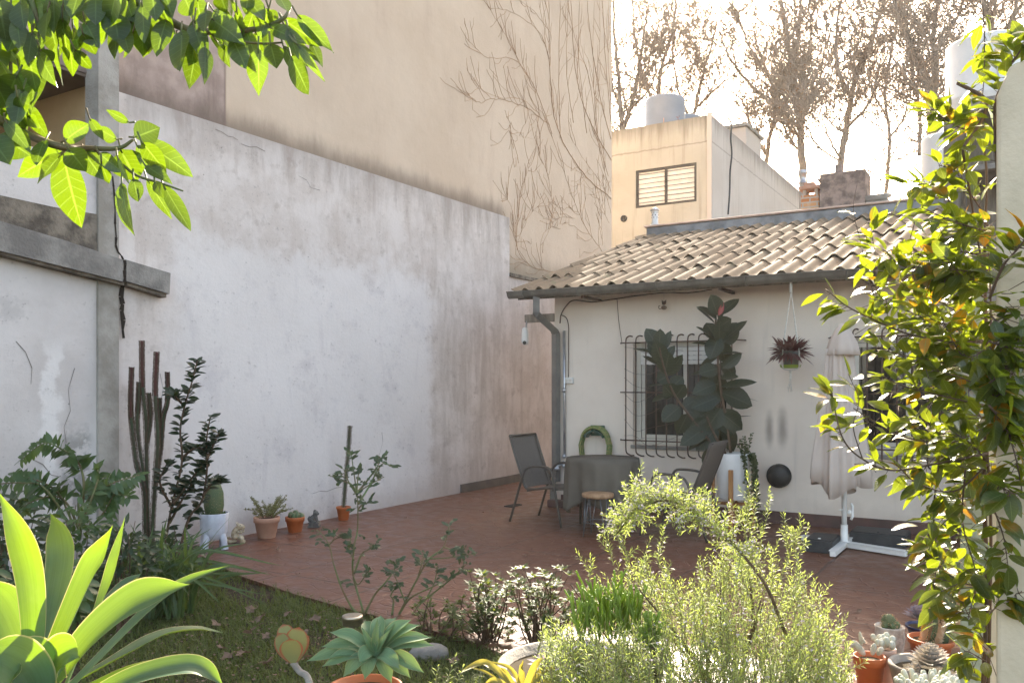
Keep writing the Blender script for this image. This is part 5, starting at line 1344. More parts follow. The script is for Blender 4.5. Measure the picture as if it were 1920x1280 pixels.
# ------------------------------------------------------------------ lawn and litter
def in_lawn(x, y):
    if y > 7.2: return False
    # camera side of the terrace edge
    for i in range(len(edge) - 1):
        a, c_ = edge[i], edge[i + 1]
        lo, hi = min(a.x, c_.x), max(a.x, c_.x)
        if lo <= x <= hi and hi > lo:
            ye = a.y + (c_.y - a.y) * (x - a.x) / (c_.x - a.x)
            return y < ye + .03
    return x < edge[0].x and y < 7.0
random.seed(131); gb = MB(); n = 0
while n < 38000:
    Y = 2.6 + (7.3 - 2.6) * random.random() ** .8; x = (U(150, 1080) - 960) / FPX * Y
    if not in_lawn(x, Y): continue
    dn = math.sin(x * 3.1 + 1) * math.sin(Y * 2.7) + math.sin(x * 7.3 + Y * 5.1) * .5
    if dn < -.75 and rnd() < .8: continue
    n += 1
    an = U(0, 6.283); L = U(.025, .085); d = V((math.cos(an) * U(.2, 1.0), math.sin(an) * U(.2, 1.0), 1)).normalized() * L
    p = V((x, Y, -.03)); s_ = V((-math.sin(an), math.cos(an), 0)) * U(.0018, .0032); m = p + d * .55 + UP * .004
    t_ = p + d + V((math.cos(an), math.sin(an), -.4)) * L * .35
    gb.add([p - s_, p + s_, m + s_ * .8, m - s_ * .8, t_], [(0, 1, 2, 3), (3, 2, 4)])
tag(gb.build('lawn_grass', LM['grass'], loc=(0, 5, 0)), 'short patchy lawn grass beside the red terrace', 'grass', kind='stuff')
random.seed(132); gb = MB()
for _ in range(5200):
    Y = U(2.7, 7.2); x = (U(200, 1080) - 960) / FPX * Y
    if not in_lawn(x, Y): continue
    if math.sin(x * 2.3 + 2) * math.sin(Y * 2.1 + 1) + U(-.6, .6) < -.1: continue
    L = U(.008, .03); an = U(0, 6.283); p = V((x, Y, U(-.022, .025))); d = V((math.cos(an), math.sin(an), U(-.3, .3))) * L; s_ = V((-math.sin(an), math.cos(an), U(-.4, .4))) * L * U(.15, .5)
    gb.add([p, p + d * .5 + s_, p + d, p + d * .5 - s_], [(0, 1, 2, 3)])
tag(gb.build('leaf_litter', LM['litter'], loc=(0, 5, 0)), 'crumbled brown leaf litter scattered through the lawn', 'leaf litter', kind='stuff')
random.seed(133)
def dryleaf():
    b = MB(); out = []
    for i in range(15):
        an = 2 * math.pi * i / 15; r = (.055 if i % 3 == 0 else .030 if i % 3 == 1 else .034) * U(.85, 1.15)
        out.append((r * math.cos(an), r * math.sin(an), .012 * math.sin(an * 2 + 1) + U(0, .012)))
    b.add([(0, 0, .004)] + out, [(0, 1 + i, 1 + (i + 1) % 15) for i in range(15)])
    b.tube([(-.03, 0, .01), (-.075, .005, .012), (-.10, .02, .004)], .0018, 4)
    return b.build('dry_leaf', LM['litter'], world=False, smooth=False)
d0 = None
LP = [(488, 1158), (499, 1190), (572, 1183), (622, 1200), (416, 1213), (432, 1226), (455, 1224), (470, 1182), (500, 1240), (575, 1232), (820, 1222), (850, 1236), (768, 1206), (590, 1160), (405, 1168), (540, 1150), (700, 1190), (470, 1142)]
for i, (px, py) in enumerate(LP):
    o = dryleaf() if i == 0 else d0.copy()
    if i == 0: d0 = o
    else: COL.objects.link(o)
    p = G(px, py, .02); o.location = p; o.rotation_euler = (U(-.5, .5), U(-.5, .5), U(0, 6.28)); s_ = U(.6, 1.0); o.scale = (s_, s_, s_)
    tag(o, 'curled pale brown fallen leaf lying on the lawn', 'fallen leaf', 'fallen leaves on the lawn')
for i, (px, py) in enumerate([(560, 1075), (690, 1046), (820, 1005), (905, 960), (760, 970), (1530, 1110), (1610, 1145), (520, 1030), (985, 1040), (880, 1090)]):
    o = d0.copy(); COL.objects.link(o); o.location = G(px, py, .012); o.rotation_euler = (U(-.3, .3), U(-.3, .3), U(0, 6.28)); s_ = U(.3, .55); o.scale = (s_, s_, s_)
    tag(o, 'small dry leaf lying on the red paving', 'fallen leaf', 'fallen leaves on the terrace')
c = G(805, 1226); b = MB(); random.seed(4)
b.ball(c + UP * .01, (.115, .08, .05), 14, 8)
b.v = [v + V((U(-.008, .008), U(-.008, .008), U(-.006, .006))) for v in b.v]
tag(b.build('rock', M['concrete'], loc=c), 'flat grey rock at the lawn edge under the low shrubs', 'rock')

# ------------------------------------------------------------------ rose bushes and azalea
def rosebush(label, canes, Y, seed, nl):
    random.seed(seed); o = thing('rose_bush', label, 'rose bush', P(canes[0][0][0], canes[0][0][1], Y)); sb = MB(); lb = MB()
    for pts in canes:
        pp = crom([P(x, y, Y + U(-.04, .04)) for x, y in pts], 6); L = len(pts); r0 = .0085 if L > 3 else .005
        sb.tube(pp, [r0, .0028], 6)
        for i in range(2, len(pp), 2): d = V((U(-1, 1), U(-1, 0), U(-.2, .6))).normalized(); sb.tube([pp[i], pp[i] + d * .012], [.003, .0005], 4)
        tips = pp[-4:] + random.sample(pp[len(pp) // 3:], min(3, len(pp) // 2))
        for q in tips:
            for _ in range(nl):
                d = V((U(-1, 1), U(-.8, .5), U(-.3, .7))).normalized(); e_ = q + d * U(.02, .06); sb.tube([q, e_], .0015, 4)
                for k in range(3): lb.leaf(e_ - d * .018 * k, (d + V((U(-.9, .9), U(-.5, .5), U(-.5, .5)))) * U(.026, .040), U(.018, .026), V((U(-.5, .5), -.7, .8)), droop=.1, n=4)
    sb.build('cane', M['thornstem'], o); lb.build('leaves', LM['rosel'], o)
rosebush('tall sparse rose bush with bare thorny canes before the orange potted cactus', [[(682, 1152), (681, 1145), (662, 1077), (664, 1025), (670, 995), (671, 950), (669, 924)], [(672, 1150), (659, 1137), (640, 1100), (625, 1055), (617, 1021), (599, 995)], [(617, 1021), (628, 1010), (640, 1006)], [(684, 1150), (702, 1115), (722, 1092), (738, 1070), (745, 1050)], [(669, 924), (659, 908), (640, 900), (625, 894)], [(669, 924), (662, 875), (659, 852)], [(669, 924), (685, 905), (707, 875), (711, 858)], [(669, 925), (690, 910), (719, 894)], [(671, 955), (680, 945), (689, 942)], [(664, 1050), (655, 1030), (658, 1010)], [(664, 1075), (677, 1040), (690, 1030), (706, 1020)], [(671, 945), (690, 915), (716, 870), (733, 874)], [(662, 1080), (672, 1095), (690, 1070)], [(669, 924), (672, 890), (680, 880)], [(669, 928), (655, 905), (645, 880)]], 5.65, 141, 1)
rosebush('lower spreading rose bush with green canes at the terrace edge', [[(746, 1156), (749, 1149), (782, 1085), (805, 1047), (831, 1025), (842, 987)], [(770, 1156), (790, 1130), (850, 1081), (869, 1059)], [(735, 1152), (738, 1125), (733, 1115), (745, 1095)], [(782, 1085), (790, 1060), (796, 1035)], [(831, 1025), (850, 1030), (868, 1028)], [(805, 1047), (840, 1045), (890, 1038)], [(760, 1130), (745, 1090), (735, 1068)], [(800, 1120), (815, 1090), (820, 1060)], [(749, 1149), (770, 1120), (810, 1100), (840, 1085)]], 5.6, 142, 1)
def azalea(label, tips, Y, base, seed, L=.048, per=8):
    random.seed(seed); o = thing('azalea_shrub', label, 'shrub', base); sb = MB(); lb = MB()
    for (x, y) in tips:
        q = P(x, y, Y + U(-.3, .3)); mid = base.lerp(q, .55) + V((U(-.05, .05), U(-.05, .05), U(-.02, .05)))
        pp = crom([base + V((U(-.06, .06), U(-.06, .06), 0)), mid, q], 5); sb.tube(pp, [.0065, .002], 5)
        for e_ in (q, pp[-3] + V((U(-.03, .03), U(-.03, .03), U(0, .03))), pp[-5] + V((U(-.05, .05), U(-.05, .05), U(0, .03)))):
            for k in range(per):
                an = 2 * math.pi * k / per + U(-.3, .3); d = V((math.cos(an), math.sin(an), U(.1, .9))).normalized()
                lb.leaf(e_, d * L * U(.7, 1.15), L * .36, V((-math.cos(an) * .5, -math.sin(an) * .5, 1)), droop=U(0, .2), fold=.2, n=4, prof='lance')
    sb.build('stem', M['stem'], o); lb.build('leaves', LM['azalea'], o)
random.seed(150)
azalea('sunlit azalea shrub with pale shining leaves left of the rosemary', [(U(955, 1090), 1062 + U(0, 110)) for _ in range(46)], 4.9, P(1015, 1230, 4.9), 151)
azalea('shaded azalea shrub with dull green leaves between rose bush and sunlit azalea', [(U(855, 965), 1070 + U(0, 120)) for _ in range(48)], 5.1, P(915, 1225, 5.1), 152)
azalea('low green shrub at the terrace edge right of the solar lamp', [(U(760, 870), 1120 + U(0, 90)) for _ in range(34)], 5.2, P(815, 1222, 5.2), 153, .042)

# ------------------------------------------------------------------ foreground pots: small agave, paddle plant, stone bowl
random.seed(161)
c = P(704, 1222, 3.6); pc = V((c.x - .05, c.y + .02, -.02))
o = thing('potted_agave', 'small blue green agave rosette in an orange pot beside the solar lamp', 'potted agave', pc)
pot(o, pc, .165, .255, M['opot'], .2)
RS = [(-84, -36, 1), (-100, -8, 1), (-128, 20, .9), (-98, 30, 0), (-20, -58, 2), (10, -68, 2), (38, -64, 2), (66, -60, 1.5), (82, -50, 1.4), (104, -26, 1), (108, -10, .6), (90, 42, 0), (65, 52, -.3), (30, 62, -.5), (-20, 55, -.8), (-60, 50, -.5), (-30, 22, -1.5), (45, 35, -1), (20, -40, 1)]
for (dx, dy, dd) in RS:
    tip = P(704 + dx * 1.04, 1220 + dy * 1.0, 3.6 + .05 * dd); b = MB(); mid = c.lerp(tip, .5) + V((0, -.01, .025))
    b.blade([c + V((0, 0, -.01)), mid, tip], .064, V((-dx * .006, -.75, .9)), .4, 'agave', 7); b.build('leaf', LM['agave2'], o)
for (dx, dy) in ((-26, -30), (28, -26), (4, -46)):
    tip = P(704 + dx, 1205 + dy, 3.58); b = MB(); b.blade([c, c.lerp(tip, .5) + V((0, -.015, .0)), tip], .032, V((-dx * .02, -1, .3)), .7, 'lance', 6); b.build('young_leaf', LM['agave2'], o)
c = P(548, 1240, 3.8); base = P(600, 1320, 3.7)
o = thing('paddle_plant', 'paddle plant with round red edged leaves on a leaning pale stem', 'succulent', V((base.x, base.y, -.02)))
b = MB(); b.tube(crom([V((base.x, base.y, -.03)), P(580, 1278, 3.75), P(562, 1258, 3.79), c], 5), [.016, .014], 10); b.build('stem', M['bowl'], o)
for (x0, y0, x1, y1, w, dy, nr) in ((550, 1242, 544, 1194, 42, -.05, (.1, -1, .3)), (554, 1238, 563, 1174, 50, .03, (-.25, -1, .2)), (542, 1238, 520, 1186, 34, .0, (.8, -.8, .1)), (545, 1222, 530, 1170, 34, .07, (.5, -1, .1)), (557, 1234, 582, 1192, 28, .05, (-.8, -.8, .1))):
    b = MB(); p0, p1 = P(x0, y0, 3.78 + dy), P(x1, y1, 3.78 + dy * 1.5)
    b.leaf(p0, p1 - p0, w / FPX * 3.8, V(nr), droop=-.08, fold=.15, n=10, prof='paddle'); b.build('leaf', LM['kal'], o)
BC = V(((1085 - 960) / FPX * 3.7, 3.7, -.02))
o = thing('stone_bowl', 'wide pale stone planter bowl under the rosemary', 'planter', BC)
b = MB(); random.seed(5); b.lathe(BC, [(.20, 0), (.24, .02), (.33, .18), (.365, .31), (.36, .325), (.335, .325), (.32, .28), (.001, .27)], 48, mod=lambda an, z: 1 + .012 * math.sin(an * 3 + 1)); b.build('bowl', M['bowl'], o)
b = MB(); b.lathe(BC, [(.33, .285), (.2, .295), (.001, .30)], 24, capb=False); b.build('soil', M['soil'], o)
def rosette(mb, c, r, n, rings=4, up=.3, w=.4, prof='agave', flat=1.0):
    for g_ in range(rings):
        q = (g_ + 1) / rings
        for k in range(n):
            an = 2 * math.pi * (k + .5 * (g_ % 2)) / n + U(-.1, .1); el = (1 - q) * 1.1 + up * .5
            d = V((math.cos(an) * math.cos(el), math.sin(an) * math.cos(el) * flat, math.sin(el))) * r * (.45 + .55 * q)
            mb.leaf(V(c) + UP * .01 * (rings - g_), d, r * w, V((-math.cos(an) * .6, -math.sin(an) * .6, 1)), droop=-.12, fold=.5, n=5, prof=prof)
def single(name, label, cat, c, fn, lm, group=None, part='leaves'):
    o = thing(name, label, cat, c, group); b = MB(); fn(b); b.build(part, lm, o); return o
random.seed(171)
q1 = P(1040, 1215, 3.62)
single('brown_rosette', 'dry brownish succulent rosette in the left of the stone bowl', 'succulent', V((q1.x, q1.y, .28)), lambda b: (rosette(b, V((q1.x, q1.y, .30)), .13, 11, 3), b.tube([V((q1.x, q1.y, .27)), V((q1.x, q1.y, .31))], .02, 6)), LM['echev2'])
def pencils(b):
    for k in range(85):
        x = U(1085, 1200); y = U(1165, 1205); p0 = P(x, y, 3.65 + U(-.12, .12)); p0.z = max(.27, p0.z); L = U(.10, .24)
        d = V((U(-.35, .2) - (1140 - x) * .004 * 0, U(-.2, .2), 1)).normalized(); p1 = p0 + d * L
        b.tube(crom([p0, p0 + d * L * .5 + V((U(-.01, .01), 0, 0)), p1], 4), U(.0042, .006), 5)
        for _ in range(1):
            e_ = p0 + d * L * U(.4, .7); b.tube([e_, e_ + (d + V((U(-.6, .6), U(-.5, .5), 0))).normalized() * L * .45], .0045, 5)
    q = P(1100, 1090, 3.7)
    b.tube(crom([P(1110, 1180, 3.7), P(1098, 1110, 3.7), P(1085, 1080, 3.7), P(1080, 1069, 3.7)], 4), .005, 5)
single('pencil_succulent', 'bright green thicket of upright pencil stems in the stone bowl', 'succulent', P(1140, 1200, 3.65), pencils, LM['pencil'], part='stems')
def fingers(b):
    for k in range(46):
        p0 = P(1222 + U(-8, 8), 1212 + U(-6, 6), 3.4); tip = P(1221 + U(-27, 27), 1172 + U(-28, 25), 3.4 + U(-.05, .05))
        b.tube(crom([p0, p0.lerp(tip, .5) + V((0, 0, .005)), tip], 3), [.004, .0075], 6)
o = single('finger_jade', 'dark green finger leaved succulent on a bare stem inside the rosemary', 'succulent', P(1232, 1300, 3.42), fingers, LM['pencil'])
b = MB(); b.tube(crom([V((P(1238, 1300, 3.42).x, 3.42, .25)), P(1228, 1245, 3.4), P(1222, 1212, 3.4)], 4), [.014, .010], 8); b.build('stem', M['stem'], o)
def brom(b):
    B0 = P(978, 1300, 3.2)
    for pts, w in (([(978, 1300), (926, 1252), (899, 1243), (858, 1262)], 16), ([(980, 1300), (1000, 1252), (1017, 1232)], 14), ([(976, 1300), (980, 1255), (981, 1236)], 15), ([(985, 1300), (1013, 1262), (1048, 1250)], 15), ([(970, 1300), (930, 1275), (905, 1285)], 12), ([(972, 1300), (950, 1262), (935, 1250)], 9), ([(980, 1300), (960, 1255), (915, 1238)], 8), ([(990, 1300), (1020, 1280), (1050, 1285)], 14), ([(968, 1300), (915, 1262), (880, 1250)], 6)):
        b.blade([P(x, y, 3.2 + U(-.06, .06)) for x, y in pts], w / FPX * 3.2, V((U(-.3, .3), -.8, .8)), .45, 'strap', 6)
o = single('strap_succulent', 'yellowish arching spiky succulent before the stone bowl rim', 'succulent', V((P(978, 1300, 3.2).x, 3.2, -.02)), brom, LM['brom'])
b = MB(); b.tube([V((P(978, 1300, 3.2).x, 3.2, -.03)), P(978, 1296, 3.2)], [.03, .02], 8); b.build('stem', M['stem'], o)

# ------------------------------------------------------------------ rosemary
random.seed(181)
o = thing('rosemary', 'large sunlit rosemary shrub arching over the centre foreground', 'rosemary', V((P(1380, 1300, 3.7).x, 3.7, -.02)))
sb = MB(); lb = MB(); fb_ = MB()
def shoot(p0, p1, dens=1.0, flower=0.0):
    L = (p1 - p0).length; n = max(12, int(L / .0056 * dens)); side = V((U(-1, 1), U(-1, 1), 0)) * L * .06
    pts = crom([p0, p0.lerp(p1, .5) + side, p1], 6); sb.tube(pts, [.0021, .0010], 4)
    m = len(pts) - 1
    for i in range(n):
        q = i / (n - 1); f = q * m; k = min(m - 1, int(f)); c = pts[k].lerp(pts[k + 1], f - k); t_ = (pts[k + 1] - pts[k]).normalized()
        an = i * 2.4 + U(-.4, .4); e1 = t_.orthogonal().normalized(); e2 = t_.cross(e1); d = e1 * math.cos(an) + e2 * math.sin(an)
        dd = (d * U(.7, 1.0) + t_ * (U(.35, .8) if q < .85 else 1.4)).normalized() * U(.020, .038) * (1 if q < .9 else .7)
        b0 = c; mid = c + dd * .55 + t_ * .001; tip = c + dd + d * .001 - t_ * .003
        s_ = dd.cross(d + t_ * .3); s_ = (s_.normalized() if s_.length > 1e-9 else e1) * U(.0017, .0028)
        lb.add([b0, mid + s_, tip, mid - s_], [(0, 1, 2, 3)])
        if flower and rnd() < flower:
            for _ in range(3): fb_.leaf(c + dd * .5, V((U(-1, 1), U(-1, 1), U(-.3, 1))).normalized() * .010, .007, V((0, -1, .5)), n=2)
base = V((P(1380, 1300, 3.7).x, 3.7, -.02))
arch = [base, P(1470, 1270, 3.62), P(1480, 1215, 3.6), P(1461, 1157, 3.6), P(1440, 1105, 3.6), P(1410, 1060, 3.62), P(1356, 1002, 3.66), P(1301, 960, 3.7), P(1250, 938, 3.74), P(1192, 955, 3.78), P(1158, 1000, 3.8)]
ap = crom(arch, 7); sb2 = MB(); sb2.tube(ap, [.009, .004], 8)
trunk2 = crom([base, P(1395, 1230, 3.75), P(1412, 1170, 3.8), P(1405, 1080, 3.85)], 6); sb2.tube(trunk2, [.016, .005], 8)
for k in range(14):
    q = P(U(1060, 1560), U(1080, 1200), U(3.45, 4.1)); mb_ = base.lerp(q, .5) + V((U(-.1, .1), U(-.05, .05), -.03)); pp = crom([base, mb_, q], 6); sb2.tube(pp, [.010, .003], 6)
sb2.build('branch', M['stem'], o)
for i in range(36, len(ap)):
    for _ in range(random.choice((2, 3, 4, 6))):
        d = V((U(-1, 1), U(-.7, .7), U(-.5, 1.0))).normalized(); shoot(ap[i], ap[i] + d * U(.05, .17), 1.1, .16)
tall = [((1172, 965), (1204, 868)), ((1185, 960), (1240, 905)), ((1165, 985), (1172, 925)), ((1310, 985), (1330, 925)), ((1345, 985), (1345, 935)), ((1395, 1010), (1402, 885)), ((1405, 1000), (1418, 900)), ((1425, 1010), (1443, 915)), ((1390, 980), (1370, 940)), ((1270, 950), (1310, 930)), ((1260, 945), (1275, 920)), ((1480, 1040), (1470, 960)), ((1490, 1030), (1500, 965)), ((1500, 1040), (1515, 985)), ((1495, 1050), (1480, 990)), ((1235, 1060), (1245, 985)), ((1200, 1080), (1222, 1005)), ((1150, 1060), (1140, 1005)), ((1180, 1050), (1165, 1010)), ((1105, 1090), (1112, 1050)), ((1530, 1140), (1545, 1110)), ((1560, 1200), (1580, 1165)), ((1535, 1180), (1552, 1125))]
for a_, b_ in tall:
    Yt = 3.75 + U(-.12, .12); shoot(P(a_[0], a_[1], Yt), P(b_[0], b_[1], Yt + U(-.03, .03)), 1.1)
    for _ in range(2):
        q = P(a_[0], a_[1], Yt).lerp(P(b_[0], b_[1], Yt), U(.1, .5)); shoot(q, q + V((U(-.07, .07), U(-.05, .05), U(.04, .10))), 1.1)
top_ = [(1000, 1230), (1040, 1180), (1090, 1120), (1140, 1050), (1180, 1030), (1230, 1040), (1280, 1060), (1330, 1040), (1370, 1000), (1420, 990), (1470, 1000), (1510, 1040), (1545, 1110), (1590, 1200), (1610, 1260)]
def topy(x):
    for (x0, y0), (x1, y1) in zip(top_, top_[1:]):
        if x0 <= x <= x1: return y0 + (y1 - y0) * (x - x0) / (x1 - x0)
    return 1300
cnt = 0
while cnt < 820:
    x = U(1005, 1600); ty = topy(x); y = ty + (1310 - ty) * random.random() ** .9
    if y > 1330: continue
    dep = (y - 1000) / 280; Yt = 3.95 - .55 * dep + U(-.30, .30)
    if 1060 < x < 1215 and 1090 < y < 1195 and Yt < 3.75: continue
    tip = P(x, y, Yt) + V((0, 0, U(-.05, .06))); L = U(.11, .28); ln = (x - 1330) / 270
    b_ = tip - V((ln * .5 * L + U(-.35, .35) * L, U(-.35, .35) * L, L)); 
    shoot(b_, tip, .95, .03); cnt += 1
    if rnd() < .5: q = b_.lerp(tip, .4); shoot(q, q + V((U(-.06, .06), U(-.06, .06), U(.04, .1))), 1)
for _ in range(150):
    x, y = U(1015, 1260), U(1195, 1300); Yt = U(3.05, 3.35); tip = P(x, y, Yt); L = U(.07, .15); shoot(tip - V((U(-.3, .3) * L, U(-.3, .3) * L, L)), tip, .95, .02)
for _ in range(110):
    x, y = U(1020, 1250), U(1160, 1225); Yt = U(3.25, 3.55); tip = P(x, y, Yt); L = U(.08, .16); shoot(tip - V((U(-.3, .3) * L, U(-.3, .3) * L, L)), tip, .95, .02)
for _ in range(120):
    x, y = U(1300, 1600), U(1180, 1300); Yt = U(3.2, 3.5); tip = P(x, y, Yt); L = U(.07, .16); shoot(tip - V((U(-.3, .3) * L, U(-.3, .3) * L, L)), tip, .95, .02)
for a_, b_ in (((838, 1290), (855, 1228)), ((815, 1290), (822, 1248)), ((850, 1290), (868, 1250))): shoot(P(a_[0], a_[1], 3.0), P(b_[0], b_[1], 3.0), .9)
sb.build('twig', M['rtwig'], o); lb.build('leaves', LM['rose'], o); fb_.build('flower', LM['flower'], o)

# ------------------------------------------------------------------ pots at lower right
random.seed(191)
c = G(1668, 1228); o = thing('potted_cactus', 'round cactus in a white crochet patterned pot behind the pale bowl', 'potted cactus', c)
b = MB(); b.lathe(c, [(.06, 0), (.072, .03), (.082, .10), (.078, .15), (.083, .165), (.08, .17), (.07, .16), (.001, .155)], 36, mod=lambda an, z: 1 + .03 * math.sin(an * 18 + z * 120) * math.sin(an * 18 - z * 120)); b.build('pot', M['crochet'], o)
b = MB(); sp = MB()
for (dx, dy, r) in ((-.005, 0, .040), (.028, -.02, .022), (.02, .03, .022), (-.035, -.02, .02), (.0, -.04, .018)):
    q = c + V((dx, dy, .16 + r * .8)); b.ball(q, (r, r, r * 1.1), 14, 8)
    for _ in range(int(r * 3000)): d = V((U(-1, 1), U(-1, 1), U(-.3, 1))).normalized(); sp.needle(q + d * r * 1.02, d * .01, .002, V((d.y, -d.x, .3)))
b.build('cactus', M['cactus'], o); sp.build('spine', M['spine'], o)
c = V((P(1745, 1200, 4.5).x, 4.5, 0)); o = thing('potted_cactus', 'tall ribbed cactus with long tan spines in an orange pot by the posts', 'potted cactus', c)
zr = P(1745, 1195, 4.5).z; pot(o, c, .115, zr, M['opot'], .16)
b = MB(); sp = MB(); ridged(b, sp, [c + V((.045, 0, zr - .03)), P(1778, 1120, 4.5), P(1786, 1042, 4.5)], .047, 6, 5, .035)
b.build('cactus', M['cactus'], o); sp.build('spine', M['spine'], o)
b = MB(); sp = MB(); ridged(b, sp, [c + V((-.02, -.03, zr - .03)), P(1752, 1170, 4.45), P(1750, 1140, 4.45)], .020, 6, 3, .03); b.build('cactus', M['cactus'], o); sp.build('spine', M['spine'], o)
c = V((P(1735, 1190, 4.95).x, 4.95, 0)); o = thing('potted_succulent', 'purplish grey rosette succulents in a dark blue pot behind the tall cactus', 'potted succulent', c)
zr = P(1735, 1172, 4.95).z; pot(o, c, .11, zr, M['bluepot'], .12)
b = MB()
for dx, dz, r in ((-.05, .03, .10), (.09, .02, .10), (.02, .06, .09)): rosette(b, c + V((dx, -.02, zr + dz)), r, 10, 4, .5, .38)
b.build('leaves', LM['echev2'], o)
c = V((P(1735, 1240, 4.0).x, 4.0, 0)); o = thing('potted_succulent', 'wide pale bowl with a large grey pink echeveria rosette', 'potted succulent', c)
zr = P(1735, 1243, 4.0).z
b = MB(); b.lathe(c, [(.09, 0), (.12, .02), (.155, zr * .8), (.165, zr - .01), (.16, zr), (.145, zr - .005), (.14, zr - .04), (.001, zr - .045)], 40); b.build('bowl', M['bowl'], o)
b = MB(); b.lathe(c, [(.139, zr - .035), (.001, zr - .025)], 24, capb=False); b.build('soil', M['soil'], o)
b = MB(); rosette(b, c + V((.02, -.01, zr - .02)), .115, 13, 6, .35, .36); rosette(b, c + V((-.075, -.06, zr - .03)), .05, 9, 3, .4, .4); b.build('leaves', LM['echev'], o)
c = V((P(1630, 1250, 4.1).x, 4.1, 0)); o = thing('potted_cactus', 'fuzzy rabbit ear cactus in a small red terracotta pot at the rosemary edge', 'potted cactus', c)
zr = P(1630, 1228, 4.1).z; pot(o, c, .075, zr, M['opot'], .2)
b = MB(); sp = MB()
def pad(mb, p0, p1, w, t_):
    d = p1 - p0; L = d.length; ax = d.normalized(); sd_ = ax.cross(V((0, 1, 0))).normalized(); mb.ball(p0.lerp(p1, .5), (w / 2, t_ / 2, L / 2), 12, 8, (sd_, ax.cross(sd_), ax))
    for _ in range(60): q = p0.lerp(p1, U(.1, .95)) + sd_ * U(-.5, .5) * w * .9; sp.needle(q - V((0, t_ * .4, 0)), V((U(-.6, .6), -1, U(-.2, .6))) * .008, .002, UP)
for a_, b_, w in (((1622, 1228), (1598, 1200), .035), ((1600, 1205), (1594, 1212), .03), ((1616, 1210), (1612, 1183), .02), ((1612, 1190), (1622, 1206), .018), ((1635, 1228), (1640, 1205), .03), ((1645, 1228), (1655, 1212), .03)): pad(b, P(*a_, 4.1), P(*b_, 4.1), w, .02)
b.build('cactus', M['fuzzy'], o); sp.build('spine', M['spine'], o)
c = V((P(1660, 1240, 4.2).x, 4.22, 0)); o = thing('potted_cactus', 'clustered whitish cactus in a faded pink pot before the crochet pot', 'potted cactus', c)
zr = P(1660, 1216, 4.2).z; pot(o, c, .06, zr, M['pinkpot'], .2)
b = MB(); sp = MB()
for k in range(26):
    an = U(0, 6.28); r = U(0, .055); q = c + V((r * math.cos(an), r * math.sin(an), zr + .02 + U(0, .03))); rr = U(.012, .018); b.ball(q, (rr, rr, rr * 1.4), 8, 6)
    for _ in range(14): d = V((U(-1, 1), U(-1, 1), U(-.2, 1))).normalized(); sp.needle(q + V((d.x * rr, d.y * rr, d.z * rr * 1.4)), d * .008, .002, V((d.y, -d.x, .3)))
b.build('cactus', M['fuzzy'], o); sp.build('spine', M['rope'], o)
c = V((P(1745, 1280, 3.6).x, 3.6, 0)); o = thing('potted_succulent', 'cluster of plump pale green finger stems at the bottom right', 'potted succulent', c)
zr = P(1745, 1290, 3.6).z; pot(o, c, .12, max(.12, zr), M['pot'], .2)
b = MB()
for k in range(75):
    an = U(0, 6.28); r = .12 * math.sqrt(rnd()); p0 = c + V((r * math.cos(an), r * math.sin(an) * .8, zr - .02)); d = V((math.cos(an) * r * 4, math.sin(an) * r * 3, 1)).normalized(); L = U(.05, .085)
    b.tube(crom([p0, p0 + d * L * .6, p0 + d * L], 3), [.008, .012, .0125, .0125, .0125, .011, .006], 8)
b.build('stems', M['fuzzy2'] if 'fuzzy2' in M else M['fuzzy'], o)

# ------------------------------------------------------------------ broad leaved branch over the upper left
random.seed(201)
TY = 1.3
o = thing('broadleaf_tree', 'broad leaved tree reaching its sunlit branches in from the upper left', 'tree', V((-1.45, 1.15, -.03)))
b = MB(); b.tube(crom([V((-1.45, 1.15, -.03)), V((-1.43, 1.16, 1.0)), V((-1.38, 1.2, 1.9)), V((-1.30, 1.25, 2.6)), V((-1.2, 1.3, 3.2))], 5), [.07, .04], 12); b.build('trunk', M['stem'], o)
b = MB()
for pts, r in (([(-330, 60), (-150, 20), (40, -40), (200, -25), (280, 18), (350, 55), (400, 60), (480, 55), (530, 36), (545, 12)], [.011, .0022]), ([(398, 60), (440, 76), (490, 82), (530, 80)], [.0025, .0015]), ([(200, -25), (330, -60), (430, -40), (470, -10)], [.005, .002]), ([(40, -40), (62, 10), (75, 60), (60, 95)], [.005, .002]),
               ([(-330, 80), (-150, 150), (-20, 215), (42, 249), (112, 275), (160, 278), (221, 278), (250, 262)], [.010, .0022]), ([(160, 278), (221, 304), (256, 329), (300, 343), (343, 358)], [.0028, .0014]), ([(-20, 215), (10, 180), (20, 130), (15, 80)], [.005, .002]), ([(100, -40), (150, -10), (170, 20)], [.004, .002])):
    b.tube(crom([P(x, y, TY + U(-.03, .03)) for x, y in pts], 5), r, 7)
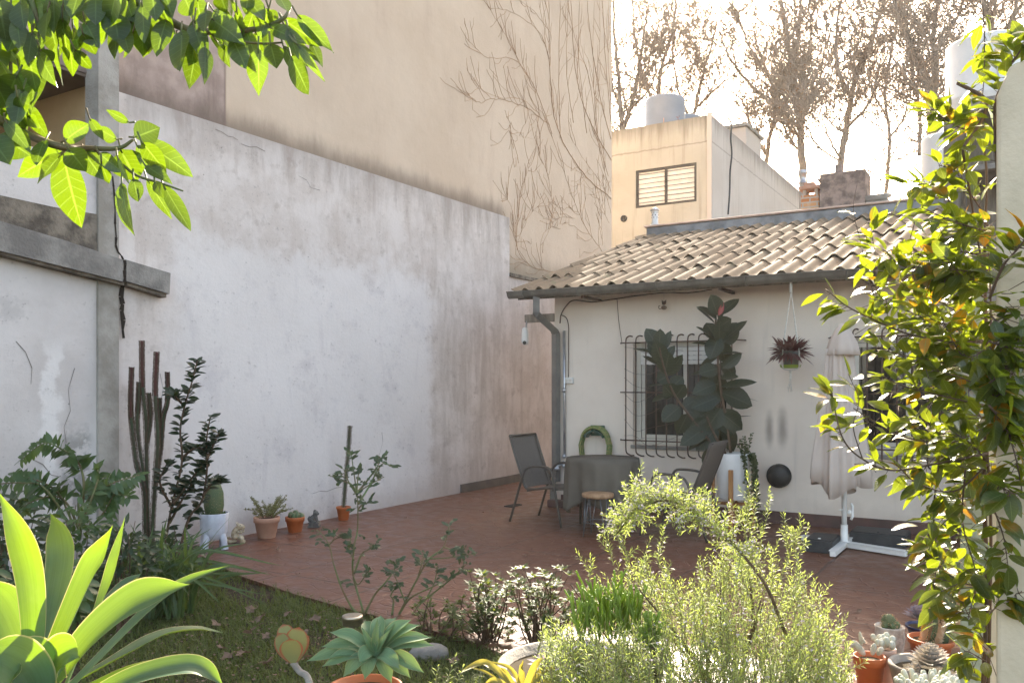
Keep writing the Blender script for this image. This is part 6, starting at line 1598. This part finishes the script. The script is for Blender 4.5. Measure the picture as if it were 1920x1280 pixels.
LV = [(531, 36, 601, 86, 30), (557, 28, 626, 103, 30), (505, 51, 574, 82, 27), (531, 45, 578, 127, 30), (584, 79, 605, 127, 18), (531, 86, 573, 152, 23), (545, 105, 588, 186, 34), (557, 84, 608, 152, 14), (554, 81, 606, 116, 11), (479, 60, 494, 112, 30), (484, 90, 487, 182, 38), (507, 81, 518, 129, 34), (437, 75, 460, 124, 34), (419, 82, 422, 114, 24), (409, 64, 443, 92, 14), (404, 75, 441, 112, 9), (434, 0, 464, 60, 11), (396, 35, 450, 72, 44), (400, 20, 432, 44, 30), (467, 0, 500, 45, 30), (505, 19, 520, 46, 22), (524, -6, 540, 22, 24), (370, -5, 378, 62, 34), (345, -5, 365, 34, 40), (340, 56, 344, 144, 38), (370, 80, 355, 165, 38), (385, 88, 385, 152, 24), (331, 78, 335, 133, 17), (300, 26, 283, 108, 40), (312, 42, 309, 90, 26),
      (90, -5, 64, 94, 56), (146, -5, 139, 62, 38), (165, -5, 197, 60, 44), (212, -5, 199, 87, 42), (235, -8, 245, 38, 42), (248, 38, 216, 101, 30), (250, 58, 238, 110, 20), (262, 22, 272, 108, 46), (155, 62, 180, 108, 28), (139, 92, 172, 133, 22), (110, 78, 113, 162, 52), (131, 82, 137, 143, 26), (75, 92, 95, 120, 30), (30, 40, 62, 90, 42), (-2, -5, 8, 78, 52), (0, 78, 47, 130, 20), (42, 88, 75, 145, 36), (-4, 108, 42, 188, 58), (50, -5, 85, 58, 36), (-20, 60, 10, 140, 50), (20, 20, 30, 100, 44), (180, -10, 178, 45, 36), (285, -12, 292, 40, 34), (310, -12, 322, 30, 30), (118, 10, 120, 70, 38), (410, -15, 425, 24, 30), (-10, 150, 20, 215, 40), (60, 60, 78, 110, 30),
      (252, 258, 300, 240, 42), (243, 230, 203, 207, 16), (262, 262, 361, 323, 40), (266, 266, 314, 326, 32), (226, 280, 256, 340, 58), (256, 272, 297, 328, 28), (220, 262, 184, 240, 26), (168, 222, 195, 264, 17), (122, 264, 160, 230, 40), (45, 196, 96, 264, 30), (48, 218, 74, 240, 22), (0, 252, 56, 292, 56), (118, 285, 16, 330, 46), (115, 290, 66, 342, 52), (118, 285, 146, 427, 64), (128, 278, 162, 322, 40), (157, 285, 188, 330, 36), (186, 288, 228, 322, 26), (190, 305, 205, 347, 19), (228, 343, 238, 438, 44), (250, 335, 261, 380, 26), (275, 335, 326, 413, 24), (290, 340, 309, 374, 17), (305, 345, 358, 434, 28), (272, 310, 322, 342, 24), (10, 226, 48, 275, 23), (220, 294, 243, 346, 10), (-20, 255, 20, 310, 50), (-10, 190, 30, 225, 34), (85, 262, 60, 300, 30)]
lb = MB(); pb_ = b
for k in range(46):
    x = U(-20, 330); y = U(-30, 60) if k % 3 else U(60, 200); x = x if y < 60 else U(-30, 90); LV.append((x, y, x + U(-30, 30), y + U(50, 85), U(24, 46)))
for k in range(16):
    x = U(330, 560); y = U(-20, 60); LV.append((x, y, x + U(-25, 25), y + U(45, 75), U(18, 34)))
for i, (x0, y0, x1, y1, w) in enumerate(LV):
    d0, d1 = U(-.05, .05), U(-.05, .05)
    p0 = P(x0, y0, TY + d0); p1 = P(x1, y1, TY + d0 + d1); d = p1 - p0
    nr = V((U(-.55, .55), -1, U(-.35, .65)))
    lb.leaf(p0, d, w / FPX * TY * 1.12, nr, droop=U(-.12, .22), fold=U(.1, .4), n=9, prof='lance' if i % 3 else 'oval', wave=U(0, .05), twist=U(-.4, .4))
    pb_.tube([p0 - d.normalized() * .012 + V((0, .004, .006)), p0, p0 + d * .9 * 0 + d * .12], [.0016, .0013, .0009], 5)
lb.build('leaves', LM['tree'], o); b.build('branch', M['gstem'], o)

# ------------------------------------------------------------------ climbing vine on the right posts
random.seed(211)
o = thing('climbing_vine', 'leafy evergreen climbing vine spilling over the posts on the right', 'climbing plant', V((1.50, 2.75, -.03)))
VS = [([(1842, 1330), (1850, 1100), (1845, 900), (1852, 700), (1846, 500), (1850, 330), (1840, 250)], 2.55, .007), ([(1852, 1330), (1858, 1000), (1850, 800), (1858, 600), (1850, 400)], 2.5, .005),
      ([(1850, 640), (1780, 640), (1700, 625), (1640, 600), (1590, 575), (1548, 542)], 2.5, .0035), ([(1850, 850), (1760, 868), (1672, 881), (1617, 860), (1581, 823), (1563, 756), (1560, 735)], 2.4, .0035), ([(1617, 860), (1600, 800), (1610, 750), (1590, 700)], 2.4, .002), ([(1850, 560), (1790, 525), (1740, 505), (1690, 498), (1660, 470)], 2.5, .003), ([(1850, 760), (1780, 745), (1700, 725), (1640, 700)], 2.4, .003), ([(1850, 700), (1770, 680), (1690, 665), (1640, 650)], 2.5, .003),
      ([(1850, 800), (1780, 830), (1700, 820), (1640, 790), (1600, 765)], 2.45, .003), ([(1852, 870), (1790, 920), (1720, 905), (1680, 870)], 2.4, .003), ([(1760, 870), (1750, 960), (1756, 1040), (1752, 1110), (1765, 1170)], 2.5, .0025), ([(1810, 880), (1805, 980), (1830, 1080), (1815, 1160)], 2.4, .0025), ([(1850, 920), (1880, 1000), (1890, 1060)], 2.15, .0025), ([(1855, 760), (1885, 800), (1905, 860), (1918, 930)], 2.1, .003), ([(1855, 640), (1890, 650), (1915, 640)], 2.1, .003), ([(1855, 560), (1880, 500), (1905, 470), (1930, 440)], 2.1, .004),
      ([(1796, 156), (1845, 184), (1847, 210), (1830, 244), (1807, 277), (1811, 315), (1825, 400), (1842, 500)], 2.45, .006), ([(1842, 0), (1846, 80), (1842, 180), (1825, 225)], 2.5, .002), ([(1850, 460), (1800, 420), (1770, 360), (1735, 345), (1700, 352)], 2.5, .0028), ([(1845, 400), (1810, 350), (1790, 320), (1760, 310)], 2.5, .0025), ([(1830, 250), (1790, 235), (1760, 215), (1750, 205)], 2.5, .0025), ([(1870, 330), (1865, 200), (1885, 150), (1895, 110), (1880, 75)], 2.3, .004), ([(1895, 120), (1925, 80), (1940, 60)], 2.2, .003),
      ([(1850, 480), (1780, 470), (1740, 480), (1700, 530)], 2.5, .0025), ([(1640, 560), (1625, 500), (1610, 440), (1600, 390), (1608, 340)], 2.9, .0015), ([(1850, 600), (1740, 560), (1650, 555), (1640, 470), (1630, 420)], 2.7, .002), ([(1850, 1100), (1800, 1090), (1760, 1060), (1735, 1030)], 2.5, .0025), ([(1845, 1200), (1815, 1150), (1800, 1120)], 2.5, .002), ([(1850, 1240), (1810, 1220), (1805, 1250)], 2.5, .002), ([(1855, 1150), (1885, 1120), (1915, 1110)], 2.2, .0025)]
for k in range(24):
    y0 = U(420, 900); x1 = U(1690, 1800); VS.append(([(1850 + U(-12, 12), y0), ((1850 + x1) / 2, y0 + U(-50, 30)), (x1, y0 + U(-60, 70))], 2.5 + U(-.15, .2), .0022))
for k in range(8):
    y0 = U(560, 1000); VS.append(([(1855, y0), (1878, y0 + U(-20, 40)), (1900, y0 + U(0, 90))], 2.12 + U(-.06, .05), .002))
sb = MB(); lb = MB(); lb2 = MB()
for pts, Y, r in VS:
    pp = crom([P(x, y, Y + U(-.05, .05)) for x, y in pts], 7); sb.tube(pp, [r, r * .45], 6)
    wood = r >= .0055
    for i in range(2, len(pp)):
        if wood and rnd() < .55: continue
        if pp[-1].x < P(1635, 700, 2.5).x and rnd() < .45: continue
        if r == .0015 and rnd() < .8: continue
        if pts[0][1] > 1300 and rnd() < .6: continue
        t_ = (pp[i] - pp[i - 1]).normalized()
        for s in range(2 if rnd() < .75 else 1):
            an = U(0, 6.283); e1 = t_.orthogonal().normalized(); e2 = t_.cross(e1)
            d = (e1 * math.cos(an) + e2 * math.sin(an)) * .9 + t_ * .5 + V((-.25, 0, -.15)); L = U(.048, .080)
            d = d.normalized() * L; q = pp[i].lerp(pp[i - 1], rnd()); st_ = q + d * .22
            sb.tube([q, st_], [.0011, .0008], 4)
            lb.leaf(st_, d, L * U(.44, .56), V((U(-.6, .6), U(-.6, .2), 1)), droop=U(-.05, .3), fold=U(.1, .4), n=6, prof='lance' if rnd() < .6 else 'oval', wave=.02)
zones = [(1620, 490, 1760, 640, 40), (1620, 760, 1720, 890, 14), (1650, 480, 1860, 880, 130), (1690, 400, 1860, 500, 40), (1790, 860, 1860, 1040, 40), (1810, 1040, 1860, 1280, 18), (1860, 500, 1920, 900, 38), (1720, 960, 1800, 1110, 30)]
for (x0, y0, x1, y1, n) in zones:
    for _ in range(n):
        x, y = U(x0, x1), U(y0, y1)
        if x < 1640 + abs(y - 680) * .35 and x1 == 1860 and y0 == 480: continue
        Y = (2.5 + U(-.25, .3)) if x < 1862 else 2.13; q = P(x, y, Y); an = U(0, 6.283); L = U(.048, .080); d = V((math.cos(an) - .3, math.sin(an) * .7, U(-.7, .5))).normalized() * L
        lb.leaf(q, d, L * U(.44, .56), V((U(-.6, .6), U(-.6, .2), 1)), droop=U(-.05, .3), fold=U(.1, .4), n=6, prof='lance' if rnd() < .6 else 'oval', wave=.02)
        sb.tube([q, q - d * .6 + V((U(-.02, .02), U(-.02, .02), U(-.03, .03)))], [.0009, .0013], 4)
sb.build('stem', M['stem'], o); lb.build('leaves', LM['vine'], o)

# small weed on the house corner
random.seed(215); c = F(1040, 700, .35); o = thing('wall_weed', 'tiny weed growing from the bright wall beside the downspout', 'weed', H(-.02, .3, 1.65)); b = MB()
q0 = H(0.0, .3, 1.50); pp = crom([q0, H(-.05, .28, 1.58), H(-.08, .26, 1.70), H(-.06, .26, 1.86)], 5); sb = MB(); sb.tube(pp, .003, 4)
for q in pp[2:]:
    for _ in range(3): d = V((U(-1, .3), U(-1, 1), U(-.2, .8))).normalized(); b.leaf(q, d * .045, .02, V((U(-.5, .5), -1, .4)), n=3)
sb.build('stem', M['stem'], o); b.build('leaves', LM['bush'], o)

# ------------------------------------------------------------------ bare creeper on the beige building
random.seed(221)
o = thing('bare_creeper', 'leafless creeper fanning its brown stems over the right end of the beige building', 'creeper', W(1145, 800, -.13))
b = MB()
def Wc(x, y): return W(x, y, -.132)
def crawl(pts, r, lvl=0, tw=1.0):
    pp = crom([Wc(x, y) for x, y in pts], 6)
    pp = [p + WD * U(-.015, .015) + UP * U(-.015, .015) for p in pp]
    pp = [V(p) for p in pp if (p - WB).dot(WD) < TE - .01]
    if len(pp) < 3: return
    r *= .52
    b.tube(pp, [r, r * .45], 5 if r > .008 else 4)
    if lvl > 2: return
    n = int(len(pp) * .55 * tw)
    for _ in range(n):
        i = random.randrange(1, len(pp)); q = pp[i]; t_ = (pp[i] - pp[i - 1]).normalized()
        an = U(.25, .9) * random.choice((-1, 1)); ax = WN
        d = Matrix.Rotation(an, 3, ax) @ t_; L = U(.18, .75) * (.75 ** lvl); pts2 = [q]; cur = q
        for k in range(6):
            d = (Matrix.Rotation(U(-.35, .35), 3, ax) @ d + UP * .10).normalized(); cur = cur + d * L / 6
            if (cur - WB).dot(WD) > TE - .01: break
            pts2.append(cur)
        if len(pts2) > 2:
            b.tube(pts2, [max(.0026, r * .36), .0020], 4)
            if lvl < 1 and rnd() < .6:
                j = random.randrange(1, len(pts2)); c2 = pts2[j]; d2 = (Matrix.Rotation(U(-.8, .8), 3, ax) @ d).normalized(); b.tube([c2, c2 + d2 * L * .3, c2 + d2 * L * .3 + UP * L * .25], [.0025, .0015], 4)
for pts, r in (([(1146, 372), (1100, 332), (1055, 265), (1035, 190), (1030, 60), (1028, -60)], .014), ([(1146, 300), (1110, 235), (1082, 150), (1070, 0), (1068, -60)], .012), ([(1146, 262), (1125, 180), (1106, 60), (1098, -60)], .012), ([(1146, 230), (1136, 120), (1130, 0), (1128, -60)], .010), ([(1030, 235), (995, 207), (960, 192), (925, 186), (898, 192), (873, 172)], .008), ([(1012, 215), (975, 185), (930, 182), (896, 165)], .006), ([(1035, 250), (1000, 160), (965, 112), (915, 108), (880, 78)], .008), ([(1000, 165), (975, 118), (950, 70), (915, 12)], .007), ([(1030, 110), (1010, 60), (965, 25), (920, 15)], .007), ([(1032, 60), (1000, 20), (960, -10)], .006), ([(1050, 260), (1048, 140), (1050, 20), (1046, -60)], .009), ([(1075, 230), (1062, 120), (1068, -40)], .008), ([(1100, 250), (1085, 100), (1088, -50)], .008), ([(1120, 250), (1112, 120), (1116, -40)], .007), ([(1140, 330), (1120, 250), (1105, 150), (1075, 60), (1060, -40)], .008), ([(1145, 360), (1128, 300), (1115, 200), (1125, 80), (1122, -40)], .007),
               ([(1135, 480), (1100, 430), (1078, 380), (1062, 335), (1040, 270), (1020, 215)], .007), ([(1078, 385), (1055, 392), (1035, 375), (1028, 330), (1012, 290), (1012, 260)], .005), ([(1078, 408), (1050, 408), (1035, 415), (1000, 395), (975, 400)], .004), ([(1045, 512), (1000, 500), (975, 478), (965, 445), (962, 420)], .007), ([(968, 450), (972, 410), (976, 360), (990, 320), (998, 292)], .005), ([(968, 462), (985, 415), (1010, 385), (1015, 368)], .004), ([(970, 470), (962, 400), (950, 370)], .004), ([(1015, 505), (1015, 450), (1035, 425), (1058, 420)], .004), ([(1130, 460), (1128, 400), (1138, 330)], .004), ([(1142, 420), (1120, 370), (1085, 340)], .005), ([(960, 230), (955, 235), (958, 250), (985, 258), (1012, 262)], .003), ([(1146, 400), (1130, 350), (1095, 300), (1065, 250)], .006), ([(1146, 200), (1140, 100), (1142, -30)], .007)):
    crawl(pts, r)
b.build('stem', M['vinetwig'], o)

# ------------------------------------------------------------------ bare plane trees beyond the houses
def plane_tree(label, Y, limbs, seed, dens=1.0, leafn=1.0):
    random.seed(seed)
    x0, y0 = limbs[0][0][0]
    base = P(x0, y0, Y); root = V((base.x, base.y, -.03))
    o = thing('plane_tree', label, 'tree', root, 'bare plane trees beyond the roofs')
    tb = MB(); bb = MB(); lf = MB(); r0 = limbs[0][1]
    tb.tube(crom([root, root.lerp(base, .5) + V((.1, 0, 0)), base], 6), [r0 * 1.5, r0], 10)
    def grow(p, d, L, r, lvl):
        pts = [p]; cur = p
        n = 6 if lvl < 2 else 4
        for k in range(n):
            d = (d + V((U(-.28, .28), U(-.28, .28), U(-.10, .26)))).normalized(); cur = cur + d * L / n; pts.append(cur)
        bb.tube(pts, [r, max(.013, r * .35)], 5 if lvl == 0 else 4 if lvl == 1 else 3, cap=False)
        if lvl >= 1:
            for q in pts[1:]:
                if rnd() < .055 * leafn:
                    for _ in range(random.choice((1, 1, 2))):
                        dd = V((U(-1, 1), U(-1, 1), U(-1, .2))).normalized(); lf.leaf(q, dd * U(.05, .10), U(.04, .075), V((U(-1, 1), U(-1, 1), .3)), n=2, fold=.5)
        if lvl < 3:
            m = (6 if lvl == 0 else 5 if lvl == 1 else 3)
            for _ in range(max(1, int(m * dens + rnd()))):
                i = random.randrange(1, len(pts)); t_ = (pts[i] - pts[i - 1]).normalized()
                side = V((U(-1, 1), U(-1, 1), U(-.4, .6))).normalized(); grow(pts[i], (t_ * .75 + side * .8).normalized(), L * U(.42, .68), max(.014, r * .5), lvl + 1)
    for pts, r in limbs:
        pp = crom([P(x, y, Y + (0 if k == 0 else U(-1.2, 1.2))) for k, (x, y) in enumerate(pts)], 6)
        pp = [p + V((U(-.03, .03), U(-.03, .03), 0)) for p in pp]
        bb.tube(pp, [r, max(.02, r * .4)], 8)
        tot = sum((pp[i + 1] - pp[i]).length for i in range(len(pp) - 1)); n = int(tot * 2.8 * dens) + 3
        for _ in range(n):
            i = random.randrange(1, len(pp)); t_ = (pp[i] - pp[i - 1]).normalized(); side = V((U(-1, 1), U(-.8, .8), U(-.2, .7))).normalized(); q = i / len(pp)
            grow(pp[i], (t_ * .5 + side).normalized(), U(1.0, 2.9) * (1.05 - .4 * q), max(.012, r * .34 * (1 - .5 * q)), 0)
    tb.build('trunk', M['bark'], o); bb.build('branch', M['twig'], o); lf.build('dry_leaves', M['dry'], o)
    return o
plane_tree('bare plane tree with a forked pale trunk rising behind the shiny flue pipe', 34, [([(1508, 350), (1503, 290), (1500, 230), (1492, 170), (1480, 100), (1470, 40), (1456, -70)], .17), ([(1500, 240), (1450, 200), (1400, 150), (1368, 108), (1350, 60)], .08), ([(1492, 175), (1450, 150), (1405, 90), (1380, 20)], .07), ([(1494, 105), (1502, 0), (1510, -60)], .07), ([(1503, 290), (1478, 255), (1460, 210), (1452, 160)], .06), ([(1500, 225), (1530, 170), (1545, 100), (1550, 20)], .06)], 301, .8, 1.2)
plane_tree('bare plane tree leaning right above the masonry stack', 31, [([(1574, 330), (1585, 250), (1597, 180), (1612, 120), (1640, 60), (1660, -20)], .13), ([(1596, 185), (1572, 130), (1568, 60), (1585, -50)], .09), ([(1588, 240), (1625, 200), (1650, 150), (1690, 110)], .06), ([(1578, 300), (1555, 260), (1540, 215)], .05)], 302, .8, .9)
plane_tree('thick stemmed bare plane tree left of the narrow white tank', 28, [([(1748, 300), (1742, 180), (1725, 120), (1690, 50), (1662, -50)], .15), ([(1746, 250), (1754, 130), (1750, 60), (1772, -50)], .13), ([(1725, 290), (1722, 200), (1705, 100), (1700, 40)], .08), ([(1728, 130), (1765, 80), (1800, 20), (1810, -40)], .07)], 303, .7, .5)
plane_tree('bare plane tree with upright forks beside the beige building', 36, [([(1170, 300), (1166, 240), (1160, 150), (1152, 60), (1150, -40)], .12), ([(1168, 250), (1190, 170), (1202, 100), (1212, 30)], .10), ([(1178, 210), (1215, 170), (1240, 110)], .06), ([(1164, 200), (1150, 170), (1140, 120)], .05)], 304, .8, .9)
plane_tree('slender bare plane tree behind the grey blue tank', 38, [([(1308, 330), (1300, 240), (1310, 170), (1330, 100), (1345, 40)], .10), ([(1302, 240), (1275, 180), (1262, 110), (1265, 60)], .07), ([(1308, 200), (1350, 160), (1390, 130)], .06)], 305, .75, 1.4)
plane_tree('bare plane tree rising behind the cream chimney', 36, [([(1432, 330), (1442, 260), (1455, 200), (1440, 140), (1420, 90)], .10), ([(1444, 250), (1475, 190), (1490, 140), (1530, 90)], .07), ([(1436, 290), (1410, 240), (1395, 195), (1370, 170)], .07)], 306, .75, 1.4)
plane_tree('bare plane tree with branches crossing above the big white tank', 27, [([(1880, 160), (1862, 70), (1845, 10), (1830, -40)], .12), ([(1868, 90), (1900, 30), (1910, -40)], .09), ([(1858, 60), (1870, 0), (1885, -50)], .06)], 307, .8, .9)
plane_tree('bare plane tree between the masonry stack and the thick stemmed tree', 37, [([(1660, 370), (1668, 270), (1660, 180), (1672, 90), (1690, 0)], .09), ([(1666, 260), (1695, 220), (1705, 160)], .06), ([(1664, 220), (1635, 170), (1620, 110)], .05)], 308, .75, .8)
plane_tree('pale bare plane tree with open forks between the beige building and the grey blue tank', 40, [([(1222, 320), (1230, 220), (1240, 130), (1262, 50), (1272, -50)], .12), ([(1232, 210), (1205, 140), (1190, 60), (1185, -20)], .08), ([(1240, 130), (1290, 80), (1320, 10)], .06), ([(1228, 240), (1270, 190), (1300, 140)], .05)], 309, .6, .8)

# ------------------------------------------------------------------ thin air volume added to imitate the veil of lens glare
q = NT('glare_haze_air'); pv = q.n('ShaderNodeVolumePrincipled')
pv.inputs['Color'].default_value = (1.0, .97, .92, 1); pv.inputs['Density'].default_value = GLARE_HAZE; pv.inputs['Anisotropy'].default_value = .45
q.t.links.new(pv.outputs[0], q.out.inputs['Volume'])
b = MB(); b.obox((-1600, -1600, -1.2), (3200, 0, 0), (0, 3200, 0), (0, 0, 28.2))
tag(b.build('glare_haze', q.m, loc=(0, 20, 10), smooth=False), kind='stuff')
